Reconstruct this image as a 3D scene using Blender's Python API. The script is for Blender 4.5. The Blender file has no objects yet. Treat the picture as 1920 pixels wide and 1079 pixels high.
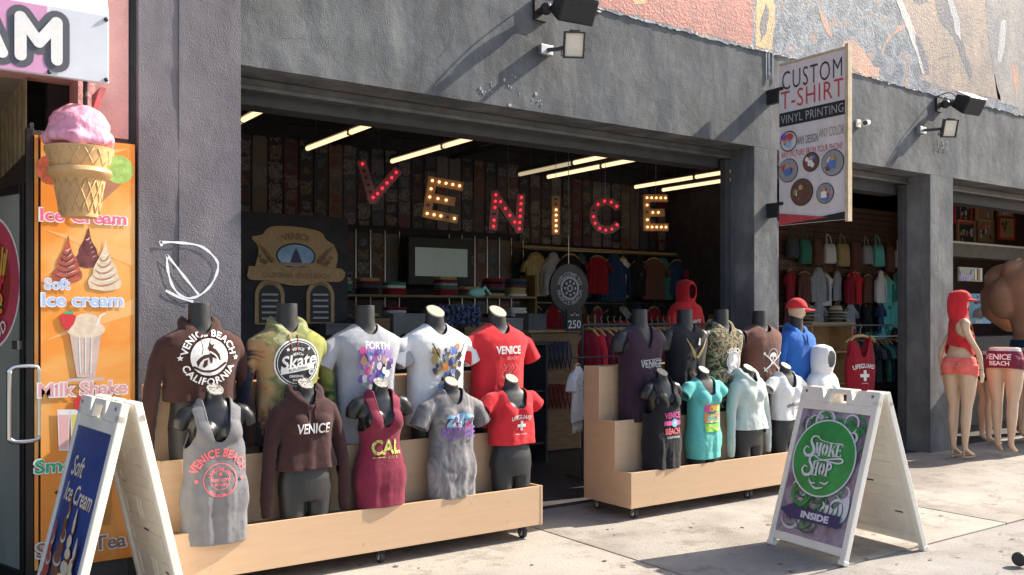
import bpy, bmesh, math, random
from mathutils import Vector, Matrix, noise
from mathutils.bvhtree import BVHTree
random.seed(7)
S = bpy.context.scene
COL = S.collection
PI = math.pi
R = math.radians

# ---------------------------------------------------------------- camera, sky, sun, exposure
F = 1718.0; FX, FY = .5764, .8171      # focal length (px of a 1920 px frame), viewing direction; X runs along the facade, Y into the shop
CAMZ = 1.6
cam = bpy.data.objects.new('camera', bpy.data.cameras.new('camera')); COL.objects.link(cam)
cam.location = (0, 0, CAMZ); cam.rotation_euler = (R(90), 0, -math.atan2(FX, FY))
cam.data.sensor_width = 36; cam.data.lens = 36 * F / 1920; cam.data.shift_y = 50.5 / 1920
cam.data.clip_end = 400
S.camera = cam
SUN = Vector((-1.32, .225, -1)).normalized()        # the way the sunlight travels
w = bpy.data.worlds.new('World'); S.world = w; w.use_nodes = True
nt = w.node_tree
sky = nt.nodes.new('ShaderNodeTexSky'); sky.sky_type = 'NISHITA'; sky.sun_disc = False
sky.sun_elevation = math.asin(-SUN.z); sky.sun_rotation = math.atan2(-SUN.x, -SUN.y)
sky.dust_density = 2.0
nt.nodes['Background'].inputs[1].default_value = .115
nt.links.new(sky.outputs[0], nt.nodes['Background'].inputs[0])
sl = bpy.data.lights.new('sun', 'SUN'); sl.energy = 5.0; sl.angle = R(.5); sl.color = (1, .90, .765)
so = bpy.data.objects.new('sun', sl); COL.objects.link(so); so.rotation_euler = SUN.to_track_quat('-Z', 'Y').to_euler()
S.view_settings.view_transform = 'Standard'; S.view_settings.look = 'None'
S.view_settings.gamma = 1; S.view_settings.use_curve_mapping = False
S.view_settings.exposure = 1.13

# ---------------------------------------------------------------- helpers
def P(px, py, Y):                                  # a point of the photograph on the vertical plane Y
    u = (px - 960) / F; d = FY - FX * u; t = Y / d
    return Vector((t * (FX + FY * u), Y, CAMZ + (590 - py) / F * t))
def PX(px, py, X):                                 # the same on a plane X (square to the facade)
    u = (px - 960) / F; d = FX + FY * u; t = X / d
    return Vector((X, t * (FY - FX * u), CAMZ + (590 - py) / F * t))
def tag(o, label=None, cat=None, group=None, kind=None):
    if label: o['label'] = label
    if cat: o['category'] = cat
    if group: o['group'] = group
    if kind: o['kind'] = kind
    return o
def thing(name, loc, label, cat, group=None, rz=0):
    o = bpy.data.objects.new(name, None); COL.objects.link(o)
    o.location = loc; o.rotation_euler = (0, 0, rz); o.empty_display_size = .1
    return tag(o, label, cat, group)
def link(name, me, parent=None):
    o = bpy.data.objects.new(name, me); COL.objects.link(o)
    if parent: o.parent = parent
    return o
def clone(o, parent=None):
    c = o.copy(); COL.objects.link(c)
    if parent: c.parent = parent
    for ch in [x for x in bpy.data.objects if x.parent == o]: clone(ch, c)
    return c

class MB:
    """collects shapes and links them as one mesh object"""
    def __init__(s): s.v = []; s.f = []; s.m = []; s.mats = []
    def mi(s, m):
        if m is None: return 0
        if m not in s.mats: s.mats.append(m)
        return s.mats.index(m)
    def add(s, vs, fs, m=None):
        b = len(s.v); k = s.mi(m); s.v += [tuple(x) for x in vs]
        for f in fs: s.f.append([b + i for i in f]); s.m.append(k)
        return s
    def box(s, a, b, m=None):
        return s.fbox(Vector((0, 0, 0)), Vector((1, 0, 0)), Vector((0, 1, 0)), Vector((0, 0, 1)), a[0], b[0], a[1], b[1], a[2], b[2], m)
    def fbox(s, O, U, V, N, u0, u1, v0, v1, n0, n1, m=None):
        vs = [O + U * u + V * v + N * n for n in (n0, n1) for v in (v0, v1) for u in (u0, u1)]
        fs = [(0, 2, 3, 1), (4, 5, 7, 6), (0, 1, 5, 4), (2, 6, 7, 3), (0, 4, 6, 2), (1, 3, 7, 5)]
        if U.cross(V).dot(N) * (u1 - u0) * (v1 - v0) * (n1 - n0) < 0: fs = [tuple(reversed(f)) for f in fs]
        return s.add(vs, fs, m)
    def tube(s, pts, rad, seg=12, m=None, cap=True, flat=1.0, closed=False):
        pts = [Vector(p) for p in pts]; n = len(pts)
        if not hasattr(rad, '__len__'): rad = [rad] * n
        t0 = (pts[1] - pts[0]).normalized(); ref = Vector((0, 0, 1)) if abs(t0.z) < .9 else Vector((0, 1, 0))
        a = t0.cross(ref).normalized(); vs = []
        for i in range(n):
            if closed: t = (pts[(i + 1) % n] - pts[i - 1]).normalized()
            else: t = (pts[min(i + 1, n - 1)] - pts[max(i - 1, 0)]).normalized()
            a = (a - t * a.dot(t)).normalized(); b = t.cross(a)
            for k in range(seg):
                q = 2 * PI * k / seg; vs.append(pts[i] + (a * math.cos(q) + b * math.sin(q) * flat) * rad[i])
        fs = []
        for i in range(n if closed else n - 1):
            j = (i + 1) % n
            for k in range(seg):
                l = (k + 1) % seg; fs.append((i * seg + k, i * seg + l, j * seg + l, j * seg + k))
        if cap and not closed: fs += [tuple(range(seg - 1, -1, -1)), tuple((n - 1) * seg + k for k in range(seg))]
        return s.add(vs, fs, m)
    def lathe(s, prof, seg=24, c=(0, 0, 0), m=None, sy=1.0):
        vs = []; n = len(prof)
        for r, z in prof:
            for k in range(seg):
                q = 2 * PI * k / seg; vs.append((c[0] + r * math.cos(q), c[1] + r * math.sin(q) * sy, c[2] + z))
        fs = [(i * seg + k, i * seg + (k + 1) % seg, (i + 1) * seg + (k + 1) % seg, (i + 1) * seg + k) for i in range(n - 1) for k in range(seg)]
        fs += [tuple(range(seg - 1, -1, -1)), tuple((n - 1) * seg + k for k in range(seg))]
        return s.add(vs, fs, m)
    def ell(s, c, r, seg=20, m=None, rings=12):
        vs = []; 
        for i in range(1, rings):
            a = PI * i / rings
            for k in range(seg):
                q = 2 * PI * k / seg
                vs.append((c[0] + r[0] * math.sin(a) * math.cos(q), c[1] + r[1] * math.sin(a) * math.sin(q), c[2] - r[2] * math.cos(a)))
        fs = [(i * seg + k, i * seg + (k + 1) % seg, (i + 1) * seg + (k + 1) % seg, (i + 1) * seg + k) for i in range(rings - 2) for k in range(seg)]
        b = len(vs); vs += [(c[0], c[1], c[2] - r[2]), (c[0], c[1], c[2] + r[2])]
        fs += [(b, (k + 1) % seg, k) for k in range(seg)]
        t = (rings - 2) * seg; fs += [(b + 1, t + k, t + (k + 1) % seg) for k in range(seg)]
        return s.add(vs, fs, m)
    def loft(s, rings, seg=32, m=None):             # rings: z, half width, half depth, y centre [, power]
        vs = []
        for r in rings:
            z, a, b, cy = r[:4]; p = r[4] if len(r) > 4 else 2.2
            for k in range(seg):
                q = 2 * PI * k / seg; cx_, sy_ = math.cos(q), math.sin(q)
                vs.append((a * math.copysign(abs(cx_) ** (2 / p), cx_), cy + b * math.copysign(abs(sy_) ** (2 / p), sy_), z))
        n = len(rings)
        fs = [(i * seg + k, i * seg + (k + 1) % seg, (i + 1) * seg + (k + 1) % seg, (i + 1) * seg + k) for i in range(n - 1) for k in range(seg)]
        fs += [tuple(range(seg - 1, -1, -1)), tuple((n - 1) * seg + k for k in range(seg))]
        return s.add(vs, fs, m)
    def prism(s, pts, O, U, V, N, n0, n1, m=None):  # an outline in U,V given thickness along N
        n = len(pts)
        vs = [O + U * p[0] + V * p[1] + N * n0 for p in pts] + [O + U * p[0] + V * p[1] + N * n1 for p in pts]
        fs = [tuple(range(n - 1, -1, -1)), tuple(range(n, 2 * n))] + [(i, (i + 1) % n, n + (i + 1) % n, n + i) for i in range(n)]
        return s.add(vs, fs, m)
    def mesh(s, name, mats=None, smooth=False, origin=None):
        me = bpy.data.meshes.new(name)
        v = s.v if origin is None else [(p[0] - origin[0], p[1] - origin[1], p[2] - origin[2]) for p in s.v]
        me.from_pydata(v, [], s.f)
        for m in (mats or s.mats): me.materials.append(m)
        if s.mats: me.polygons.foreach_set('material_index', s.m)
        if smooth: me.polygons.foreach_set('use_smooth', [True] * len(me.polygons))
        me.update(); return me
    def build(s, name, mat=None, parent=None, smooth=False, bevel=0, world=True, auto=False):
        """geometry given in world space; the parent stands unrotated at its location"""
        org = parent
        loc = Vector((0, 0, 0))
        while org is not None: loc = loc + org.location; org = org.parent
        me = s.mesh(name, [mat] if mat else None, smooth or auto, loc if (parent and world) else None)
        if auto:
            me.set_sharp_from_angle(angle=R(35))
        o = link(name, me, parent)
        if bevel:
            b = o.modifiers.new('bevel', 'BEVEL'); b.width = bevel; b.segments = 2; b.limit_method = 'ANGLE'
        return o

# ---------------------------------------------------------------- materials
def mat(name, color=(.5, .5, .5), rough=.7, metal=0, var=0, vscale=6, bump=0, bscale=80, emit=None, estr=0, coat=0, spec=None, c2=None, fine=0, fscale=300, alpha=None, trans=0, stretch=None, coord='Object'):
    m = bpy.data.materials.new(name); m.use_nodes = True; n = m.node_tree.nodes; l = m.node_tree.links; b = n['Principled BSDF']
    b.inputs['Base Color'].default_value = (*color, 1); b.inputs['Roughness'].default_value = rough; b.inputs['Metallic'].default_value = metal
    if spec is not None: b.inputs['Specular IOR Level'].default_value = spec
    if coat: b.inputs['Coat Weight'].default_value = coat; b.inputs['Coat Roughness'].default_value = .1
    if trans: b.inputs['Transmission Weight'].default_value = trans
    if emit: b.inputs['Emission Color'].default_value = (*emit, 1); b.inputs['Emission Strength'].default_value = estr
    tc = n.new('ShaderNodeTexCoord'); src = tc.outputs[coord]
    if stretch:
        mp = n.new('ShaderNodeMapping'); mp.inputs['Scale'].default_value = stretch; l.new(src, mp.inputs[0]); src = mp.outputs[0]
    if var or c2:
        t = n.new('ShaderNodeTexNoise'); t.inputs['Scale'].default_value = vscale; t.inputs['Detail'].default_value = 6; t.inputs['Roughness'].default_value = .65; l.new(src, t.inputs['Vector'])
        r = n.new('ShaderNodeValToRGB'); r.color_ramp.elements[0].position = .32; r.color_ramp.elements[1].position = .68
        ca = tuple(max(0, x * (1 - var)) for x in color); cb = c2 if c2 else tuple(min(1, x * (1 + var)) for x in color)
        r.color_ramp.elements[0].color = (*ca, 1); r.color_ramp.elements[1].color = (*cb, 1)
        l.new(t.outputs[0], r.inputs[0]); l.new(r.outputs[0], b.inputs['Base Color'])
        q = n.new('ShaderNodeMapRange'); q.inputs[3].default_value = max(.05, rough - .12); q.inputs[4].default_value = min(1, rough + .12)
        l.new(t.outputs[0], q.inputs[0]); l.new(q.outputs[0], b.inputs['Roughness'])
    if bump:
        t = n.new('ShaderNodeTexNoise'); t.inputs['Scale'].default_value = bscale; t.inputs['Detail'].default_value = 5; l.new(src, t.inputs['Vector'])
        bp = n.new('ShaderNodeBump'); bp.inputs['Strength'].default_value = bump; bp.inputs['Distance'].default_value = .02
        l.new(t.outputs[0], bp.inputs['Height']); l.new(bp.outputs[0], b.inputs['Normal'])
        if fine:
            t2 = n.new('ShaderNodeTexNoise'); t2.inputs['Scale'].default_value = fscale; l.new(src, t2.inputs['Vector'])
            b2 = n.new('ShaderNodeBump'); b2.inputs['Strength'].default_value = fine; b2.inputs['Distance'].default_value = .005
            l.new(t2.outputs[0], b2.inputs['Height']); l.new(bp.outputs[0], b2.inputs['Normal']); l.new(b2.outputs[0], b.inputs['Normal'])
    return m
def ramp(m, stops, tex='NOISE', scale=5, detail=5, stretch=None, distort=0, interp='LINEAR', dist_amt=0, coord='Object', voff=None):
    """colour bands over a texture"""
    n = m.node_tree.nodes; l = m.node_tree.links; b = n['Principled BSDF']
    tc = n.new('ShaderNodeTexCoord'); mp = n.new('ShaderNodeMapping'); l.new(tc.outputs[coord], mp.inputs[0])
    if stretch: mp.inputs['Scale'].default_value = stretch
    if voff: mp.inputs['Location'].default_value = voff
    src = mp.outputs[0]
    if dist_amt:
        dn = n.new('ShaderNodeTexNoise'); dn.inputs['Scale'].default_value = scale * .7; dn.inputs['Detail'].default_value = 3; l.new(src, dn.inputs['Vector'])
        mx = n.new('ShaderNodeMixRGB'); mx.blend_type = 'ADD'; mx.inputs[0].default_value = dist_amt; l.new(src, mx.inputs[1]); l.new(dn.outputs[1], mx.inputs[2]); src = mx.outputs[0]
    if tex == 'NOISE':
        t = n.new('ShaderNodeTexNoise'); t.inputs['Scale'].default_value = scale; t.inputs['Detail'].default_value = detail; t.inputs['Distortion'].default_value = distort; out = t.outputs[0]
    elif tex == 'VORONOI':
        t = n.new('ShaderNodeTexVoronoi'); t.inputs['Scale'].default_value = scale; out = t.outputs[0]
    elif tex == 'VCOL':
        t = n.new('ShaderNodeTexVoronoi'); t.inputs['Scale'].default_value = scale
        sp = n.new('ShaderNodeSeparateColor'); l.new(t.outputs['Color'], sp.inputs[0]); out = sp.outputs[0]
    elif tex == 'WAVE':
        t = n.new('ShaderNodeTexWave'); t.inputs['Scale'].default_value = scale; t.inputs['Distortion'].default_value = distort; t.inputs['Detail'].default_value = detail; out = t.outputs[1]
    elif tex == 'RADIAL':
        t = n.new('ShaderNodeTexWave'); t.wave_type = 'RINGS'; t.rings_direction = 'SPHERICAL'; t.inputs['Scale'].default_value = scale; t.inputs['Distortion'].default_value = distort; t.inputs['Detail'].default_value = detail; out = t.outputs[1]
    l.new(src, t.inputs['Vector'])
    r = n.new('ShaderNodeValToRGB'); r.color_ramp.interpolation = interp
    while len(r.color_ramp.elements) < len(stops): r.color_ramp.elements.new(.5)
    for e, (p, c) in zip(r.color_ramp.elements, stops): e.position = p; e.color = (*c, 1)
    l.new(out, r.inputs[0]); l.new(r.outputs[0], b.inputs['Base Color'])
    return m
def cloth(name, c, var=.14, rough=.92, shine=.2):
    m = mat(name, c, rough, var=var, vscale=9, bump=.34, bscale=17, fine=.4, fscale=800, spec=shine)
    m.node_tree.nodes['Principled BSDF'].inputs['Sheen Weight'].default_value = .12
    return m
def ink(name, c, rough=.6): return mat(name, c, rough, var=.08, vscale=40)

M = {}
M['stucco'] = mat('grey_stucco', (.118, .126, .136), .9, vscale=2.0, bump=.26, bscale=13, fine=.8, fscale=120, var=.36)
def streaks(m, lo, hi, sc=(1.2, 1.2, .35), amt=.8):
    n = m.node_tree.nodes; l = m.node_tree.links; b = n['Principled BSDF']; src = b.inputs['Base Color'].links[0].from_socket
    tc = n.new('ShaderNodeTexCoord'); mp = n.new('ShaderNodeMapping'); mp.inputs['Scale'].default_value = sc; l.new(tc.outputs['Object'], mp.inputs[0])
    t = n.new('ShaderNodeTexNoise'); t.inputs['Scale'].default_value = 2.2; t.inputs['Detail'].default_value = 9; t.inputs['Roughness'].default_value = .7; t.inputs['Distortion'].default_value = .6; l.new(mp.outputs[0], t.inputs[0])
    r = n.new('ShaderNodeValToRGB'); r.color_ramp.elements[0].position = .40; r.color_ramp.elements[0].color = (*lo, 1); r.color_ramp.elements[1].position = .62; r.color_ramp.elements[1].color = (*hi, 1); l.new(t.outputs[0], r.inputs[0])
    x = n.new('ShaderNodeMixRGB'); x.blend_type = 'MULTIPLY'; x.inputs[0].default_value = amt; l.new(src, x.inputs[1]); l.new(r.outputs[0], x.inputs[2]); l.new(x.outputs[0], b.inputs['Base Color'])
streaks(M['stucco'], (.60, .63, .68), (1.38, 1.34, 1.22))
M['stucco2'] = mat('pale_grey_stucco', (.150, .147, .162), .9, vscale=1.2, bump=.22, bscale=13, fine=.8, fscale=120, var=.22)
streaks(M['stucco2'], (.82, .80, .86), (1.15, 1.1, 1.1))
M['trim'] = mat('dark_trim', (.05, .052, .055), .7, var=.3, bump=.2)
M['track'] = mat('door_track', (.12, .12, .12), .5, metal=.3, var=.3, bump=.1)
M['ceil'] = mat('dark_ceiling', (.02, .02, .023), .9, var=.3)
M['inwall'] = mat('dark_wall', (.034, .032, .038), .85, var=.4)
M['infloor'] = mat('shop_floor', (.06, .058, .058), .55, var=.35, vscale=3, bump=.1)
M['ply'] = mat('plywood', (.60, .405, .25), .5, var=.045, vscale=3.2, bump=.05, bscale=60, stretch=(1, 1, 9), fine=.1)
def scuffs(m, sc=(3, 3, 3), lo=(.55, .50, .45), thr=.36, amt=.8):
    n = m.node_tree.nodes; l = m.node_tree.links; b = n['Principled BSDF']; src = b.inputs['Base Color'].links[0].from_socket
    tc = n.new('ShaderNodeTexCoord'); mp = n.new('ShaderNodeMapping'); mp.inputs['Scale'].default_value = sc; l.new(tc.outputs['Object'], mp.inputs[0])
    t = n.new('ShaderNodeTexNoise'); t.inputs['Scale'].default_value = 2.6; t.inputs['Detail'].default_value = 12; t.inputs['Roughness'].default_value = .8; l.new(mp.outputs[0], t.inputs[0])
    r = n.new('ShaderNodeValToRGB'); r.color_ramp.elements[0].position = thr; r.color_ramp.elements[0].color = (*lo, 1); r.color_ramp.elements[1].position = thr + .07; r.color_ramp.elements[1].color = (1, 1, 1, 1); l.new(t.outputs[0], r.inputs[0])
    x = n.new('ShaderNodeMixRGB'); x.blend_type = 'MULTIPLY'; x.inputs[0].default_value = amt; l.new(src, x.inputs[1]); l.new(r.outputs[0], x.inputs[2]); l.new(x.outputs[0], b.inputs['Base Color'])
scuffs(M['ply'], (3, 3, 3), (.72, .66, .60), .33, .7)
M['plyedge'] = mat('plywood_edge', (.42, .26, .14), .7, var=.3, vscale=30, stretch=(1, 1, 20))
M['black'] = mat('black_mannequin', (.014, .0145, .016), .32, var=.2, vscale=20, spec=.5)
M['blackm'] = mat('matte_black_mannequin', (.02, .021, .023), .55, var=.2, vscale=20, bump=.05)
M['cap'] = ramp(mat('neck_cap', (.6, .52, .42), .6), [(0, (.36, .32, .25)), (1, (.46, .41, .33))], scale=20)
M['capg'] = ramp(mat('speckled_neck_cap', (.5, .5, .48), .5), [(0, (.05, .05, .05)), (.35, (.07, .07, .065)), (.5, (.33, .32, .29)), (1, (.36, .34, .30))], 'VORONOI', scale=75)
M['rubber'] = mat('dark_rubber', (.03, .03, .032), .6, var=.2)
M['steel'] = mat('steel', (.5, .5, .5), .35, metal=1, var=.15)
M['chrome'] = mat('polished_steel', (.75, .75, .75), .15, metal=1)
M['plastic'] = mat('white_plastic', (.78, .74, .66), .5, var=.07, vscale=5, bump=.04)
M['blackpl'] = mat('black_plastic', (.015, .015, .017), .5, var=.2, bump=.05)
scuffs(M['plastic'], (9, 9, 9), (.75, .70, .60), .34, .7)
M['glass'] = mat('lamp_glass', (.8, .78, .7), .12, coat=.5)
M['wood'] = mat('brown_wood', (.22, .13, .06), .6, var=.3, vscale=8, stretch=(1, 1, 8), bump=.1)
M['lwood'] = mat('light_wood', (.42, .27, .12), .6, var=.25, vscale=8, stretch=(8, 1, 1), bump=.1)
M['skin'] = mat('mannequin_skin', (.62, .43, .29), .42, var=.05)
M['tan'] = mat('tanned_statue_skin', (.58, .32, .20), .38, var=.18, vscale=4)
M['tube'] = mat('lit_tube', (.9, .8, .6), .4, emit=(1, .70, .40), estr=.72)
M['tubeoff'] = mat('dim_tube', (.5, .42, .3), .4, emit=(1, .8, .5), estr=.25)
M['fixture'] = mat('fixture_metal', (.1, .1, .1), .5, metal=.4)
M['bulbr'] = mat('red_bulb', (.8, .02, .03), .3, emit=(1, .02, .04), estr=1.3)
M['bulba'] = mat('amber_bulb', (.9, .6, .2), .3, emit=(1, .5, .2), estr=1.7)
M['white'] = ink('white_ink', (.78, .77, .75)); M['inkb'] = ink('black_ink', (.02, .02, .022)); M['red'] = ink('red_ink', (.6, .03, .04))
M['pinkink'] = ink('coral_ink', (.75, .14, .16)); M['purple'] = ink('purple_ink', (.20, .08, .42)); M['yellow'] = ink('yellow_ink', (.62, .55, .12))
M['greyink'] = ink('grey_ink', (.4, .41, .43)); M['blueink'] = ink('blue_ink', (.08, .18, .5)); M['gold'] = ink('gold_ink', (.33, .25, .09))
M['magenta'] = ink('magenta_ink', (.66, .07, .30)); M['orange'] = ink('orange_ink', (.8, .24, .04)); M['lime'] = ink('lime_ink', (.25, .65, .08))
M['cyan'] = ink('light_blue_ink', (.25, .5, .7)); M['green'] = ink('green_ink', (.05, .33, .10)); M['navy'] = ink('navy_ink', (.045, .035, .12))

# ---------------------------------------------------------------- flat shapes (print, lettering)
_tc = {}
def T(s, size=.1, bold=0., shear=0., sx=1., at=(0, 0), rot=0., res=3, gap=1.0):
    key = (s, bold, shear, res, gap)
    if key not in _tc:
        c = bpy.data.curves.new('text', 'FONT'); c.body = s; c.size = 1; c.offset = bold; c.shear = shear; c.resolution_u = res
        c.align_x = 'CENTER'; c.fill_mode = 'FRONT'; c.space_character = gap
        o = bpy.data.objects.new('text', c)
        me = bpy.data.meshes.new_from_object(o)
        V = [(v.co.x, v.co.y) for v in me.vertices]; Fc = [tuple(p.vertices) for p in me.polygons]
        bpy.data.objects.remove(o); bpy.data.curves.remove(c); bpy.data.meshes.remove(me)
        _tc[key] = (V, Fc)
    V, Fc = _tc[key]
    k = size; ca, sa = math.cos(rot), math.sin(rot)
    out = []
    for x, y in V:
        x, y = x * k * sx, (y - .35) * k
        out.append((x * ca - y * sa + at[0], x * sa + y * ca + at[1]))
    return out, Fc
def bend(sh, Rr, lower=False, at=(0, 0)):
    V, Fc = sh; o = []
    for x, y in V:
        if lower: a = -PI / 2 + x / Rr; r = Rr - y
        else: a = PI / 2 - x / Rr; r = Rr + y
        o.append((r * math.cos(a) + at[0], r * math.sin(a) + at[1]))
    return o, Fc
def disc(r, at=(0, 0), n=28, ry=None):
    ry = ry or r
    return [(at[0] + r * math.cos(2 * PI * k / n), at[1] + ry * math.sin(2 * PI * k / n)) for k in range(n)], [tuple(range(n))]
def ring(r0, r1, at=(0, 0), n=36, a0=0, a1=2 * PI):
    full = abs(a1 - a0 - 2 * PI) < 1e-6; k = n if full else n + 1
    V = []
    for i in range(k):
        a = a0 + (a1 - a0) * i / n
        V += [(at[0] + r0 * math.cos(a), at[1] + r0 * math.sin(a)), (at[0] + r1 * math.cos(a), at[1] + r1 * math.sin(a))]
    Fc = [(2 * i, 2 * i + 1, 2 * ((i + 1) % k) + 1, 2 * ((i + 1) % k)) for i in range(n)]
    return V, Fc
def rect(w_, h, at=(0, 0)):
    return [(at[0] - w_ / 2, at[1] - h / 2), (at[0] + w_ / 2, at[1] - h / 2), (at[0] + w_ / 2, at[1] + h / 2), (at[0] - w_ / 2, at[1] + h / 2)], [(0, 1, 2, 3)]
def poly(pts, sc=1, at=(0, 0)): return [(x * sc + at[0], y * sc + at[1]) for x, y in pts], [tuple(range(len(pts)))]
def star(r, at=(0, 0), n=5):
    return poly([(r * (1 if k % 2 == 0 else .42) * math.sin(PI * k / n), r * (1 if k % 2 == 0 else .42) * math.cos(PI * k / n)) for k in range(2 * n)], 1, at)
def stroke(pts, wd, at=(0, 0)):                    # a ribbon along a line; wd a width or one per point
    n = len(pts); V = []
    if not hasattr(wd, '__len__'): wd = [wd] * n
    for i in range(n):
        a = Vector(pts[max(i - 1, 0)]); b = Vector(pts[min(i + 1, n - 1)]); t = b - a
        t = t.normalized() if t.length > 1e-9 else Vector((1, 0)); q = Vector((-t.y, t.x)) * wd[i] / 2; p = Vector(pts[i])
        V += [(p.x - q.x + at[0], p.y - q.y + at[1]), (p.x + q.x + at[0], p.y + q.y + at[1])]
    return V, [(2 * i, 2 * i + 2, 2 * i + 3, 2 * i + 1) for i in range(n - 1)]
def curve(pts, n=8):                               # smooth line through points
    p = [Vector(q) for q in pts]; p = [p[0] * 2 - p[1]] + p + [p[-1] * 2 - p[-2]]; o = []
    for i in range(1, len(p) - 2):
        for k in range(n):
            t = k / n; a, b, c, d = p[i - 1:i + 3]
            o.append(.5 * ((2 * b) + (c - a) * t + (2 * a - 5 * b + 4 * c - d) * t * t + (3 * b - a - 3 * c + d) * t ** 3))
    o.append(p[-2]); return [tuple(q) for q in o]
def blob(r, at, rng, n=11, sq=1.0):
    return [(at[0] + r * (.65 + .5 * rng.random()) * math.cos(2 * PI * k / n), at[1] + sq * r * (.65 + .5 * rng.random()) * math.sin(2 * PI * k / n)) for k in range(n)], [tuple(range(n))]
def shift(sh, dx, dy, sc=1): return [(x * sc + dx, y * sc + dy) for x, y in sh[0]], sh[1]

def flat(name, layers, O, U, V, N, parent=None, off=.003, step=.0012, thick=0):
    """layers [(shape, material)...] printed on the plane through O; each layer a hair above the last"""
    b = MB(); O, U, V, N = Vector(O), Vector(U), Vector(V), Vector(N)
    flip = U.cross(V).dot(N) < 0
    for i, (sh, m) in enumerate(layers):
        d = off + step * i
        fs = [tuple(reversed(f)) for f in sh[1]] if flip else sh[1]
        b.add([O + U * x + V * y + N * d for x, y in sh[0]], fs, m)
    return b.build(name, None, parent)
XU, ZU, NY = Vector((1, 0, 0)), Vector((0, 0, 1)), Vector((0, -1, 0))
# ---------------------------------------------------------------- bodies and clothes
def sm(a, b, x): t = min(1, max(0, (x - a) / (b - a))); return t * t * (3 - 2 * t)
def remesh(mb, voxel=.009, smooth=5, fac=.5):
    """melts overlapping shapes into one continuous skin"""
    me = mb.mesh('skin'); o = bpy.data.objects.new('skin', me); COL.objects.link(o)
    r = o.modifiers.new('r', 'REMESH'); r.mode = 'VOXEL'; r.voxel_size = voxel
    s_ = o.modifiers.new('s', 'SMOOTH'); s_.iterations = smooth; s_.factor = fac
    dg = bpy.context.evaluated_depsgraph_get(); dg.update()
    out = bpy.data.meshes.new_from_object(o.evaluated_get(dg))
    bpy.data.objects.remove(o); bpy.data.meshes.remove(me)
    out.materials.clear()
    return out
def clip(V, Fs, g):
    """keeps the part of a mesh where g >= 0, cutting faces along g = 0"""
    val = [g(v) for v in V]; keep = {}; nv = []; nf = []; cut = {}
    def vid(i):
        if i not in keep: keep[i] = len(nv); nv.append(V[i])
        return keep[i]
    def eid(i, j):
        k = (i, j) if i < j else (j, i)
        if k not in cut:
            t = val[k[0]] / (val[k[0]] - val[k[1]]); cut[k] = len(nv); nv.append(V[k[0]].lerp(V[k[1]], t))
        return cut[k]
    for f in Fs:
        s = [val[i] >= 0 for i in f]
        if all(s): nf.append([vid(i) for i in f]); continue
        if not any(s): continue
        o = []
        for a in range(len(f)):
            i, j = f[a], f[(a + 1) % len(f)]
            if s[a]: o.append(vid(i))
            if s[a] != s[(a + 1) % len(f)]: o.append(eid(i, j))
        if len(o) >= 3: nf.append(o)
    return nv, nf
def garment_mesh(mb, cuts, seed=0, fold=.007, voxel=.0085, zref=.5, smooth=5, hang=1.0, ky=16):
    me = remesh(mb, voxel, smooth)
    nrm = [v.normal.copy() for v in me.vertices]; V = []
    sv = Vector((seed * 3.7, seed * 1.3, 0))
    for v, n in zip(me.vertices, nrm):
        c = v.co
        low = .35 + hang * sm(zref + .15, zref - .45, c.z) * 1.6
        q = noise.noise(Vector((c.x * ky, c.y * ky * .7, c.z * 2.4)) + sv) * 1.0 + noise.noise(Vector((c.x * 26 + c.z * 18, c.y * 15, c.z * 22 - c.x * 16)) + sv) * .22 + noise.noise(Vector((c.x * 34, c.y * 22, c.z * 3.2)) + sv) * .40 * sm(zref, zref - .35, c.z)
        q2 = noise.noise(Vector((c.x * 5, c.y * 5, c.z * 7)) + sv) * .32
        V.append(c + n * (fold * (q * low + q2)))
    Fs = [tuple(p.vertices) for p in me.polygons]; bpy.data.meshes.remove(me)
    for g in cuts: V, Fs = clip(V, Fs, g)
    return V, Fs

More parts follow.
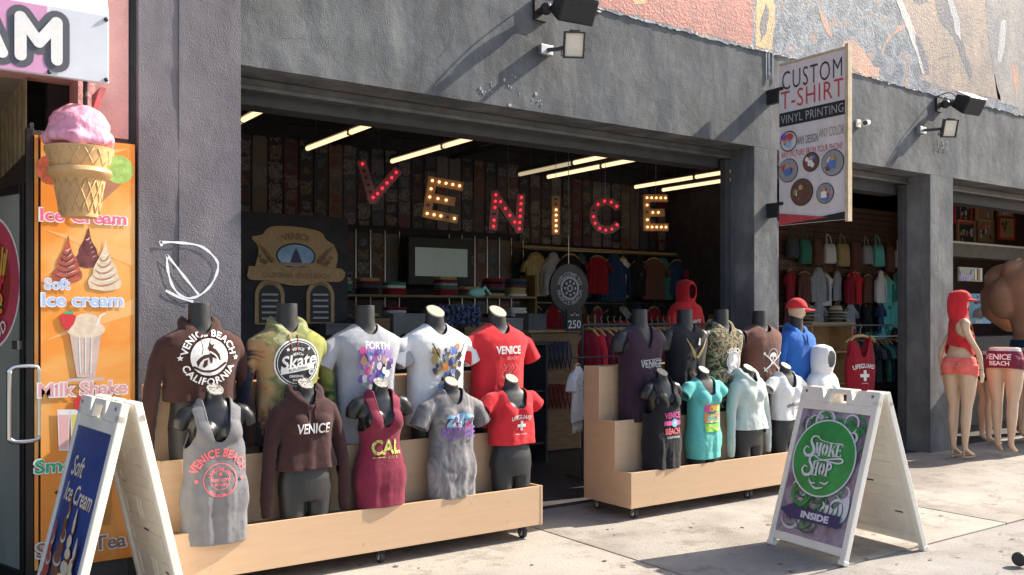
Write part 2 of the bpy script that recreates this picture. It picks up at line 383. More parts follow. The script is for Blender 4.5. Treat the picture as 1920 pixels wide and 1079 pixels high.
def body_rings(kind):
    if kind == 'f': return [(.11, .150, .085, 0), (.17, .163, .092, 0), (.24, .160, .094, 0), (.31, .142, .085, 0), (.39, .115, .073, 0), (.45, .117, .074, 0), (.52, .134, .083, 0),
                            (.58, .145, .082, 0), (.64, .150, .072, 0), (.68, .135, .062, .003), (.71, .085, .052, .005), (.735, .05, .048, .0), (.81, .045, .045, -.008)]
    return [(.10, .160, .090, 0), (.18, .168, .093, 0), (.28, .155, .088, 0), (.38, .148, .087, 0), (.48, .165, .093, 0), (.57, .19, .098, 0), (.63, .200, .092, 0), (.67, .178, .080, .004),
            (.70, .12, .066, .004), (.725, .070, .06, 0), (.76, .060, .06, 0), (.86, .058, .058, 0)]
_body = {}
def body_mesh(kind, arms, tilt=None):
    """headless shop mannequin down to mid thigh"""
    tilt = kind == 'f' if tilt is None else tilt; k = (kind, arms, tilt)
    if k in _body: return _body[k]
    b = MB(); b.loft(body_rings(kind))
    if kind == 'f':
        for s in (-1, 1):
            b.tube([(s * .079, 0, .22), (s * .079, 0, .12), (s * .076, 0, 0)], [.078, .076, .071], 20)
            b.ell((s * .064, -.062, .56), (.060, .052, .060))
            b.ell((s * .062, .045, .19), (.085, .06, .075))
        if arms:
            for s in (-1, 1): b.tube([(s * .11, 0, .672), (s * .155, 0, .655), (s * .185, .0, .62), (s * .198, 0, .575)], [.040, .047, .046, .036], 16)
    else:
        for s in (-1, 1):
            b.tube([(s * .085, 0, .2), (s * .084, 0, .1), (s * .082, 0, 0)], [.080, .080, .076], 20)
            b.ell((s * .08, -.062, .57), (.085, .04, .065))
        if arms:
            for s in (-1, 1): b.tube([(s * .14, 0, .655), (s * .19, 0, .64), (s * .225, 0, .60), (s * .238, 0, .53)], [.05, .058, .056, .045], 16)
    me = remesh(b, .0085, 6)
    bm = bmesh.new(); bm.from_mesh(me)
    if tilt:    # the neck ends in a slanted cut
        bmesh.ops.bisect_plane(bm, geom=bm.verts[:] + bm.edges[:] + bm.faces[:], plane_co=(0, -.008, .785 if kind == 'f' else .82), plane_no=(0, -.55, .83), clear_outer=True)
    else:
        bmesh.ops.bisect_plane(bm, geom=bm.verts[:] + bm.edges[:] + bm.faces[:], plane_co=(0, 0, .852), plane_no=(0, 0, 1), clear_outer=True)
    bmesh.ops.holes_fill(bm, edges=[e for e in bm.edges if e.is_boundary])
    bm.to_mesh(me); bm.free()
    me.polygons.foreach_set('use_smooth', [True] * len(me.polygons)); me.set_sharp_from_angle(angle=R(50))
    _body[k] = me; return me

def scoop(w_, low, top=.735, back=.68, p=2.5, dx=0):
    def g(v):
        t = abs(v.x - dx) / w_
        L = low + (back - low) * sm(-.03, .035, v.y)
        return L + (top - L) * t ** p - v.z + (0.0 if t < 1.6 else 1.0)
    return g
def above(z, wave=.006, seed=0):
    return lambda v: v.z - z - wave * noise.noise(Vector((v.x * 9, v.y * 9, seed * 2.3)))
def armhole(xc, zc, rx, rz): return lambda v: ((abs(v.x) - xc) / rx) ** 2 + ((v.z - zc) / rz) ** 2 - 1

def hems(V, Fs, parent, mt, r=.0028, minlen=.12):
    """a stitched fold along every open edge"""
    cnt = {}
    for f in Fs:
        for a in range(len(f)):
            e = (f[a], f[(a + 1) % len(f)]); k = (min(e), max(e)); cnt[k] = cnt.get(k, 0) + 1
    nb = {}
    for (a, b_), c in cnt.items():
        if c == 1: nb.setdefault(a, []).append(b_); nb.setdefault(b_, []).append(a)
    seen = set()
    for s0 in list(nb):
        if s0 in seen: continue
        loop = [s0]; seen.add(s0); cur = s0
        while True:
            nx = [q for q in nb[cur] if q not in seen]
            if not nx: break
            cur = nx[0]; seen.add(cur); loop.append(cur)
        pts = [V[i] for i in loop]
        if len(pts) < 12 or sum((pts[i] - pts[i - 1]).length for i in range(1, len(pts))) < minlen: continue
        for _ in range(3): pts = [(pts[i - 1] + pts[i] * 2 + pts[(i + 1) % len(pts)]) / 4 for i in range(len(pts))]
        out = [pts[0]]
        for p in pts[1:]:
            if (p - out[-1]).length > .011: out.append(p)
        if (out[0] - out[-1]).length > .06 or len(out) < 8: continue
        mb = MB(); mb.tube(out, r, 6, closed=True); mb.build('hem', mt, parent, smooth=True, world=False)
def garment(kind, style, hem, mt, parent, name, cuts=(), loose=.014, seed=0, fold=.007, sleeve=None, flare=0, tight=False, hood=False):
    """style: tee, tank, hoodie; returns the garment object and its surface for printing"""
    b = MB(); rs = []
    top = .715 if kind == 'f' else .712
    base = [r for r in body_rings(kind) if r[0] < top]
    zlow = hem - .05
    for z, a, d, cy in base:
        if z < zlow: continue
        t = sm(.60, .44, z) if style != 'hoodie' else sm(.55, hem, z)
        if tight: rs.append((z, a + .008, d + .008, cy))
        else:
            amin = (.150 if kind == 'f' else .178); dmin = (.088 if kind == 'f' else .096)
            a2 = max(a + loose, (amin + loose * .4) * t + (a + loose) * (1 - t)) + flare * t
            d2 = max(d + loose * .7, dmin * t) + flare * .25 * t
            rs.append((z, a2, d2, cy - .004))
    if not rs or rs[0][0] > zlow + .01:
        r0 = rs[0]; rs.insert(0, (zlow, r0[1] + flare * .3, r0[2], r0[3]))
    rs.append((top + .012, .095, .062, .004)); rs.append((top + .03, .07, .058, .003))
    b.loft([(*r, 2.6) for r in rs])
    if kind == 'f':
        for s in (-1, 1): b.ell((s * .064, -.062, .555), (.070, .060, .068))
        if not tight: b.ell((0, -.05, .50), (.115, .055, .12))
    else:
        b.ell((0, -.045, .55), (.16, .062, .11))
    sx_ = .148 if kind == 'f' else .185; zs = .64 if kind == 'f' else .635
    al = list(cuts)
    if sleeve == 'short':
        for s in (-1, 1):
            e = Vector((s * (sx_ + .100), -.005, zs - .145)); m0 = Vector((s * (sx_ + .045), 0, zs - .040))
            b.tube([(s * (sx_ - .05), 0, zs + .005), m0, e, e + (e - m0) * .25], [.056, .061, .066, .068], 20, flat=.95)
            d = (e - m0).normalized()
            al.append(lambda v, e=e, d=d, s=s: (e - v).dot(d) if v.x * s > sx_ + .03 and v.z > zs - .30 else 1.0)
    elif sleeve == 'cap':
        for s in (-1, 1):
            e = Vector((s * (sx_ + .082), -.002, zs - .055)); m0 = Vector((s * (sx_ + .02), 0, zs - .002))
            b.tube([(s * (sx_ - .05), 0, zs + .01), m0, e, e + (e - m0) * .3], [.05, .056, .056, .056], 20)
            d = (e - m0).normalized()
            al.append(lambda v, e=e, d=d, s=s: (e - v).dot(d) if v.x * s > sx_ + .03 and v.z > zs - .2 else 1.0)
    elif sleeve is not None:                     # long: sleeve = z of the cuff
        for s in (-1, 1):
            rr = random.Random(seed * 5 + s)
            o = .022 if kind == 'f' else .016
            pts = [(s * (sx_ - .06), 0, zs + .01), (s * (sx_ + .002), 0, zs - .01), (s * (sx_ + .036), .0, zs - .09), (s * (sx_ + .056 + o * .4), -.004, zs - .22),
                   (s * (sx_ + .068 + o), -.012 - .01 * rr.random(), (zs - .22 + sleeve) / 2), (s * (sx_ + .070 + o), -.02, sleeve + .05), (s * (sx_ + .068 + o), -.02, sleeve)]
            b.tube(pts, [.052, .058, .054, .046, .040, .033, .028], 18, flat=.8)
    if hood == 'down':
        pts = []; rad = []
        for k in range(20):
            a = 2 * PI * k / 20; sy_ = math.sin(a)
            pts.append((.088 * math.cos(a), .068 * sy_ - .004, .735 + .022 * sy_ - .05 * max(0, -sy_) ** 2)); rad.append(.024 + .020 * max(0, sy_) + .004 * math.sin(3 * a + seed))
        b.tube(pts, rad, 12, closed=True)
        b.ell((0, .07, .71), (.10, .05, .07))
    elif hood == 'up':
        b.loft([(.66, .10, .07, .01), (.72, .105, .085, .0), (.80, .110, .105, -.01), (.88, .105, .11, -.01), (.94, .08, .09, .0), (.965, .03, .03, .01)])
    if hood == 'up': al.append(lambda v: ((v.x) / .062) ** 2 + ((v.z - .835) / .085) ** 2 - 1 if v.y < -.02 else 1.0)
    if sleeve is not None and not isinstance(sleeve, str):
        xl = .203 if kind == 'f' else .232; hb = above(hem, .006, seed)
        al.append(lambda v: hb(v) if abs(v.x) < xl else 1.0)
    else: al.append(above(hem, .006, seed))
    V, Fs = garment_mesh(b, al, seed, fold * (.45 if tight else 1), voxel=.0085)
    me = bpy.data.meshes.new(name); me.from_pydata([tuple(v) for v in V], [], Fs); me.materials.append(mt)
    me.polygons.foreach_set('use_smooth', [True] * len(me.polygons)); me.update()
    o = link(name, me, parent)
    so_ = o.modifiers.new('thickness', 'SOLIDIFY'); so_.thickness = .004; so_.offset = 1
    tree = BVHTree.FromPolygons([tuple(v) for v in V], Fs)
    hems([v.copy() for v in V], Fs, o, mt, .0052)
    return o, tree

def slice2(V, Fc, step):
    bm = bmesh.new(); vs = [bm.verts.new((x, y, 0)) for x, y in V]
    for f in Fc:
        try: bm.faces.new([vs[i] for i in f])
        except ValueError: pass
    x0, x1 = min(v[0] for v in V), max(v[0] for v in V); y0, y1 = min(v[1] for v in V), max(v[1] for v in V)
    for ax, a, c in ((0, x0, x1), (1, y0, y1)):
        q = math.floor(a / step) * step + step * .5
        while q < c:
            co = [0, 0, 0]; no = [0, 0, 0]; co[ax] = q; no[ax] = 1
            bmesh.ops.bisect_plane(bm, geom=bm.verts[:] + bm.edges[:] + bm.faces[:], plane_co=co, plane_no=no); q += step
    bm.verts.index_update()
    oV = [(v.co.x, v.co.y) for v in bm.verts]; oF = [tuple(v.index for v in f.verts) for f in bm.faces]; bm.free()
    return oV, oF
def wrap(name, layers, tree, parent, at=(0, 0), sc=1., off=.0078, side=-1, step=.013):
    """print laid on the front of a garment, following its folds"""
    b = MB(); O = Vector((0, side, 0))
    for i, (sh, m) in enumerate(layers):
        V, Fc = shift(sh, at[0], at[1], sc); V, Fc = slice2(V, Fc, step)
        if side > 0: V = [(-x, z) for x, z in V]
        pts = []; last = -.1 * -side
        for x, z in V:
            h, n, _, _ = tree.ray_cast(Vector((x, side, z)), Vector((0, -side, 0)), 1.4)
            if h is None: h2 = tree.find_nearest(Vector((x, side * .1, z)))[0]; y = h2.y
            else: y = h.y
            pts.append((x, y + side * (off + .0007 * i), z))
        
        b.add(pts, Fc, m)
    return b.build(name, None, parent, world=False, smooth=True)

def mannequin(px, Y, z, kind, label, group, arms=True, capm='cap', rz=0, sc=1., bm_='black', name='mannequin', X=None, tilt=None):
    tilt = kind == 'f' if tilt is None else tilt
    p = P(px, 700, Y); x = p.x if X is None else X
    t = thing(name, (x, Y, z), label, 'mannequin', group, rz); t.scale = (sc, sc, sc)
    o = link('torso', body_mesh(kind, arms, tilt), t)
    if not o.data.materials: o.data.materials.append(M[bm_])
    c = MB()
    if tilt:
        N = Vector((0, -.55, .83)).normalized(); V_ = Vector((0, .83, .55)).normalized()
        c.prism(disc(.0455 if kind == 'f' else .058, n=24, ry=.05 if kind == 'f' else .066)[0], Vector((0, -.008, .785 if kind == 'f' else .82)), XU, V_, N, -.004, .007)
    else: c.prism(disc(.0585, n=24)[0], Vector((0, 0, .852)), XU, Vector((0, 1, 0)), ZU, -.004, .004)
    c.build('neck_cap', M[capm] if tilt else M['blackm'], t, world=False, bevel=.002)
    return t
def strings(parent, tree, mt, hood_z=.70, l=.12):
    b = MB()
    for s in (-1, 1):
        pts = []
        for k in range(6):
            z = hood_z - l * k / 5; x = s * (.022 + .006 * math.sin(k * 1.3))
            h = tree.ray_cast(Vector((x, -1, z)), Vector((0, 1, 0)), 1.4)[0]
            pts.append((x, (h.y if h else -.09) - .008, z))
        b.tube(pts, .0035, 6)
    b.build('drawstring', mt, parent, smooth=True, world=False)

# fabrics
C = {}
C['brown'] = cloth('chocolate_fleece', (.060, .026, .021)); C['brown2'] = cloth('dark_brown_fleece', (.048, .021, .021)); C['brown3'] = cloth('brown_jersey', (.14, .062, .047))
C['grey'] = cloth('heather_grey_jersey', (.165, .168, .18)); C['lgrey'] = cloth('light_grey_jersey', (.34, .35, .38))
C['white'] = cloth('white_cotton', (.72, .72, .72), var=.04); C['red'] = cloth('red_cotton', (.60, .028, .038)); C['dred'] = cloth('deep_red_jersey', (.28, .012, .025))
C['maroon'] = cloth('maroon_jersey', (.19, .017, .045), rough=.7); C['plum'] = cloth('dark_plum_jersey', (.035, .018, .033)); C['blackc'] = cloth('black_jersey', (.013, .013, .016))
C['turq'] = cloth('turquoise_cotton', (.13, .50, .46), var=.06); C['mint'] = cloth('pale_mint_fleece', (.50, .57, .54), var=.05); C['blue'] = cloth('royal_blue_fleece', (.03, .14, .48))
C['coral'] = cloth('coral_cotton', (.88, .17, .14)); C['navyc'] = cloth('navy_cotton', (.02, .05, .12)); C['teal'] = cloth('teal_cotton', (.04, .20, .15)); C['tealb'] = cloth('slate_jersey', (.06, .075, .09))
C['dye'] = cloth('olive_tie_dye', (.3, .3, .1))
def dye_nodes(m):
    n = m.node_tree.nodes; l = m.node_tree.links; b = n['Principled BSDF']
    tc = n.new('ShaderNodeTexCoord'); sp = n.new('ShaderNodeSeparateXYZ'); l.new(tc.outputs['Object'], sp.inputs[0])
    t = n.new('ShaderNodeTexNoise'); t.inputs['Scale'].default_value = 9; t.inputs['Detail'].default_value = 4; t.inputs['Distortion'].default_value = 1.2; l.new(tc.outputs['Object'], t.inputs[0])
    def mth(op, a, c):
        q = n.new('ShaderNodeMath'); q.operation = op
        for i, x in enumerate((a, c)):
            if isinstance(x, (int, float)): q.inputs[i].default_value = x
            else: l.new(x, q.inputs[i])
        return q.outputs[0]
    k = mth('MULTIPLY', sp.outputs[0], mth('SUBTRACT', 2.6, mth('MULTIPLY', sp.outputs[2], 1.9)))
    v = mth('ADD', mth('ADD', k, .5), mth('MULTIPLY', mth('SUBTRACT', t.outputs[0], .5), .62))
    r = n.new('ShaderNodeValToRGB'); st = [(0, (.012, .014, .03)), (.10, (.03, .025, .03)), (.2, (.42, .22, .10)), (.30, (.36, .26, .12)), (.40, (.13, .15, .06)), (.47, (.36, .35, .20)), (.56, (.16, .19, .06)), (.68, (.33, .32, .09)), (.9, (.20, .22, .06)), (1, (.03, .06, .02))]
    while len(r.color_ramp.elements) < len(st): r.color_ramp.elements.new(.5)
    for e, (p, c) in zip(r.color_ramp.elements, st): e.position = p; e.color = (*c, 1)
    l.new(v, r.inputs[0]); l.new(r.outputs[0], b.inputs['Base Color'])
dye_nodes(C['dye'])
C['dye2'] = ramp(cloth('grey_tie_dye', (.3, .3, .3)), [(0, (.07, .068, .078)), (.4, (.15, .145, .155)), (.6, (.27, .26, .265)), (1, (.42, .40, .385))], 'NOISE', scale=7, distort=2.2, detail=7, stretch=(1.6, .4, .7), voff=(.10, 0, -.1))
C['camo'] = ramp(cloth('camouflage_jersey', (.2, .2, .1)), [(0, (.02, .022, .018)), (.40, (.07, .075, .035)), (.48, (.30, .25, .15)), (.56, (.10, .065, .035)), (.64, (.36, .33, .24))], 'NOISE', scale=11, detail=2, distort=1.2, interp='CONSTANT')
# ---------------------------------------------------------------- ground
WY = 5.85; WI = 6.15; LZ = 3.215; MZ = 4.15         # wall face, inner face, lintel underside, lower edge of the mural
gm = mat('bare_earth', (.10, .095, .09), .95, var=.2, vscale=1)
g = MB(); g.add([(-90, -90, -.06), (90, -90, -.06), (90, 90, -.06), (-90, 90, -.06)], [(0, 1, 2, 3)]); tag(g.build('ground', gm), kind='structure')
def concrete(name, c, seed):
    m = mat(name, c, .85, var=.09, vscale=1.5, bump=.28, bscale=55, fine=.35, fscale=260)
    n = m.node_tree.nodes; l = m.node_tree.links; b = n['Principled BSDF']
    src = b.inputs['Base Color'].links[0].from_socket
    tc = n.new('ShaderNodeTexCoord'); mp = n.new('ShaderNodeMapping'); mp.inputs['Location'].default_value = (seed, seed * 2, 0); l.new(tc.outputs['Object'], mp.inputs[0])
    v = n.new('ShaderNodeTexVoronoi'); v.inputs['Scale'].default_value = 4.2; v.inputs['Randomness'].default_value = 1; l.new(mp.outputs[0], v.inputs['Vector'])
    r = n.new('ShaderNodeValToRGB'); r.color_ramp.elements[0].position = .06; r.color_ramp.elements[0].color = (.30, .29, .28, 1); r.color_ramp.elements[1].position = .10; r.color_ramp.elements[1].color = (1, 1, 1, 1)
    l.new(v.outputs['Distance'], r.inputs[0])
    t = n.new('ShaderNodeTexNoise'); t.inputs['Scale'].default_value = .9; t.inputs['Detail'].default_value = 8; l.new(mp.outputs[0], t.inputs['Vector'])
    r2 = n.new('ShaderNodeValToRGB'); r2.color_ramp.elements[0].position = .35; r2.color_ramp.elements[0].color = (.66, .64, .62, 1); r2.color_ramp.elements[1].position = .58; r2.color_ramp.elements[1].color = (1, 1, 1, 1); l.new(t.outputs[0], r2.inputs[0])
    a = n.new('ShaderNodeMixRGB'); a.blend_type = 'MULTIPLY'; a.inputs[0].default_value = .85; l.new(src, a.inputs[1]); l.new(r.outputs[0], a.inputs[2])
    c2 = n.new('ShaderNodeMixRGB'); c2.blend_type = 'MULTIPLY'; c2.inputs[0].default_value = 1; l.new(a.outputs[0], c2.inputs[1]); l.new(r2.outputs[0], c2.inputs[2]); l.new(c2.outputs[0], b.inputs['Base Color'])
    scuffs(m, (.8, .8, 1), (.66, .63, .60), .42, .8); scuffs(m, (14, 14, 1), (.62, .60, .57), .34, .6)
    return m
cm = [concrete('pale_concrete', (.355, .325, .285), 0), concrete('pale_concrete_worn', (.335, .305, .27), 4.3), concrete('pale_concrete_grey', (.345, .32, .285), 9.1)]
am = concrete('grey_walkway_concrete', (.29, .275, .26), 2.7)
def slab(x0, x1, y0, y1, m, parent, z=0, dz=.05):
    b = MB(); b.box((x0 + .006, y0 + .006, z - dz), (x1 - .006, y1 - .006, z)); return b.build('paving_slab', m, parent, bevel=.004)
pv = thing('pavement', (0, 0, 0), None, None); pv['kind'] = 'structure'; k = 0
for i in range(-3, 8):
    x0 = 1.05 + 3.05 * i
    slab(x0, x0 + 3.05, 3.55, 6.0, cm[(i * 2) % 3], pv, z=.0 + .0015 * (i % 3))
gb = MB(); rg0 = random.Random(77)        # trodden gum spots, flat on the slabs
for i in range(150):
    x, y = rg0.uniform(-.5, 12), rg0.uniform(2.2, 5.6); r0 = rg0.uniform(.008, .022)
    n_ = 9; gb.add([(x + r0 * rg0.uniform(.7, 1.2) * math.cos(2 * PI * k_ / n_), y + r0 * rg0.uniform(.7, 1.2) * math.sin(2 * PI * k_ / n_), .0045) for k_ in range(n_)], [tuple(range(n_))])
gmo = gb.build('gum_spots', mat('old_gum', (.10, .095, .09), .7, var=.3)); tag(gmo, kind='stuff')
jm = MB(); jm.box((-9, 3.5, -.03), (27, 6.0, -.012)); jm.build('joint_bed', mat('joint_dirt', (.06, .055, .05), .95, var=.3), pv)
wk = thing('walkway', (0, 0, 0), None, None); wk['kind'] = 'structure'
for i in range(-2, 5):
    x0 = -3.2 + 6.1 * i + .5
    for j in range(4): slab(x0, x0 + 6.1, 3.55 - 4 * (j + 1), 3.55 - 4 * j, am, wk, z=-.004)
b = MB(); b.box((-9, -13, -.055), (34, 3.5, -.03)); b.build('joint_bed', am, wk)
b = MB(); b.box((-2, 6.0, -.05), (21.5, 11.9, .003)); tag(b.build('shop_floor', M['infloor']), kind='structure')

# ---------------------------------------------------------------- the shop building
bld = thing('shop_building', (1.3, WY, 0), 'dark grey stucco shop building with three wide openings and a mural above', 'building')
def stucco_panel(name, x0, x1, z0, z1, y, depth, m, amp=.006, seed=0, step=.05):
    """a wall block whose face is uneven like hand-trowelled stucco"""
    nx, nz = max(2, int((x1 - x0) / step)), max(2, int((z1 - z0) / step)); V = []
    for j in range(nz + 1):
        for i in range(nx + 1):
            x = x0 + (x1 - x0) * i / nx; z = z0 + (z1 - z0) * j / nz
            e = 0 if i in (0, nx) or j in (0, nz) else 1
            d = noise.noise(Vector((x * 2.2, z * 2.2, seed))) * amp + noise.noise(Vector((x * 9, z * 9, seed + 5))) * amp * .4
            V.append((x, y + d * e, z))
    Fs = [(j * (nx + 1) + i, j * (nx + 1) + i + 1, (j + 1) * (nx + 1) + i + 1, (j + 1) * (nx + 1) + i) for j in range(nz) for i in range(nx)]
    b = MB(); b.add(V, Fs)
    n = nx + 1; loop = [(i, 0) for i in range(nx)] + [(nx, j) for j in range(nz)] + [(nx - i, nz) for i in range(nx)] + [(0, nz - j) for j in range(nz)]
    ids = [j * n + i for i, j in loop]; base = len(V)
    b.v += [(V[i][0], y + depth, V[i][2]) for i in ids]
    L = len(ids)
    for a in range(L):
        c = (a + 1) % L; b.f.append([ids[c], ids[a], base + a, base + c]); b.m.append(0)
    b.f.append(list(range(base, base + L))); b.m.append(0)
    return b.build(name, m, bld, auto=True)
stucco_panel('pillar', 1.35, 1.975, 0, 6.4, WY - .02, .33, M['stucco2'], seed=1)
stucco_panel('lintel_wall', 1.978, 21.5, LZ, MZ, WY, .30, M['stucco'], seed=2)
stucco_panel('pillar', 6.975, 7.31, 0, LZ - .002, WY, .30, M['stucco'], seed=3)
stucco_panel('pillar', 10.03, 10.51, 0, LZ - .002, WY, .30, M['stucco'], seed=4)
stucco_panel('pillar', 16.9, 21.5, 0, LZ - .002, WY, .30, M['stucco'], seed=5)
# soffit and sliding door track behind each opening
for x0, x1 in ((1.98, 6.97), (7.315, 10.025), (10.515, 16.9)):
    b = MB(); b.box((x0, WI - .02, LZ - .075), (x1, WI + .09, LZ - .004)); b.box((x0, WI - .035, LZ - .085), (x1, WI - .022, LZ - .055)); b.build('door_track', M['track'], bld, bevel=.004)
    b = MB(); b.box((x0, WI + .10, 3.02 if x0 > 7 else LZ - .16), (x1, WI + .30, LZ - .01)); b.build('shutter_box', M['trim'], bld, bevel=.005)
for x in (2.03, 6.93, 7.36, 9.98):
    b = MB(); b.box((x - .035, WI - .01, 0), (x + .035, WI + .06, LZ - .09)); b.build('door_jamb', M['trim'], bld, bevel=.004)
b = MB(); b.box((7.40, 6.02, .0), (7.55, 6.07, 2.55)); b.build('door_leaf', M['stucco2'], bld, bevel=.004)
# interior shell
def shell(name, a, c, m=None): b = MB(); b.box(a, c); return b.build(name, m or M['inwall'], bld)
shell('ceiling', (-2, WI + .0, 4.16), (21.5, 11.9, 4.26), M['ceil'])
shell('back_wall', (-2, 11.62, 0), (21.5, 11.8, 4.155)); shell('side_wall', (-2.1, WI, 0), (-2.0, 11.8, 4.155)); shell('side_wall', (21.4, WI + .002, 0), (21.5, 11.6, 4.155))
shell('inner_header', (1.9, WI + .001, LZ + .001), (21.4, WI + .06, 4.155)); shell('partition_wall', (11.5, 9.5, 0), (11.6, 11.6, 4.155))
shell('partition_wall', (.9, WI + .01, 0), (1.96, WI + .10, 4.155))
for y in (7.4, 9.2, 10.9):
    b = MB(); b.box((-1.9, y, 3.98), (21.3, y + .09, 4.155)); b.build('ceiling_beam', M['ceil'], bld)
for x in (5.2, 7.1, 9.3):
    b = MB(); b.tube([(x, WI + .3, 3.93), (x, 11.6, 3.93)], .04, 10, M['trim']); b.build('ceiling_pipe', M['trim'], bld, smooth=True)
# mural: paint skin a little proud of the stucco, its lower edge ragged
mural_base = ramp(mat('mural_blue_paint', (.2, .25, .3), .6, bump=.30, bscale=45, fine=.7, fscale=140),
    [(0, (.03, .05, .08)), (.40, (.075, .10, .145)), (.49, (.12, .16, .21)), (.56, (.24, .28, .32)), (.60, (.12, .15, .20)), (.64, (.28, .17, .15)), (.70, (.36, .27, .23)), (1, (.10, .13, .18))], 'NOISE', scale=5.5, detail=12, distort=.5)
def paint(name, c, c2, s=5): return mat(name, c, .6, c2=c2, vscale=s * 2.5, bump=.30, bscale=45, fine=.7, fscale=140)
mp_pink = paint('mural_salmon_paint', (.40, .095, .075), (.50, .22, .18), 3.5); mp_orange = paint('mural_orange_paint', (.46, .22, .15), (.50, .32, .25)); mp_tan = paint('mural_tan_paint', (.26, .20, .17), (.42, .33, .27), 3)
mp_grey = paint('mural_grey_paint', (.19, .19, .20), (.36, .34, .33), 2.5); mp_dark = paint('mural_slate_paint', (.09, .095, .125), (.17, .18, .21)); mp_cream = paint('mural_cream_paint', (.62, .50, .38), (.7, .6, .5), 9)
mp_pale = paint('mural_pale_paint', (.5, .5, .5), (.62, .60, .58), 9); mp_yel = paint('mural_ochre_paint', (.62, .38, .12), (.66, .5, .3))
for q_ in (mp_pink, mp_orange, mp_tan, mp_grey, mp_dark, mp_yel, mp_pale): streaks(q_, (.70, .74, .80), (1.20, 1.12, 1.02), (1, 1, .5), .9)
rng = random.Random(3)
def mural_poly(pts, m, lvl, name, jag=.012, sub=14):
    """an outline given in photograph pixels, carried onto the wall plane"""
    w_ = [P(x, y, WY) for x, y in pts]; o = []
    for i in range(len(w_)):
        a, c = w_[i], w_[(i + 1) % len(w_)]; n = max(1, int((c - a).length / .06))
        for k in range(n):
            q = a.lerp(c, k / n); o.append((q.x + rng.uniform(-jag, jag), q.z + rng.uniform(-jag, jag)))
    b = MB(); b.prism(o, Vector((0, WY, 0)), XU, ZU, NY, .002, .010 + .0007 * lvl, m); return b
x = 1.99; low = []
while x < 21.4: low.append((x, MZ - .004 + rng.uniform(-.010, .010) + .010 * math.sin(x * 1.7))); x += .05
mu = thing('mural', (8, WY, MZ), 'large faded painted mural of warm and blue colour fields on the upper wall', 'mural')
b = MB(); b.box((1.98, WY + .0, MZ + .0), (21.5, WY + .3, 6.4)); b.build('upper_wall', M['stucco'], bld)
b = MB(); b.prism(low + [(21.4, 6.4), (1.99, 6.4)], Vector((0, WY, 0)), XU, ZU, NY, .0, .010); b.build('paint_field', mural_base, mu)
for pts, m, lvl in [
    ([(1094, 6), (1180, 28), (1260, 48), (1330, 68), (1408, 88), (1416, -120), (900, -140)], mp_pink, 1),
    ([(1416, 88), (1446, 96), (1452, 40), (1444, -90), (1416, -100)], mp_yel, 1),
    ([(1424, 80), (1436, 60), (1440, 20), (1434, 6), (1424, 50)], mp_dark, 2),
    ([(1575, 90), (1580, 78), (1600, 76), (1620, 100), (1635, 124), (1648, 128), (1645, 148), (1622, 144), (1600, 135)], mp_orange, 1),
    ([(1682, 0), (1700, 20), (1712, 55), (1722, 90), (1733, 130), (1724, 150), (1790, 172), (1860, 184), (1875, 190), (1858, 120), (1850, 60), (1842, -60), (1680, -60)], mp_tan, 1),
    ([(1842, -80), (1850, 60), (1862, 140), (1870, 192), (1960, 216), (2060, 232), (2080, -80)], mp_grey, 1),
    ([(1674, -10), (1686, -10), (1700, 22), (1716, 66), (1732, 112), (1736, 140), (1728, 138), (1712, 90), (1690, 32)], mp_pale, 2),
    ([(1712, 60), (1722, 72), (1738, 110), (1740, 138), (1733, 140), (1722, 100)], mp_dark, 3),
    ([(1748, -14), (1770, -14), (1782, 30), (1800, 62), (1808, 96), (1822, 138), (1818, 152), (1804, 118), (1786, 70), (1760, 40)], mp_dark, 2),
    ([(1772, -14), (1780, -14), (1798, 40), (1800, 80), (1790, 62)], mp_pale, 3),
    ([(1710, -10), (1736, -10), (1740, 6), (1722, 9), (1712, 4)], mp_dark, 2),
    ([(1758, 108), (1776, 104), (1778, 107), (1760, 111)], mp_dark, 3),
    ([(1700, 45), (1690, 58), (1672, 64), (1660, 84), (1650, 108), (1656, 86), (1662, 70), (1680, 52)], mp_orange, 1), ([(1532, 14), (1544, 26), (1552, 48), (1560, 74), (1550, 66), (1540, 44)], mp_orange, 1),
    ([(1874, 40), (1884, 38), (1882, 90), (1876, 118), (1868, 116)], mp_pale, 2), ([(1896, 120), (1906, 128), (1910, 160), (1904, 186), (1898, 150)], mp_orange, 2),
    ([(1180, -10), (1200, -10), (1210, 8), (1190, 10)], mp_yel, 2)]:
    mural_poly(pts, m, lvl, 'paint').build('paint_patch', None, mu)
# bright unpainted ragged edge below the mural
b = MB()
for i in range(200):
    x = rng.uniform(2, 21.3); z = MZ + rng.gauss(0, .010); l_ = rng.uniform(.008, .04)
    b.prism([(x - l_, z), (x, z - .004 - .006 * rng.random()), (x + l_ * .8, z + .004 * rng.random()), (x, z + .008)], Vector((0, WY, 0)), XU, ZU, NY, .004, .012, mp_cream if i % 3 else mp_pale)
tag(b.build('paint_flakes', None, mu), kind='stuff')
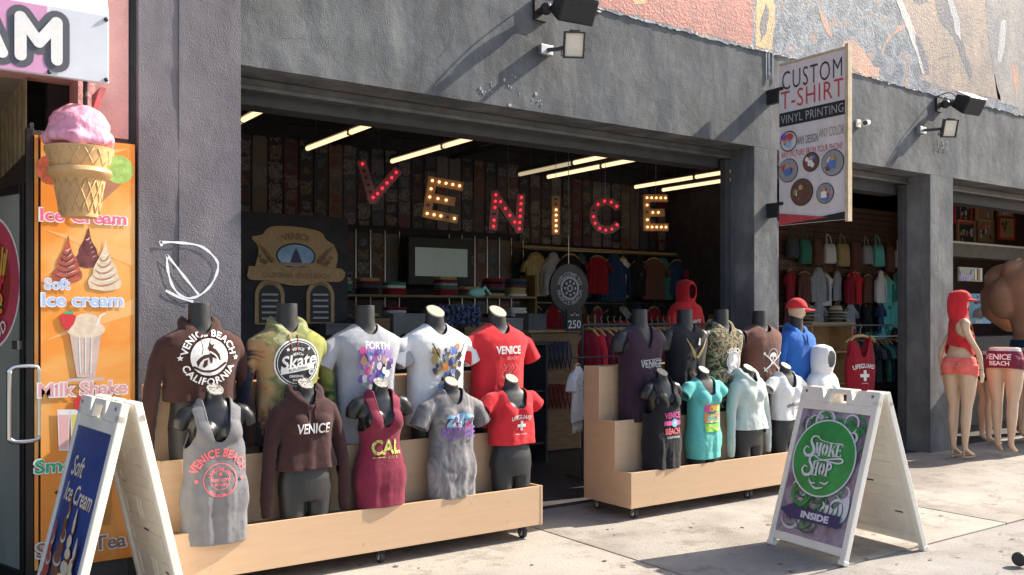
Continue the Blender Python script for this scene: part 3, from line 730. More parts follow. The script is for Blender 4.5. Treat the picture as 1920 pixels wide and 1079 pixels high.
# white paint drips and patches on the grey wall
b = MB()
wp = mat('splashed_white_paint', (.36, .38, .41), .8, var=.2, vscale=30)
for (px, py, s) in [(960, 160, .05), (925, 165, .03), (1010, 200, .04), (1440, 120, .02), (1445, 140, .025), (905, 168, .025)]:
    p = P(px, py, WY)
    for k in range(7):
        sh = blob(s * (.10 + .3 * rng.random() ** 2), (p.x + rng.gauss(0, s), p.z + rng.gauss(0, s * 1.3)), rng, 13, rng.uniform(.5, 2)); b.prism(sh[0], Vector((0, WY, 0)), XU, ZU, NY, -.004, .0035 + .0003 * k, wp)
for px in (1435, 1440, 1447):
    p = P(px, 100, WY); b.prism([(p.x, p.z), (p.x + .012, p.z), (p.x + .008, p.z - .22 - .1 * rng.random()), (p.x + .002, p.z - .2)], Vector((0, WY, 0)), XU, ZU, NY, .002, .009, wp)
tag(b.build('paint_splash', None, bld), kind='stuff')
# hairline cracks in the stucco
ckm = mat('crack_shadow', (.05, .052, .058), .9); b = MB(); rc = random.Random(12)
for (px, py, n_, dx_, dz_) in [(1180, 130, 16, .05, -.03), (700, 60, 14, .03, -.05), (1650, 240, 12, .045, -.02), (1300, 190, 10, -.03, -.04), (520, 60, 12, .05, -.01), (850, 40, 12, -.02, -.05), (1765, 430, 12, -.005, -.06)]:
    p = P(px, py, WY); pts = [(p.x, p.z)]
    for k in range(n_): pts.append((pts[-1][0] + dx_ * rc.uniform(.3, 1.4) + rc.gauss(0, .015), pts[-1][1] + dz_ * rc.uniform(.3, 1.4) + rc.gauss(0, .015)))
    V, Fs = stroke(pts, [.0035 * (1 - k / (n_ + 2)) for k in range(n_ + 1)]); b.add([(x_, WY - .0045, z_) for x_, z_ in V if True], Fs, ckm)
tag(b.build('stucco_cracks', None, bld), kind='stuff')
# house number and graffiti
o = flat('house_number', [(T('132', .15, .02, sx=.95, gap=1.25), mat('number_metal', (.10, .105, .11), .5, var=.2))], P(1766, 271, WY), XU, ZU, NY, None, off=.012)
tag(o, 'raised grey number 132 on the wall below the right floodlight', 'house number')
gr = mat('white_spray_paint', (.80, .84, .88), .7, var=.06)
G = [curve([(300, 455), (330, 455), (375, 462), (403, 485), (408, 505), (395, 535), (370, 556), (345, 558), (325, 540), (315, 510), (312, 478)], 7), curve([(312, 478), (330, 500), (352, 528), (372, 553)], 5), curve([(310, 545), (340, 560), (362, 566)], 4), curve([(300, 452), (303, 462)], 3)]
b = MB()
for ln in G:
    q = [P(x_, y_, WY - .02) for x_, y_ in ln]; V, Fs = stroke([(p.x, p.z) for p in q], [.0135 + .004 * math.sin(i_ * .9) for i_ in range(len(q))])
    b.prism  # ribbons lie just proud of the stucco
    b.add([(x_, WY - .0262, z_) for x_, z_ in V], [tuple(reversed(f)) if False else f for f in Fs], gr)
tag(b.build('graffiti', None), 'white spray painted loop with a slash on the left grey pillar', 'graffiti')
# seam line on the pillar
b = MB(); b.box((1.584, WY - .0235, 1.9), (1.587, WY - .0005, 6.3)); b.build('wall_seam', ckm, bld)

# ---------------------------------------------------------------- wall lights and speakers
def speaker_box(px, py, rz, label, sc=1.):
    p = P(px, py, WY); t = thing('wall_speaker', (p.x, WY, p.z), label, 'speaker', 'black speakers high on the front wall')
    c = Vector((p.x + .10 * sc, WY - .30, p.z - .03)); a = R(rz); dn = R(30)
    U = Vector((math.cos(a), math.sin(a), 0)); N0 = Vector((math.sin(a), -math.cos(a), 0)); N = (N0 * math.cos(dn) - ZU * math.sin(dn)).normalized(); V = N.cross(U) * -1
    if V.z < 0: V = -V
    b = MB(); w_, h, d = .165 * sc, .10 * sc, .11 * sc
    fr = [c + U * (sx_ * w_ ) + V * (sz * h) + N * d for sz in (-1, 1) for sx_ in (-1, 1)]; bk = [c + U * (sx_ * w_ * .72) + V * (sz * h * .8) - N * d for sz in (-1, 1) for sx_ in (-1, 1)]
    b.add(fr + bk, [(0, 1, 3, 2), (4, 6, 7, 5), (0, 4, 5, 1), (2, 3, 7, 6), (0, 2, 6, 4), (1, 5, 7, 3)]); b.build('cabinet', M['blackpl'], t, bevel=.012)
    b = MB(); b.fbox(c, U, V, N, -w_ * .93, w_ * .93, -h * .88, h * .88, d + .001, d + .008); b.build('grille', mat('speaker_grille', (.03, .03, .032), .7, bump=.6, bscale=300), t, bevel=.003)
    b = MB(); b.fbox(c, U, V, N, -w_ * .95, w_ * .95, h + .0, h + .012, -d * .9, d); b.build('top_plate', M['steel'] if sc > .9 else M['plastic'], t, bevel=.002)
    b = MB(); b.tube([(p.x, WY + .0, p.z), (p.x + .02, WY - .08, p.z), c - N * d * .8], [.03, .03, .03], 10); b.ell((p.x + .01, WY - .09, p.z), (.05, .05, .05)); b.box((p.x - .06, WY - .03, p.z - .08), (p.x + .06, WY, p.z + .08)); b.build('bracket', M['blackpl'], t, smooth=False)
    b = MB(); b.tube(curve([(p.x - .03, WY - .012, p.z + .1), (p.x + .05, WY - .12, p.z + .13), (p.x + .1, WY - .2, p.z + .05)], 6), .006, 6); b.build('cable', M['rubber'], t, smooth=True)
speaker_box(1010, 22, -6, 'large black box speaker on the front wall above the main opening')
speaker_box(1758, 198, -6, 'black box speaker on the front wall above the right pillar', .95)
def floodlight(px, py, label, rz=-30):
    p = P(px, py, WY); t = thing('floodlight', (p.x, WY, p.z), label, 'floodlight', 'floodlights on the front wall')
    b = MB(); b.box((p.x - .06, WY - .065, p.z - .04), (p.x + .06, WY, p.z + .04)); b.build('junction_box', M['steel'], t, bevel=.006)
    c = Vector((p.x + .05, WY - .34, p.z - .02)); a = R(rz)
    U = Vector((math.cos(a), math.sin(a), 0)); N = (Vector((math.sin(a), -math.cos(a), 0)) * .9 - ZU * .30).normalized(); V = ZU - N * ZU.dot(N); V.normalize(); U = V.cross(N).normalized()
    b = MB(); b.fbox(c, U, V, N, -.083, .083, -.100, .100, -.03, .0)
    for s in (-1, 1):
        b.fbox(c, U, V, N, s * .083, s * .070, -.100, .100, .0005, .022); b.fbox(c, U, V, N, -.0699, .0699, s * .100, s * .087, .0005, .022)
    for k in range(6): b.fbox(c, U, V, N, -.07 + k * .026, -.062 + k * .026, -.08, .08, -.055, -.0305)
    b.fbox(c, U, V, N, -.04, .04, .101, .112, -.02, .02); b.build('housing', M['trim'], t, bevel=.003)
    b = MB(); b.fbox(c, U, V, N, -.069, .069, -.086, .086, .001, .006); b.build('lens', mat('frosted_lens', (.75, .70, .58), .25, coat=.4, var=.1), t)
    b = MB(); b.tube([(p.x + .0, WY - .05, p.z), (p.x + .06, WY - .12, p.z), c - N * .03], .016, 10); b.tube([c - U * .09 - V * .02 - N * .01, c - U * .09 - V * .08 - N * .06, c + U * .09 - V * .08 - N * .06, c + U * .09 - V * .02 - N * .01], .006, 8); b.build('arm', M['trim'], t, smooth=True)
floodlight(1017, 97, 'square floodlight on an arm below the large speaker')
floodlight(1722, 246, 'small floodlight on the wall above the right pillar')
p = P(1608, 232, WY); t = thing('security_camera', tuple(p), 'small white security camera on the wall beside the hanging custom print sign', 'camera')
b = MB(); b.tube([p, p + Vector((0, -.06, 0)), p + Vector((-.03, -.10, -.02))], .012, 8); b.box((p.x - .03, WY - .02, p.z - .04), (p.x + .03, WY, p.z + .04)); b.build('mount', M['plastic'], t)
b = MB(); b.tube([p + Vector((.05, -.09, .0)), p + Vector((-.09, -.15, -.03))], [.028, .032], 12); b.build('camera_body', M['plastic'], t, auto=True)
b = MB(); b.tube([p + Vector((-.09, -.15, -.03)), p + Vector((-.097, -.153, -.0315))], .026, 12); b.build('lens', M['blackpl'], t)

# ---------------------------------------------------------------- hanging sign: custom t-shirt
sp = PX(1459, 415, 7.18)
SX = 7.18; y0 = WY - .14; q0 = PX(1459, 135, SX); q1 = PX(1594, 88, SX); q2 = PX(1455, 416, SX); q3 = PX(1592, 411, SX)
y1 = (q1.y + q3.y) / 2; ztop = q1.z; zbot = q3.z; hs = ztop - zbot; ws = y0 - y1
sg = thing('hanging_sign', (SX, WY, zbot), 'tall weathered white sign for custom t-shirt vinyl printing hung square to the wall', 'sign')
sw = mat('weathered_white_board', (.60, .56, .56), .6, c2=(.72, .66, .66), vscale=3, stretch=(1, 3, .8), bump=.05)
b = MB(); b.box((SX - .012, y1 + .03, zbot), (SX + .012, y0, ztop - .01)); b.build('board', sw, sg)
b = MB(); b.box((SX - .03, y1 - .005, zbot - .02), (SX + .03, y1 + .028, ztop + .03)); b.box((SX - .02, y1 + .03, ztop - .008), (SX + .02, y0, ztop + .012)); b.build('frame', mat('old_cream_wood', (.52, .42, .28), .7, var=.2, vscale=12), sg, bevel=.002)
for z in (PX(1450, 180, SX).z, PX(1450, 393, SX).z):
    b = MB(); b.box((SX - .028, y0 + .004, z - .08), (SX + .028, WY, z + .03)); b.box((SX - .034, y0 - .05, z + .03), (SX + .034, WY, z + .058)); b.build('bracket', M['blackpl'], sg, bevel=.003)
O = Vector((SX - .012, y0, zbot)); U = Vector((0, -1, 0)); NX = Vector((-1, 0, 0))     # u runs from the wall outwards
ck = mat('faded_black_paint', (.05, .045, .05), .7, var=.5, vscale=25); rd = mat('faded_red_paint', (.50, .06, .07), .7, var=.3, vscale=25); wh = M['white']
W_, H_ = ws - .03, hs
L = [(shift(T('CUSTOM', 1, .022, sx=.8, gap=1.08), 0, 0, .145), ck)]
def at(sh, u, v): return shift(sh, u * W_, v * H_)
def fitT(s, wfrac, hfrac, bold=.02, gap=1.05):
    sh = T(s, 1, bold, gap=gap); x0 = min(v[0] for v in sh[0]); x1 = max(v[0] for v in sh[0]); y0_ = min(v[1] for v in sh[0]); y1_ = max(v[1] for v in sh[0])
    kx = wfrac * W_ / (x1 - x0); ky = hfrac * H_ / (y1_ - y0_)
    return [((x - (x0 + x1) / 2) * kx, (y - (y0_ + y1_) / 2) * ky) for x, y in sh[0]], sh[1]
def fit(sh, w_, h):
    x0 = min(v[0] for v in sh[0]); x1 = max(v[0] for v in sh[0]); y0_ = min(v[1] for v in sh[0]); y1_ = max(v[1] for v in sh[0])
    return [((x - (x0 + x1) / 2) * w_ / (x1 - x0), (y - (y0_ + y1_) / 2) * h / (y1_ - y0_)) for x, y in sh[0]], sh[1]
L = [(at(fitT('CUSTOM', .90, .115, -.004, 1.15), .5, .895), ck), (at(fitT('T-SHIRT', .94, .11, -.002, 1.1), .5, .775), rd), (at(rect(W_ * .99, H_ * .085), .5, .655), M['inkb']),
     (at(fitT('VINYL PRINTING', .94, .052, -.006), .5, .655), M['greyink']),
     (at(disc(W_ * .135), .155, .515), M['inkb']), (at(disc(W_ * .12), .155, .515), sw),
     (at(fitT('ANY DESIGN', .31, .05, -.005), .445, .507), ck), (at(fitT('ANY COLOR', .36, .055, -.005), .80, .527), M['gold']), (at(fitT('ANY PICTURE FROM YOUR PHONE', .92, .038, -.005), .5, .435), rd)]
for u, v, r in ((.15, .335, .155), (.50, .365, .125), (.82, .34, .165), (.36, .19, .175), (.71, .165, .13)):
    L += [(at(disc(W_ * r), u, v), M['inkb'])]
L += [(([(0, 0), (W_, 0), (W_, H_ * .045), (W_ * .0, .0)], [(0, 1, 2, 3)]), M['inkb']), (([(0, .002), (W_ * .75, H_ * .022), (0, H_ * .075)], [(0, 1, 2)]), rd)]
r_ = random.Random(5); cols = [M['white'], M['blueink'], rd, M['gold'], mat('photo_brown', (.14, .07, .05), .6), mat('photo_grey', (.3, .3, .31), .6), mat('photo_skin', (.5, .3, .2), .6)]
for u, v, r in ((.15, .335, .145), (.50, .365, .115), (.82, .34, .155), (.36, .19, .165), (.71, .165, .12)):
    L.append((at(disc(W_ * r), u, v), cols[r_.choice([3, 4, 5])]))
for u, v, r in ((.15, .335, .13), (.50, .365, .10), (.82, .34, .135), (.36, .19, .15), (.71, .165, .11)):
    for k in range(7): L.append((blob(W_ * r * .33, (u * W_ + r_.uniform(-.5, .5) * r * W_, v * H_ + r_.uniform(-.6, .6) * r * W_), r_), r_.choice(cols)))
    L.append((at(poly([(-.5, -.75), (.5, -.75), (.55, .1), (.3, .3), (-.3, .3), (-.55, .1)], W_ * r * .7), u, v), r_.choice([cols[0], cols[2], cols[4], cols[1]])))
    L.append((at(disc(W_ * r * .22), u, v + r * .19), cols[6]))
for c_, (dx, dz) in zip((rd, rd, M['blueink'], M['orange'], M['cyan'], M['purple']), ((.0, .04), (.05, .05), (.0, -.035), (-.03, .02), (.02, -.05), (-.05, .055))): L.append((blob(W_ * .05, ((.155 + dx) * W_, .515 * H_ + dz * W_), r_), c_))
# reverse u so the text reads from the street side
flat('print', L, O, U, ZU, NX, sg, step=.0004)
# ---------------------------------------------------------------- stepped display stands
def podium(x0, x1, yf, label):
    t = thing('display_stand', ((x0 + x1) / 2, yf + .29, 0), label, 'display stand', 'stepped plywood display stands')
    Z = [.375, .76, 1.18]; Y = [yf, yf + .19, yf + .38]; yb = yf + .57; th = .018; z0 = .095
    prof = [(yf, z0), (yf, Z[0]), (Y[1] - .0, Z[0] - .008), (Y[1], Z[1]), (Y[2], Z[1] - .006), (Y[2], Z[2]), (yb, Z[2]), (yb, z0)]
    for x in (x0, x1 - th):
        b = MB(); b.prism([(y, z) for y, z in prof], Vector((x, 0, 0)), Vector((0, 1, 0)), ZU, XU, 0, th); b.build('side_panel', M['ply'], t, bevel=.0015)
    a, c = x0 + th + .001, x1 - th - .001
    b = MB(); b.box((a, yf + .002, z0 + .002), (c, yf + .02, Z[0] - .002)); b.build('front_board', M['ply'], t, bevel=.0015)
    b = MB(); b.box((a, Y[1] + .002, Z[0] - .03), (c, Y[1] + .02, Z[1] - .002)); b.build('front_board', M['ply'], t, bevel=.0015)
    b = MB(); b.box((a, Y[2] + .002, Z[1] - .03), (c, Y[2] + .02, Z[2] - .002)); b.build('front_board', M['ply'], t, bevel=.0015)
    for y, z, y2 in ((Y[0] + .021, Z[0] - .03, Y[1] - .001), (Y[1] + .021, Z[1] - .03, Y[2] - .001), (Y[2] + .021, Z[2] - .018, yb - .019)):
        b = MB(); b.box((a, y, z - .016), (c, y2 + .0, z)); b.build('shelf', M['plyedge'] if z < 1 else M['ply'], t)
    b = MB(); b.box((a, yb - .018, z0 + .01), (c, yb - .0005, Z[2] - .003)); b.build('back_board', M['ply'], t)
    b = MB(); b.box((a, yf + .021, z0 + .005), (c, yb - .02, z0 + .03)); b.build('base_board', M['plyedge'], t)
    b = MB()
    for x in (x0 + .25, (x0 + x1) / 2 - .1, x1 - .3):
        for z in (.16, .30): b.tube([(x, yf + .0015, z), (x, yf - .0005, z)], .004, 8)
    b.build('screw_heads', M['steel'], t)
    for x in (x0 + .10, (x0 + x1) / 2 + .05, x1 - .12):
        for y in (yf + .07, yb - .07):
            cs = MB(); cs.box((x - .028, y - .03, z0 - .006), (x + .028, y + .03, z0 + .004))
            for s in (-1, 1): cs.prism([(-.022, .086), (.022, .086), (.03, .03), (.014, .024)], Vector((x + s * .017, y, 0)), Vector((0, 1, 0)), ZU, XU, -.0015, .0015)
            f = cs.build('caster', M['steel'], t, bevel=.001)
            wl = MB(); wl.tube([(x - .015, y + .012, .040), (x + .015, y + .012, .040)], .040, 20); wl.build('wheel', M['rubber'], f, bevel=.003)
            hb = MB(); hb.tube([(x - .0165, y + .012, .040), (x + .0165, y + .012, .040)], .022, 14); hb.build('hub', M['plastic'], f)
    return t
podium(1.36, 3.965, 5.24, 'long plywood three-step display stand on casters at the left, crowded with dressed busts')
podium(4.83, 7.62, 5.25, 'plywood three-step display stand on casters at the right, beside the green sign board')

# ---------------------------------------------------------------- dressed busts
GL, GR = 'busts on the left stand', 'busts on the right stand'
YB, YFr, ZB, ZF = 5.525, 5.335, .735, .35
def prong(px, label): return label
W = M['white']
# 1 brown hoodie
t = mannequin(374, YB, ZB, 'm', 'black bust in a chocolate brown hoodie with a white round bear print', GL, arms=False, bm_='blackm', sc=1.09)
h, tr = garment('m', 'hoodie', .33, C['brown'], t, 'hoodie', [scoop(.068, .685, .76, .72, 2)], loose=.02, seed=1, sleeve=.06, hood='down', fold=.009)
strings(t, tr, C['brown2'])
bear = poly([(-.62, -.55), (-.5, -.3), (-.35, -.12), (-.05, -.02), (.05, -.35), (.15, -.3), (.16, -.02), (.42, -.1), (.62, -.2), (.55, .15), (.35, .42), (.18, .52), (.30, .72), (.12, .68), (-.02, .86), (-.04, .62), (-.12, .5), (-.02, .34), (.12, .3), (-.02, .16), (-.3, .12), (-.52, -.02), (-.72, -.25)], .098, (0, 0))
pr = [(bend(T('VENICE BEACH', .052, .028, gap=1.12), .132), W), (bend(T('CALIFORNIA', .052, .028, gap=1.12), .132, True), W), (star(.018, (-.150, -.004)), W), (star(.018, (.150, -.004)), W), (disc(.100), W),
      (bear, C['brown']), (curve and stroke(curve([(-.085, -.05), (-.03, -.075), (.03, -.07), (.09, -.03)]), .012), C['brown']), (poly([(-.30, -.2), (-.1, -.12), (-.12, -.45), (-.3, -.6), (-.38, -.5)], .098), C['brown']), (stroke(curve([(.0, .03), (.03, .01), (.05, -.02)]), .007), W)]
wrap('print', pr, tr, h, (.018, .565))
# 2 olive tie-dye hoodie
t = mannequin(538, YB, ZB, 'm', 'black bust in an olive and orange tie-dye hoodie with a black round skate print', GL, arms=False, bm_='blackm', sc=1.09)
h, tr = garment('m', 'hoodie', .06, C['dye'], t, 'hoodie', [scoop(.066, .685, .76, .72, 2)], loose=.016, seed=2, sleeve=.03, hood='down', fold=.009)
strings(t, tr, mat('rust_cord', (.25, .07, .04), .8))
pr = [(disc(.137), W), (disc(.129), M['inkb']), (ring(.117, .121), W), (bend(T('VENICE', .022, .02), .080), W), (bend(T('BEACH', .020, .02), .052), W), (shift(T('Skate', .105, .02, shear=.25, sx=.95, rot=.15), .0, .012), W),
      (stroke([(-.10, -.052), (.10, -.018)], .030), W), (T('BUILDING', .022, .02, rot=.17, gap=1.2, at=(0, -.035)), M['inkb']), (star(.012, (-.06, .075)), W), (star(.012, (.065, .08)), W), (disc(.021, (.085, -.052)), M['greyink']), (T('SB', .016, .03, at=(.085, -.052)), M['navy']),
      (T('ORIGINAL', .019, .015, at=(-.01, -.076)), W), (T('SKATERS', .017, .015, at=(0, -.098)), W)]
wrap('print', pr, tr, h, (.02, .520))
# 3 grey tee with purple print
def figures(rng, w_, h, cols, n=34):
    o = []
    for k in range(n):
        sh = blob(rng.uniform(.010, .026), (rng.uniform(-w_, w_), rng.uniform(-h, h)), rng, 9, 1.3); o.append((sh, rng.choice(cols)))
    for k in range(9):
        x, y = rng.uniform(-w_, w_) * .8, rng.uniform(-h * .5, h * .7)
        o.append((stroke([(x, y), (x + rng.uniform(-.03, .03), y + rng.uniform(.03, .06))], .008), rng.choice(cols)))
    return o
rg = random.Random(11)
t = mannequin(684, YB, ZB, 'm', 'black bust in a light grey tee with a purple and blue group print', GL, arms=False, bm_='blackm', sc=1.08)
h, tr = garment('m', 'tee', .03, C['lgrey'], t, 'tee', [scoop(.072, .672, .735, .70, 2.2)], loose=.02, seed=3, sleeve='short', fold=.009)
lil = ink('lilac_ink', (.34, .24, .5)); 
pr = [(poly([(-.115, -.04), (-.10, .10), (-.02, .12), (.11, .10), (.12, -.03), (.05, -.02), (-.03, .0)]), lil), (poly([(-.09, -.12), (-.10, -.03), (-.03, .01), (.05, -.01), (.10, -.04), (.10, -.12), (.03, -.15), (-.05, -.15)]), M['greyink'])]
pr += figures(rg, .10, .09, [M['purple'], M['navy'], W, M['magenta'], lil, M['blueink'], mat('peach_ink', (.5, .27, .18), .7)], 40) + [(T('FORTN', .062, .03, sx=.8, at=(0, .115), rot=-.04), W)]
wrap('print', pr, tr, h, (.012, .50))
# 4 white tee
t = mannequin(815, YB, ZB, 'm', 'black bust in a white tee with a dark and gold group print', GL, arms=False, bm_='blackm', sc=1.08, tilt=True)
h, tr = garment('m', 'tee', .10, C['white'], t, 'tee', [scoop(.072, .665, .735, .70, 2.2)], loose=.02, seed=4, sleeve='short', fold=.009)
pr = figures(rg, .10, .10, [M['navy'], M['gold'], M['greyink'], M['inkb'], M['gold'], M['blueink'], M['orange']], 46) + [(stroke([(-.12, .13), (-.07, .04)], .009), M['inkb']), (stroke([(.12, .13), (.07, .03)], .009), M['inkb']), (T('FORT', .06, .03, sx=.9, at=(-.01, -.145)), M['blueink'])]
wrap('print', pr, tr, h, (.015, .49))
cp = [c for c in t.children if c.name.startswith('neck_cap')]
# 5 red tee
t = mannequin(932, YB, ZB, 'm', 'black bust in a bright red hip-length tee lettered in white, behind the cropped red tee', GL, arms=False, bm_='blackm', sc=1.08, tilt=True)
h, tr = garment('m', 'tee', .06, C['red'], t, 'tee', [scoop(.072, .665, .735, .70, 2.2)], loose=.02, seed=5, sleeve='short', fold=.009)
lr = ink('pale_red_ink', (.75, .22, .22))
pr = [(T('VENICE', .072, .03, sx=.82), W), (T('BEACH', .03, .01, at=(.03, -.055)), lr)] + [(stroke(curve([(a, -.09), (a + .02, -.12), (a - .01, -.16), (a + .015, -.20)]), .004), lr) for a in (-.04, -.01, .02, .05)] + [(ring(.022, .026, (.0, -.13)), lr)]
wrap('print', pr, tr, h, (.015, .565))
# left front row
t = mannequin(402, YFr - .028, ZF, 'f', 'glossy black bust in a long heather grey tank with a coral round print', GL, capm='capg', sc=1.04)
tank = lambda w_=.078, low=.50, xc=.205, zc=.60, rx=.088, rz=.15: [scoop(w_, low, .73, .62, 3.2), armhole(xc, zc, rx, rz)]
h, tr = garment('f', 'tank', -.05, C['grey'], t, 'tank_top', tank(), loose=.008, seed=6, flare=.012, fold=.007)
hp = M['pinkink']
pr = [(bend(T('VENICE BEACH', .062, .035, sx=.82, gap=1.1), .145, at=(0, -.055)), hp), (ring(.087, .092, (0, -.06)), hp), (ring(.050, .053, (0, -.06)), hp), (bend(T('LIVE THE LIFE', .026, .02), .060, at=(0, -.06)), hp), (bend(T('CALIFORNIA', .024, .02), .084, True, at=(0, -.06)), hp),
      (T('SURF CITY', .021, .02, at=(0, -.06)), hp), (T('WAVES', .021, .02, at=(0, -.085)), hp), (star(.016, (0, -.03), 6), hp), (disc(.010, (-.125, -.06), 12), hp), (disc(.010, (.125, -.06), 12), hp)]
wrap('print', pr, tr, h, (.0, .36))
t = mannequin(572, YFr, ZF, 'f', 'black bust in a cropped dark brown hoodie lettered in white, speckled disc on its neck', GL, arms=False, capm='capg', bm_='blackm', sc=1.05)
h, tr = garment('f', 'hoodie', .30, C['brown2'], t, 'cropped_hoodie', [scoop(.058, .66, .745, .72, 2)], loose=.018, seed=7, sleeve=.03, hood='down', fold=.011, flare=.02)
wrap('print', [(T('VENICE', .082, .016, sx=.72), W)], tr, h, (.005, .535))
strings(t, tr, C['brown2'])
t = mannequin(712, YFr - .012, ZF, 'f', 'black bust in a tight maroon tank dress with yellow camouflage lettering', GL, capm='capg', sc=1.03)
h, tr = garment('f', 'tank', .027, C['maroon'], t, 'tank_dress', [scoop(.066, .51, .73, .60, 3), armhole(.185, .60, .088, .14)], seed=8, tight=True, fold=.006)
cy = ramp(ink('camouflage_ink', (.4, .4, .1)), [(0, (.08, .10, .03)), (.42, (.55, .50, .12)), (.55, (.22, .22, .06)), (.62, (.66, .62, .25))], scale=40, detail=2, interp='CONSTANT')
wrap('print', [(T('CAL', .125, .03, sx=.85), cy), (stroke([(-.095, -.062), (-.01, -.062)], .005), cy), (T('LIFE', .022, .0, at=(.04, -.066), gap=1.8), cy)], tr, h, (.004, .395))
t = mannequin(845, YFr, ZF, 'f', 'black bust in a grey tie-dye tee with a purple name across the chest', GL, arms=False, sc=1.01)
h, tr = garment('f', 'tee', .02, C['dye2'], t, 'tee', [scoop(.075, .63, .735, .68, 2.4)], loose=.012, seed=9, sleeve='short', fold=.008)
pr0 = [(poly([(-.11, .04), (-.09, .06), (-.03, .05), (.02, .07), (.09, .055), (.11, .04), (.06, .03), (-.05, .03)]), M['cyan'])] + figures(rg, .09, .015, [M['navy'], M['magenta'], W, M['cyan']], 16)
pr0 = [(shift(q[0], 0, .040), q[1]) for q in pr0] + [(T('FORTNITE', .105, .020, sx=.50, gap=1.08, at=(0, -.022)), M['purple'])]
wrap('print', pr0, tr, h, (.006, .475))
t = mannequin(958, YFr, ZF, 'f', 'black bust in a cropped red off-shoulder tee with a white cross, above bare black hips', GL, arms=False, sc=1.01)
h, tr = garment('f', 'tee', .335, C['red'], t, 'cropped_tee', [scoop(.105, .575, .73, .68, 3.2)], loose=.014, seed=10, sleeve='cap', fold=.011, flare=.02)
cross = poly([(-.3, -1), (.3, -1), (.3, -.3), (1, -.3), (1, .3), (.3, .3), (.3, 1), (-.3, 1), (-.3, .3), (-1, .3), (-1, -.3), (-.3, -.3)])
pr = [(bend(T('LIFEGUARD', .040, .02, sx=.85), .3, at=(0, -.24)), W), (shift(cross, 0, 0, .034), W), (T('VENICE BEACH CA', .012, .01, at=(0, -.06)), W)]
wrap('print', pr, tr, h, (.015, .465))
for nm, px in (('a', 375),): pass
# right rear row
YB2, YF2 = 5.535, 5.345
t = mannequin(1199, YB2, ZB, 'm', 'black bust in a long dark plum low-cut tank with grey scrawled lettering', GR, bm_='blackm', sc=1.06)
h, tr = garment('m', 'tank', .0, C['plum'], t, 'tank_top', [scoop(.085, .545, .74, .67, 1.1), armhole(.235, .60, .062, .13)], loose=.014, seed=12, fold=.009)
wrap('print', [(T('VENICE', .085, .01, sx=.8), M['greyink'])] + [(stroke([(rg.uniform(-.14, .14), rg.uniform(-.04, .04)) for _ in range(3)], .004), M['greyink']) for _ in range(9)], tr, h, (.03, .44))
t = mannequin(1284, YB2, ZB, 'm', 'black bust in a black sleeveless top with a faint gold winged crest', GR, bm_='blackm', sc=1.06)
h, tr = garment('m', 'tank', .1, C['blackc'], t, 'sleeveless_top', [scoop(.07, .665, .735, .70, 1.4), armhole(.262, .60, .062, .13)], loose=.014, seed=13)
gd = M['gold']; pr = []
for s in (-1, 1):
    for k in range(5): pr.append((stroke(curve([(s * .01, -.04 + .01 * k), (s * (.04 + .012 * k), .0 + .022 * k), (s * (.06 + .014 * k), .05 + .02 * k)]), [.004 + .006 * math.sin(PI * i / 16) for i in range(17)]), gd))
pr += [(ring(.074, .080, (0, -.13), a0=PI, a1=2 * PI), gd), (bend(T('CALIFORNIA', .026, .01), .062, True, at=(0, -.10)), gd), (star(.018, (0, -.02)), gd)]
wrap('print', pr, tr, h, (.02, .50))
b = MB(); b.fbox(Vector((.045, -.118, .60)), Vector((1, .2, -.2)).normalized(), Vector((.2, 0, 1)).normalized(), Vector((0, -1, 0)), -.012, .012, -.028, .028, 0, .002); b.build('price_tag', M['plastic'], t, world=False)
t = mannequin(1352, YB2, ZB, 'm', 'black bust in a camouflage sleeveless hoodie with a large pale round print', GR, bm_='blackm', sc=1.06)
h, tr = garment('m', 'tank', .06, C['camo'], t, 'sleeveless_hoodie', [scoop(.075, .66, .755, .71, 1.8), armhole(.258, .60, .062, .13)], loose=.016, seed=14, hood='down')
pr = [(bend(T('VENICE', .05, .025), .10, at=(0, 0)), W), (ring(.078, .085), W), (disc(.074), M['greyink']), (poly([(-.6, -.4), (-.1, .1), (-.2, .6), (.25, .7), (.6, .1), (.3, -.2), (.5, -.7), (0, -.5)], .085), W), (bend(T('BEACH', .05, .025), .10, True), W)]
wrap('print', pr, tr, h, (.03, .43))
t = mannequin(1424, YB2, ZB, 'm', 'black bust in a washed brown sleeveless tee with a white skull and crossed swords', GR, arms=False, bm_='blackm', sc=1.05)
h, tr = garment('m', 'tank', .05, C['brown3'], t, 'sleeveless_tee', [scoop(.075, .665, .735, .70, 2), lambda v: .225 - abs(v.x)], loose=.03, seed=15, sleeve='cap')
pr = [(shift(ring(.056, .064, (0, .04), a0=-.3, a1=PI + .3), 0, 0), M['greyink']), (poly([(-.5, .55), (-.2, .8), (.2, .8), (.5, .55), (.55, .1), (.3, -.1), (.28, -.4), (-.28, -.4), (-.3, -.1), (-.55, .1)], .085), W), (disc(.014, (-.02, .018)), C['brown3']), (disc(.014, (.02, .018)), C['brown3']), (poly([(-.01, -.01), (.01, -.01), (0, .008)]), C['brown3']),
      (stroke([(-.10, .05), (.11, -.09)], .012), W), (stroke([(.10, .05), (-.11, -.09)], .012), W), (stroke([(-.115, -.06), (-.075, -.10)], .010), W), (stroke([(.115, -.06), (.075, -.10)], .010), W), (disc(.012, (-.115, .06)), W), (disc(.012, (.115, .06)), W), (T('VENICE', .028, .01, at=(0, -.115)), W)]
wrap('print', pr, tr, h, (.03, .43))
t = mannequin(1493, YB2, ZB, 'm', 'bust in a royal blue hoodie wearing a red cap', GR, arms=False, bm_='blackm')
h, tr = garment('m', 'hoodie', .05, C['blue'], t, 'hoodie', [scoop(.068, .685, .76, .72, 2)], loose=.02, seed=16, sleeve=.05, hood='down')
strings(t, tr, C['navyc'])
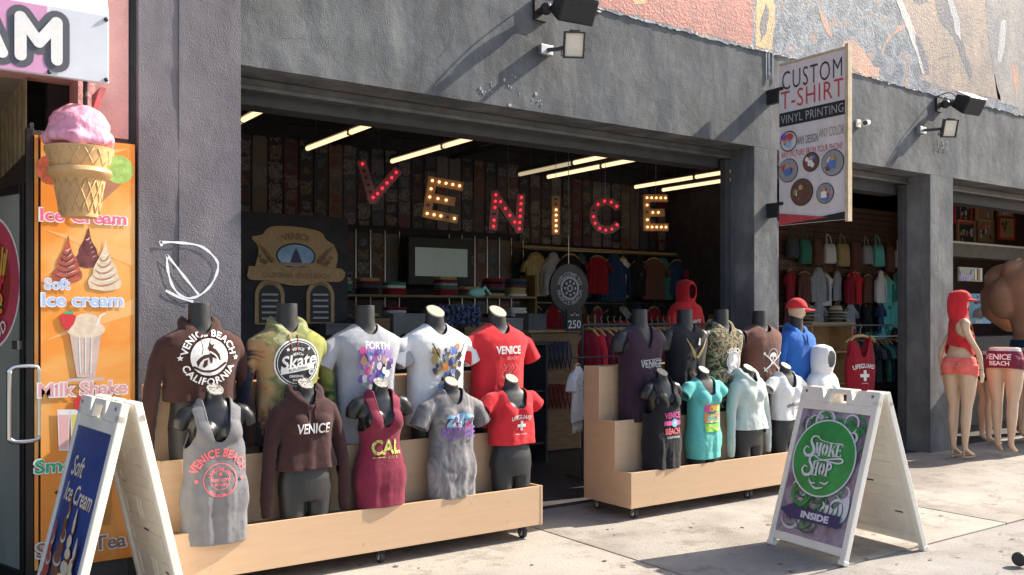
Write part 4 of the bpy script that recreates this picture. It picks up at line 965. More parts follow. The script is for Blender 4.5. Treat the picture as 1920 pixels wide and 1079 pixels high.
b = MB(); b.ell((0, -.01, .905), (.072, .088, .095)); b.build('head', M['skin'], t, world=False, smooth=True)
def cap_parts(parent, c, rz, mt, sc=1.):
    a = R(rz); U = Vector((math.cos(a), math.sin(a), 0)); Vv = Vector((-math.sin(a), math.cos(a), 0))    # Vv points back, -Vv is where the brim goes
    b = MB(); pts = []; n = 24
    for i in range(8):
        q = PI / 2 * i / 7
        for k in range(n):
            p_ = 2 * PI * k / n; r = math.cos(q) if i < 7 else .04
            pts.append(Vector(c) + U * .088 * sc * r * math.cos(p_) + Vv * .10 * sc * r * math.sin(p_) + ZU * (.098 * sc * math.sin(q)))
    b.add(pts, [(i * n + k, i * n + (k + 1) % n, (i + 1) * n + (k + 1) % n, (i + 1) * n + k) for i in range(7) for k in range(n)] + [tuple(7 * n + k for k in range(n))])
    o = b.build('cap', mt, parent, world=False, smooth=True); s_ = o.modifiers.new('t', 'SOLIDIFY'); s_.thickness = .004
    b = MB(); top = []
    for i in range(13):
        q = PI + PI * i / 12; x, y = math.cos(q), math.sin(q)
        for k in range(4):
            f = k / 3; top.append(Vector(c) + U * .084 * sc * x * (1 - .12 * f) + Vv * sc * (.098 * y - .075 * f * math.sin(PI * i / 12)) + ZU * (sc * (.004 - .022 * f - .018 * abs(x) ** 2)))
    b.add(top, [(i * 4 + k, i * 4 + k + 1, i * 4 + k + 5, i * 4 + k + 4) for i in range(12) for k in range(3)])
    o2 = b.build('brim', mt, o, world=False, smooth=True); s_ = o2.modifiers.new('t', 'SOLIDIFY'); s_.thickness = .004
    return o
cap_parts(t, (0, -.005, .925), 50, C['red'])
# right front row
t = mannequin(1240, YF2, ZF, 'f', 'glossy black bust in a long black tank with a pink round print', GR)
h, tr = garment('f', 'tank', .02, C['blackc'], t, 'tank_top', [scoop(.074, .52, .73, .62, 3), armhole(.198, .60, .088, .15)], loose=.006, seed=17, flare=.02)
pr = [(T('VENICE', .065, .028, sx=.82, at=(0, .075)), M['magenta']), (rect(.19, .035, (0, .012)), M['magenta']), (disc(.034, (.02, .012)), M['cyan']), (star(.022, (.02, .012), 8), W), (T('BEACH', .065, .028, sx=.85, at=(0, -.052)), hp), (T('CALIFORNIA', .026, .02, at=(0, -.1)), M['greyink'])]
wrap('print', pr, tr, h, (.03, .37))
t = mannequin(1318, YF2, ZF, 'f', 'black bust in a turquoise scoop-neck tee with a rainbow block print', GR, arms=False)
h, tr = garment('f', 'tee', .06, C['turq'], t, 'tee', [scoop(.095, .575, .73, .66, 2.6)], loose=.010, seed=18, sleeve='cap')
pr = [(rect(.058, .06, (-.065, .09)), M['magenta']), (rect(.058, .06, (-.003, .09)), M['orange']), (rect(.058, .06, (.06, .09)), M['yellow']), (rect(.06, .075, (-.065, .01)), M['orange']), (rect(.058, .075, (-.003, .01)), M['yellow']), (rect(.058, .075, (.06, .01)), M['orange']), (poly([(-.095, -.04), (.09, -.04), (.08, -.105), (-.09, -.105)]), M['lime']),
      (T('CAL', .062, .03, at=(0, .088)), M['yellow']), (T('VENICE', .026, .02, at=(-.02, .05)), M['blueink']), (T('BEACH', .058, .03, sx=.8, at=(0, .008)), C['turq']), (stroke(curve([(-.09, -.075), (-.03, -.06), (.03, -.09), (.08, -.07)]), .012), M['yellow'])]
wrap('print', pr, tr, h, (.012, .385))
t = mannequin(1402, YF2, ZF, 'f', 'black bust in a pale mint hooded sweatshirt above bare black hips', GR, arms=False)
h, tr = garment('f', 'hoodie', .26, C['mint'], t, 'hoodie', [scoop(.058, .66, .745, .72, 2)], loose=.02, seed=19, sleeve=.03, hood='down', flare=.02, fold=.010)
t = mannequin(1472, YF2, ZF, 'f', 'black bust in a white cropped tee with curved black lettering', GR, arms=False)
h, tr = garment('f', 'tee', .31, C['white'], t, 'cropped_tee', [scoop(.085, .59, .73, .68, 2.6)], loose=.014, seed=20, sleeve='cap', fold=.010)
wrap('print', [(bend(T('VENICE BEACH', .045, .015, sx=.82), .4, at=(0, -.4)), M['inkb']), (T('CALIFORNIA', .016, .01, at=(.01, -.04)), M['inkb'])], tr, h, (.035, .445))
t = mannequin(1541, YF2, ZF, 'f', 'bust in a white hoodie with its hood raised, behind the green sign board', GR, arms=False)
h, tr = garment('f', 'hoodie', .1, C['white'], t, 'hoodie', [], loose=.02, seed=21, sleeve=.1, hood='up')

# ---------------------------------------------------------------- sandwich boards
def leaf(parent, A, Bt, Tf, Tn, name, outward, poster=None, hook=True):
    """one moulded leaf: A far foot, Bt near foot, Tf far top, Tn near top"""
    A, Bt, Tf, Tn = map(Vector, (A, Bt, Tf, Tn)); O = A; U = (Bt - A); w_ = U.length; U.normalize()
    V = (Tf - A); h = V.length; V.normalize(); N = U.cross(V).normalized()
    if N.dot(Vector(outward)) < 0: N = -N
    b = MB(); rw = .042
    b.fbox(O, U, V, N, 0, rw, .0, h - .06, -.022, .022); b.fbox(O, U, V, N, w_ - rw, w_, .0, h - .06, -.022, .022)
    b.fbox(O, U, V, N, rw, w_ - rw, .05, .105, -.018, .018); b.fbox(O, U, V, N, rw, w_ - rw, h - .16, h - .10, -.018, .018)
    for u0, u1 in ((0, .19), (w_ * .5 - .105, w_ * .5 + .105), (w_ - .19, w_)):
        k = .03; pts = [(u0 + (0 if u0 == 0 else -k), h - .1), (u1 + (0 if u1 == w_ else k), h - .1), (u1 - (0 if u1 == w_ else .012), h), (u0 + (0 if u0 == 0 else .012), h)]
        if abs(u0 + u1 - w_) < .01:      # the middle tab is a carrying handle with an opening
            b.prism([(u0 - k, h - .099), (u0 + .03, h - .099), (u0 + .04, h - .03), (u0 + .012, h)], O, U, V, N, -.02, .022); b.prism([(u1 - .03, h - .099), (u1 + k, h - .099), (u1 - .012, h), (u1 - .04, h - .03)], O, U, V, N, -.02, .022)
            b.prism([(u0 + .041, h - .03), (u1 - .041, h - .03), (u1 - .013, h), (u0 + .013, h)], O, U, V, N, -.02, .022)
        else: b.prism(pts, O, U, V, N, -.02, .022)
    for u in (0, w_ - rw): b.fbox(O, U, V, N, u - .004, u + rw + .004, -.004 if False else .0, .03, -.026, .026)
    f = b.build(name, M['plastic'], parent, bevel=.005)
    b = MB(); b.fbox(O, U, V, N, rw + .001, w_ - rw - .001, .106, h - .161, -.006, .008); b.build('panel', M['plastic'], f)
    b = MB()      # raised ribs moulded into the inner side
    for (u0, u1, v0, v1) in ((.10, .32, .16, .30), (.36, .56, .16, .30), (.10, .56, .35, .44), (.10, .30, .50, .62), (.34, .56, .50, .62), (.12, .54, .68, .74), (.10, .26, .79, .88), (.40, .56, .79, .88)):
        u0 *= w_ / .66; u1 *= w_ / .66; v0 *= h / 1.12; v1 *= h / 1.12
        for q in ((u0, u1, v0, v0 + .007), (u0, u1, v1 - .007, v1), (u0, u0 + .007, v0 + .007, v1 - .007), (u1 - .007, u1, v0 + .007, v1 - .007)): b.fbox(O, U, V, N, *q, -.012, -.0062)
    b.build('moulded_rib', M['plastic'], f, bevel=.002)
    b = MB(); 
    for (u, v) in ((.33, .47), (.14, .72), (.52, .26), (.45, .84)): b.fbox(O, U, V, N, (u - .035) * w_ / .66, (u + .035) * w_ / .66, v, v + .012, -.0068, -.0062)
    b.build('slot', M['trim'], f)
    b = MB()
    for u in (.05, w_ - .05): b.tube([O + U * u + V * (h - .035) + N * .021, O + U * u + V * (h - .035) + N * .028], .010, 10)
    b.build('bolt', M['steel'], f)
    if poster: poster(f, O + U * rw + V * .107, U, V, N, w_ - 2 * rw, h - .162 - .107)
    return f
def smoke_poster(f, O, U, V, N, w_, h):
    bg = ramp(mat('smoky_purple_print', (.2, .15, .2), .35), [(0, (.10, .06, .10)), (.42, (.19, .14, .19)), (.56, (.34, .30, .38)), (.7, (.25, .15, .20)), (1, (.45, .42, .5))], scale=5, detail=6, distort=1.2)
    gg = mat('green_print', (.03, .28, .07), .35, var=.25, vscale=5); g2 = mat('dark_green_print', (.02, .13, .05), .35, var=.3); wt = mat('pale_print', (.62, .63, .68), .35, var=.05)
    b = MB(); b.fbox(O, U, V, N, 0, w_, 0, h, .0085, .0125); b.build('poster', bg, f)
    L = []; rr = random.Random(8); cx, cy, r = w_ * .5, h * .625, w_ * .46
    def arcp(x, y, rad, a0, a1, wd, m, sh=1.0):
        n = 18; pts = [(x + rad * (1 - .35 * i / n) * math.cos(a0 + (a1 - a0) * i / n), y + rad * sh * (1 - .35 * i / n) * math.sin(a0 + (a1 - a0) * i / n)) for i in range(n + 1)]
        L.append((stroke(pts, [wd * (.2 + math.sin(PI * i / n)) for i in range(n + 1)]), m))
    for k in range(60):
        arcp(rr.uniform(.12, .9) * w_, rr.choice([rr.uniform(.12, .45), rr.uniform(.8, .93)]) * h, rr.uniform(.04, .10), rr.uniform(0, 6), rr.uniform(7, 11), rr.uniform(.006, .02), rr.choice([gg, g2, gg, g2, wt]))
    L = [(([(min(max(x, .004), w_ - .004), min(max(y, .004), h - .004)) for x, y in s[0]], s[1]), m) for s, m in L]
    L += [(poly(curve([(w_ * .62, h * .30), (w_ * .80, h * .26), (w_ * .96, h * .38), (w_ * .99, h * .24), (w_ * .9, h * .16), (w_ * .7, h * .20), (w_ * .62, h * .30)], 5)), wt)]
    for k in range(7): arcp(w_ * (.45 + .05 * k), h * .27, .08 + .01 * k, 3.5, 6.8, .012, g2 if k % 2 else gg)
    L = [(([(min(max(x, .004), w_ - .004), min(max(y, .004), h - .004)) for x, y in s[0]], s[1]), m) for s, m in L]
    L += [(disc(r, (cx, cy), 48), wt), (disc(r - .011, (cx, cy), 48), gg)]
    st, thn = .017, .0045
    def stem(x, y0, y1, w=st): return [(rect(w, y1 - y0, (x, (y0 + y1) / 2)), wt), (rect(w * 1.8, thn, (x, y0)), wt), (rect(w * 1.8, thn, (x, y1)), wt)]
    def letter(ch, x, y, w, h):    # tall stencilled letters, thick stems and hairlines
        o = []
        if ch == 'M': o += stem(x + .006, y, y + h, .008) + stem(x + w - .01, y, y + h) + [(stroke([(x + .008, y + h), (x + w * .45, y + h * .15)], .016), wt), (stroke([(x + w * .45, y + h * .15), (x + w - .012, y + h)], .005), wt)]
        if ch == 'O': o += [(ring(w * .5 - .016, w * .5, (0, 0), a0=PI * .6, a1=PI * 1.4), wt), (ring(w * .5 - .016, w * .5, (0, 0), a0=-PI * .4, a1=PI * .4), wt)]; o = [(([(x + w / 2 + a_, y + h / 2 + b_ * h / w) for a_, b_ in s_[0]], s_[1]), m_) for s_, m_ in o]
        if ch == 'K': o += stem(x + .010, y, y + h) + [(stroke([(x + .022, y + h * .45), (x + w, y + h)], .006), wt), (stroke([(x + .03, y + h * .5), (x + w, y)], .017), wt)]
        if ch == 'E': o += stem(x + .010, y, y + h) + [(rect(w * .75, .006, (x + w * .55, y + .003)), wt), (rect(w * .75, .006, (x + w * .55, y + h - .003)), wt), (rect(w * .4, .006, (x + w * .5, y + h * .5)), wt), (rect(.006, .02, (x + w * .95, y + .010)), wt), (rect(.006, .02, (x + w * .95, y + h - .010)), wt), (rect(.006, .02, (x + w * .72, y + h * .5)), wt)]
        if ch == 'H': o += stem(x + .010, y, y + h) + stem(x + w - .010, y, y + h) + [(rect(w * .6, .006, (x + w / 2, y + h * .52)), wt)]
        if ch == 'P': o += stem(x + .010, y, y + h) + [(shift(ring(.014, .027, (0, 0), a0=-PI / 2, a1=PI / 2), x + .022, y + h * .72), wt), (rect(.02, .006, (x + .018, y + h - .004)), wt)]
        return o
    for s, x_, y_, w_l, hh in (('MOKE', cx - .085, cy + .010, .052, .088), ('HOP', cx - .068, cy - .125, .050, .090)):
        for i_, ch in enumerate(s): L += letter(ch, x_ + i_ * (w_l + .008), y_ + .004 * i_, w_l, hh)
    for yy, xx in ((cy + .062, -.105), (cy - .070, -.085)):
        s0 = [(.060, .060), (.020, .078), (-.010, .066), (-.014, .036), (.010, .006), (.022, -.026), (.004, -.056), (-.038, -.060), (-.062, -.030), (-.046, -.002), (-.022, -.010)]
        c_ = curve(s0, 6); nn = len(c_); L.append((stroke([(x + cx + xx, y + yy) for x, y in c_], [.005 + .019 * math.sin(PI * i / nn) ** 1.4 for i in range(nn)]), wt))
    L.append((stroke(curve([(cx - .07, cy + .145), (cx - .04, cy + .118), (cx + .05, cy + .108), (cx + .14, cy + .112)], 6), .005), wt))
    sw_ = curve([(cx - .06, cy + .000), (cx - .0, cy - .014), (cx + .08, cy + .000), (cx + .155, cy + .012), (cx + .175, cy - .006), (cx + .13, cy - .022), (cx + .02, cy - .016), (cx - .06, cy - .030)], 6); L.append((stroke(sw_, [.004 + .008 * math.sin(PI * i / len(sw_)) for i in range(len(sw_))]), wt))
    for pts in ([(cx - .075, cy - .150), (cx - .05, cy - .180), (cx - .01, cy - .176)], [(cx + .02, cy - .165), (cx + .07, cy - .170), (cx + .095, cy - .150)], [(cx - .05, cy - .190), (cx + .0, cy - .210), (cx + .06, cy - .196)]):
        c_ = curve(pts, 6); L.append((stroke(c_, [.003 + .010 * math.sin(PI * i / len(c_)) for i in range(len(c_))]), wt))
    ar = poly([(.03, .155), (.15, .215), (.148, .187), (w_ - .035, .187), (w_ - .035, .107), (.148, .107), (.15, .083)]); L += [(shift(ar, 0, -.0), M['navy']), (shift(fit(T('INSIDE', 1, .045), .235, .047), w_ * .58, .147), wt)]
    flat('print', L, O, U, V, N, f, off=.0132, step=.0003)
sb = thing('sandwich_board', (5.5, 3.85, 0), 'white folding sandwich board with a green smoke shop poster and a purple arrow', 'sandwich board')
leaf(sb, (5.15, 4.19, 0), (5.08, 3.53, 0), (5.50, 4.155, 1.085), (5.43, 3.495, 1.085), 'front_leaf', (-1, 0, .3), smoke_poster)
leaf(sb, (5.945, 4.115, 0), (5.875, 3.455, 0), (5.555, 4.15, 1.085), (5.485, 3.49, 1.085), 'rear_leaf', (1, 0, .3))
def cream_poster(f, O, U, V, N, w_, h):
    bg = mat('blue_print', (.035, .075, .30), .35, c2=(.02, .04, .16), vscale=2)
    b = MB(); b.fbox(O, U, V, N, 0, w_, 0, h, .0085, .0125); b.build('poster', bg, f)
    cr = mat('cream_print', (.70, .58, .42), .4, var=.1); br = mat('chocolate_print', (.22, .09, .05), .4, var=.3, vscale=20); rd_ = mat('strawberry_print', (.5, .10, .07), .4, var=.2); wt = mat('lettering_white', (.75, .68, .6), .4); dk = mat('letter_shadow', (.18, .07, .03), .5)
    L = []
    for s, y, k, dx in (('Soft', h - .20, .105, .30), ('Ice Cream', h - .335, .098, .5)):
        sh = fit(T(s, 1, .012, shear=.3), (.20 if s == 'Soft' else .46), k); L += [(shift(sh, w_ * dx + .005, y - .006), dk), (shift(sh, w_ * dx, y), wt)]
    for cx_, base, hh, ww, m, m2 in ((w_ * .36, .10, .42, .17, br, cr), (w_ * .62, .02, .44, .19, cr, br), (w_ * .15, .0, .36, .15, rd_, cr), (w_ * .85, .0, .34, .15, cr, rd_)):
        for k in range(7):
            f0 = k / 7; L.append((shift(disc(ww * .5 * (1 - f0) + .008, n=16, ry=.035), cx_ + .012 * math.sin(k * 2.2), base + hh * f0 + .04), m if k % 2 else m2)); L.append((shift(disc((ww * .5 * (1 - f0)) * .93 + .005, n=16, ry=.026), cx_ + .01 * math.sin(k * 2.2) - .004, base + hh * f0 + .046), m))
        L.append((poly(curve([(cx_ - .02, base + hh), (cx_ + .0, base + hh + .08), (cx_ + .02, base + hh), (cx_ - .02, base + hh)], 4)), m))
    L = [(([(min(max(x, .003), w_ - .003), min(max(y, .003), h - .003)) for x, y in s[0]], s[1]), m) for s, m in L]
    flat('print', L, O, U, V, N, f, off=.0132, step=.0003)
s2 = thing('sandwich_board', (1.0, 5.0, 0), 'white folding sandwich board with a blue soft ice cream poster at the left edge', 'sandwich board')
leaf(s2, (.70, 5.36, 0), (.76, 4.70, 0), (.975, 5.38, 1.165), (1.035, 4.72, 1.165), 'front_leaf', (-1, 0, .3), cream_poster)
leaf(s2, (1.30, 5.44, 0), (1.36, 4.78, 0), (1.03, 5.385, 1.165), (1.09, 4.725, 1.165), 'rear_leaf', (1, 0, .3))
# ---------------------------------------------------------------- the ice cream shop at the left edge
pinkw = mat('pink_stucco', (.66, .36, .33), .85, var=.12, vscale=2, bump=.5, bscale=30, fine=.5, fscale=120)
ic = thing('ice_cream_shop', (.8, WY, 0), 'pink stucco ice cream shop front with a glass door at the left edge', 'building')
b = MB(); b.box((1.02, WY + .02, 2.66), (1.30, WY + .3, 6.4)); b.box((-4, WY + .02, 3.0), (1.02, WY + .3, 6.4)); b.build('upper_wall', pinkw, ic)
b = MB(); b.box((-4, WY + 3.2, 0), (.9, WY + 3.3, 4)); b.box((-4, WY + .3, 3.01), (.78, WY + 3.2, 3.05)); b.build('inner_wall', mat('shaded_beige_wall', (.30, .24, .18), .8, var=.2), ic)
b = MB(); b.box((1.301, WY + .05, 0), (1.349, WY + .2, 6.4)); b.build('expansion_gap', M['trim'], ic)
b = MB(); b.box((.79, WY + .03, 0), (1.30, WY + .3, 2.66)); b.box((.77, WY + .03, 2.64), (.789, WY + .1, 2.70)); b.build('side_wall', mat('dark_base_wall', (.06, .06, .06), .8, var=.3, bump=.3), ic)
dfm = mat('dark_bronze_frame', (.035, .03, .03), .4, metal=.6, var=.2)
b = MB(); b.box((.745, WY + .0, 0), (.785, WY + .05, 2.66)); b.box((.745, WY + .05, 2.36), (.785, WY + 1.6, 2.52)); b.build('door_frame', dfm, ic, bevel=.004)
gl = mat('shop_glass', (.27, .29, .26), .12, var=.3, vscale=1.2, spec=.8, coat=.5, stretch=(1, 1, .2))
DO = Vector((.755, WY + .06, 0)); DU = Vector((.3, -.954, 0)).normalized(); DN = Vector((-.954, -.3, 0)).normalized()    # the door stands ajar
b = MB(); b.fbox(DO, DU, ZU, DN, -1.05, -.045, .121, 2.30, -.004, .004); dg_ = b.build('glass_door', gl, ic)
b = MB()
for u0, u1, v0, v1 in ((-.0445, 0, .02, 2.35), (-1.1, -1.0505, .02, 2.35), (-1.05, -.045, .02, .12), (-1.05, -.045, 2.301, 2.35)): b.fbox(DO, DU, ZU, DN, u0, u1, v0, v1, -.02, .02)
b.build('door_rail', dfm, ic, bevel=.003)
b = MB()
for k in range(6): b.box((.768, WY + .2 + .22 * k, 2.55), (.775, WY + .34 + .22 * k, 3.1))
b.build('menu_board', mat('beige_menu', (.35, .28, .17), .7, var=.3, vscale=14), ic)
b = MB(); hc = DO + DU * -.02; rr_ = []
for u, v in curve([(.0, 1.245), (.004, 1.29), (.04, 1.305), (.115, 1.305), (.15, 1.29), (.155, 1.24), (.155, .94), (.15, .895), (.115, .88), (.04, .88), (.004, .895), (.0, .94), (.0, 1.245)], 4): rr_.append(hc + Vector((-1, -.12, 0)).normalized() * (u - .03) + Vector((0, 0, v)) + Vector((0, -.02, 0)))
b.tube([q_ + Vector((.035, -.06, 0)) for q_ in rr_[:-1]], .015, 10, closed=True)
b.build('door_handle', M['chrome'], ic, smooth=True)
b = MB(); b.fbox(DO, DU, ZU, DN, -.07, .0, 1.40, 1.45, .021, .05); b.build('lock', M['steel'], ic)
fr = mat('fries_yellow', (.75, .45, .08), .5, var=.15)
st = [(disc(.41, n=48), M['white']), (disc(.395, n=48), mat('sticker_red', (.50, .06, .10), .5, var=.1)), (disc(.285, n=40), mat('sticker_dark_red', (.28, .03, .03), .5))]
rr = random.Random(2)
for k in range(16):
    x0 = rr.uniform(-.12, .2); st.append((stroke([(x0, .0), (x0 + rr.uniform(-.04, .06), .16 + rr.uniform(0, .06))], .019), fr))
st += [(poly([(-.15, .04), (.23, .04), (.18, -.05), (-.10, -.05)]), M['red']), (disc(.15, (.06, -.10), ry=.06), M['orange']), (rect(.28, .02, (.06, -.13)), M['lime']), (disc(.15, (.06, -.17), ry=.03), M['orange']), (bend(T('FAST FOOD', .10, .012, sx=.95, gap=1.1), .34, True), M['white'])]
tag(flat('food_sticker', st, DO + DU * -.47 + Vector((0, 0, 1.79)), DU, ZU, DN, None, off=.0055, step=.0006), 'round red food sticker with fries and burger on the glass door', 'sticker')

# awning sign box
zb, zt, ys = 2.857, 3.225, 5.35
aw = thing('awning_sign', (.6, ys, zb), 'white and pink ice cream sign box over the shop door', 'sign')
wm = mat('white_sign_panel', (.62, .64, .70), .4, c2=(.72, .74, .78), vscale=2.5); pk = mat('pink_sign_panel', (.66, .32, .52), .4, var=.06)
b = MB(); b.prism([(0, 0), (0, zt - zb), (.22, zt - zb + .55), (.46, zt - zb + .60), (.46, .10)], Vector((-2.5, ys, zb)), Vector((0, 1, 0)), ZU, XU, 0, 3.585); b.build('sign_box', wm, aw, bevel=.006)
b = MB(); b.box((-2.49, ys - .006, zb + .006), (.78, ys - .001, zt - .006)); b.build('face_panel', pk, aw)
pbm = mat('pink_bracket', (.6, .25, .25), .6)
for x in (1.08, -2.3): b = MB(); b.prism([(0, 0), (.24, .0), (.24, -.10)], Vector((x - .02, ys + .10, zb + .0)), Vector((0, 1, 0)), ZU, XU, 0, .03); b.build('side_bracket', pbm, aw)
b = MB()
for x, z in ((1.07, zt - .02), (1.07, zb + .02), (.79, zb + .02)): b.ell((x, ys - .004, z), (.012, .008, .012), 10)
b.build('bolt', M['rubber'], aw)
gy = mat('letter_outline_grey', (.10, .10, .12), .5); L = []
def letter_strokes(lines, wd, m, x0):
    for ln in lines:
        for q0, q1 in zip(ln[:-1], ln[1:]): L.append((stroke([(q0[0] + x0, q0[1]), (q1[0] + x0, q1[1])], wd), m))
        for q in ln: L.append((disc(wd / 2, (q[0] + x0, q[1]), 16), m))
A_ = [[(0, 0), (.085, .20)], [(.085, .20), (.17, 0)], [(.035, .07), (.135, .07)]]; M_ = [[(0, 0), (0, .20), (.085, .08), (.17, .20), (.17, 0)]]
E_ = [[(.13, 0), (0, 0), (0, .20), (.13, .20)], [(0, .1), (.11, .1)]]; R_ = [[(0, 0), (0, .20), (.10, .19), (.12, .14), (.10, .10), (0, .09)], [(.06, .09), (.14, 0)]]; C_ = [[(.15, .17), (.09, .20), (.02, .17), (0, .10), (.02, .03), (.09, 0), (.15, .03)]]; I_ = [[(0, 0), (0, .2)]]
for wd, m in ((.125, gy), (.056, M['white'])):
    for ls, x0 in ((M_, .655), (A_, .40), (E_, .18), (R_, -.07), (C_, -.31), (E_, -.62), (C_, -.86), (I_, -.98)): letter_strokes(ls, wd, m, x0)
flat('lettering', L, (0, ys - .006, zb + .085), XU, ZU, NY, aw, off=.001, step=.00006)

# menu poster
px0, px1 = P(76, 600, WY).x, P(252, 600, WY).x; pz0, pz1 = P(252, 1043, WY).z, P(252, 272, WY).z; pw, ph = px1 - px0, pz1 - pz0
po = thing('menu_poster', ((px0 + px1) / 2, WY, pz0), 'tall orange menu poster with ice cream, milk shake and smoothie pictures', 'poster')
ob = ramp(mat('orange_poster_print', (.8, .3, .05), .45), [(0, (.82, .20, .02)), (.45, (.85, .30, .04)), (.6, (.86, .45, .13)), (.75, (.88, .62, .35)), (1, (.85, .36, .06))], scale=1.9, detail=4, distort=.8)
b = MB(); b.box((px0, WY - .012, pz0), (px1, WY + .028, pz1)); b.build('panel', ob, po)
b = MB(); b.box((.788, WY - .004, pz0), (px0 - .012, WY + .028, pz1)); b.build('edge_strip', ob, po)
def pp(x, y): p = P(x, y, WY - .012); return (p.x, p.z)
s_ = (P(300, 600, WY).x - P(200, 600, WY).x) / 100
mats = dict(choc=mat('chocolate_swirl', (.16, .04, .04), .4, var=.4, vscale=30), straw=mat('strawberry_swirl', (.45, .10, .06), .4, var=.35, vscale=30), cream=mat('cream_swirl', (.72, .60, .44), .4, var=.15, vscale=30), cone=mat('cone_brown', (.45, .22, .12), .6, var=.2), pist=mat('pistachio', (.35, .58, .15), .6, var=.25, vscale=40), pinkt=mat('pink_letter', (.85, .14, .32), .5), bluet=mat('pale_blue_letter', (.40, .55, .85), .5), greent=mat('green_letter', (.02, .45, .20), .5), brownt=mat('brown_letter', (.30, .17, .13), .5), palepink=mat('rose_letter', (.75, .35, .38), .5))
L = []
def word(s, x, y, hpx, wpx, m, bold=.02):
    c = pp(x, y); h = hpx * s_ * 1.0; w__ = wpx * s_
    L.append((shift(fit(T(s, 1, bold + .045), w__ * 1.04, h * 1.18), c[0], c[1]), M['white'])); L.append((shift(fit(T(s, 1, bold), w__, h), c[0], c[1]), m))
hil = mat('swirl_highlight', (.75, .52, .42), .4)
def swirl(x, y, w_, h, m, n=6):
    dk_ = mats['choc'] if m is not mats['cream'] else mats['cone']; hl = hil if m is not mats['cream'] else M['white']
    ww = w_ * .5
    out = curve([(x - ww * .9, y + 6), (x - ww, y - h * .12), (x - ww * .72, y - h * .32), (x - ww * .66, y - h * .5), (x - ww * .34, y - h * .78), (x - 3, y - h * 1.02), (x + 2, y - h * 1.3), (x + 5, y - h * 1.02), (x + ww * .36, y - h * .76), (x + ww * .70, y - h * .5), (x + ww * .78, y - h * .3), (x + ww, y - h * .1), (x + ww * .85, y + 6), (x, y + 11), (x - ww * .9, y + 6)], 4)[:-1]
    L.append(([pp(*q) for q in reversed(out)], [tuple(range(len(out)))])); L[-1] = (L[-1], m)
    for k in range(n - 1):
        f0 = (k + .35) / n; r0 = ww * (1 - f0 * .95); yy = y - h * f0 * 1.05
        c_ = curve([(x - r0 * .98, yy - 3), (x - r0 * .4, yy + 5), (x + r0 * .3, yy + 3), (x + r0 * .95, yy - 7)], 5); L.append((stroke([pp(*q) for q in c_], [s_ * 4.2 * math.sin(PI * (i + .5) / len(c_)) for i in range(len(c_))]), dk_))
        c_ = curve([(x - r0 * .5, yy - 4), (x + r0 * .1, yy - 4.5), (x + r0 * .7, yy - 9)], 5); L.append((stroke([pp(*q) for q in c_], [s_ * 2.6 * math.sin(PI * (i + .5) / len(c_)) for i in range(len(c_))]), hl))
rr = random.Random(4)
ray = mat('pale_orange_ray', (.87, .46, .16), .45)
for (xa, ya, xb, yb_, xc, yc) in ((80, 430, 250, 470, 250, 500), (80, 520, 250, 380, 252, 420), (82, 640, 252, 560, 252, 590), (82, 330, 200, 280, 240, 280)): L.append((([pp(xa, ya), pp(xb, yb_), pp(xc, yc)], [(0, 1, 2)]), ray))
for k in range(6): c = pp(222, 312 + 0 * k); 
L.append((([pp(182, 388), pp(200, 330), pp(232, 342)], [(0, 1, 2)]), mats['cone'])); L.append((disc(.085, pp(222, 318), 20), mats['pist'])); L.append((disc(.085, pp(98, 318), 20), mats['straw']))
swirl(164, 492, 48, 50, mats['choc']); swirl(126, 520, 56, 60, mats['straw']); swirl(196, 535, 62, 66, mats['cream'])
word('Ice Cream', 158, 407, 24, 152, mats['pinkt']); word('Soft', 107, 533, 20, 44, mats['bluet']); word('Ice cream', 156, 563, 24, 142, mats['bluet'])
gls = mat('milkshake_print', (.62, .48, .42), .3, var=.12, vscale=10)
L.append((([pp(130, 625), pp(190, 625), pp(178, 708), pp(144, 708)], [(0, 3, 2, 1)]), gls)); L.append((disc(.105, pp(161, 618), 20, ry=.05), mats['cream'])); L.append((disc(.075, pp(162, 604), 20, ry=.05), mats['cream'])); L.append((poly([(-.045, .03), (-.02, .045), (.02, .045), (.045, .025), (.03, -.02), (.0, -.06), (-.03, -.03)], 1, pp(127, 602)), M['red'])); L.append((poly([(-.03, .04), (-.01, .06), (.0, .045), (.02, .065), (.03, .04)], 1, pp(127, 602)), mats['greent'])); L.append((stroke([pp(180, 612), pp(188, 592), pp(197, 588)], .01), M['white']))
for xx in (148, 160, 172): L.append((stroke([pp(xx, 632), pp(xx + (160 - xx) * .2, 700)], .006), M['white']))
L.append((rect(.20, .02, pp(161, 712)), gls))
word('Milk Shake', 157, 729, 26, 156, mats['palepink'])
for x_, c_ in ((118, mat('pink_drink', (.78, .45, .45), .4)), (142, mat('yellow_drink', (.66, .62, .15), .4))):
    L.append((([pp(x_ - 11, 768), pp(x_ + 13, 768), pp(x_ + 10, 845), pp(x_ - 8, 845)], [(0, 3, 2, 1)]), M['white'])); L.append((([pp(x_ - 9, 778), pp(x_ + 11, 778), pp(x_ + 8, 842), pp(x_ - 6, 842)], [(0, 3, 2, 1)]), c_))
L.append((disc(.035, pp(150, 757), 12, ry=.045), M['red'])); word('Smoothie', 147, 869, 26, 150, mats['greent'])
L.append((disc(.05, pp(120, 922), 16, ry=.015), M['inkb'])); L.append((([pp(180, 890), pp(212, 890), pp(206, 985), pp(186, 985)], [(0, 3, 2, 1)]), mat('tea_print', (.5, .22, .05), .4, var=.2)))
word('Snow-Tea', 154, 1022, 28, 158, mats['brownt'])
o = flat('print', L, (0, WY - .012, 0), XU, ZU, NY, po, off=.0006, step=.00012)
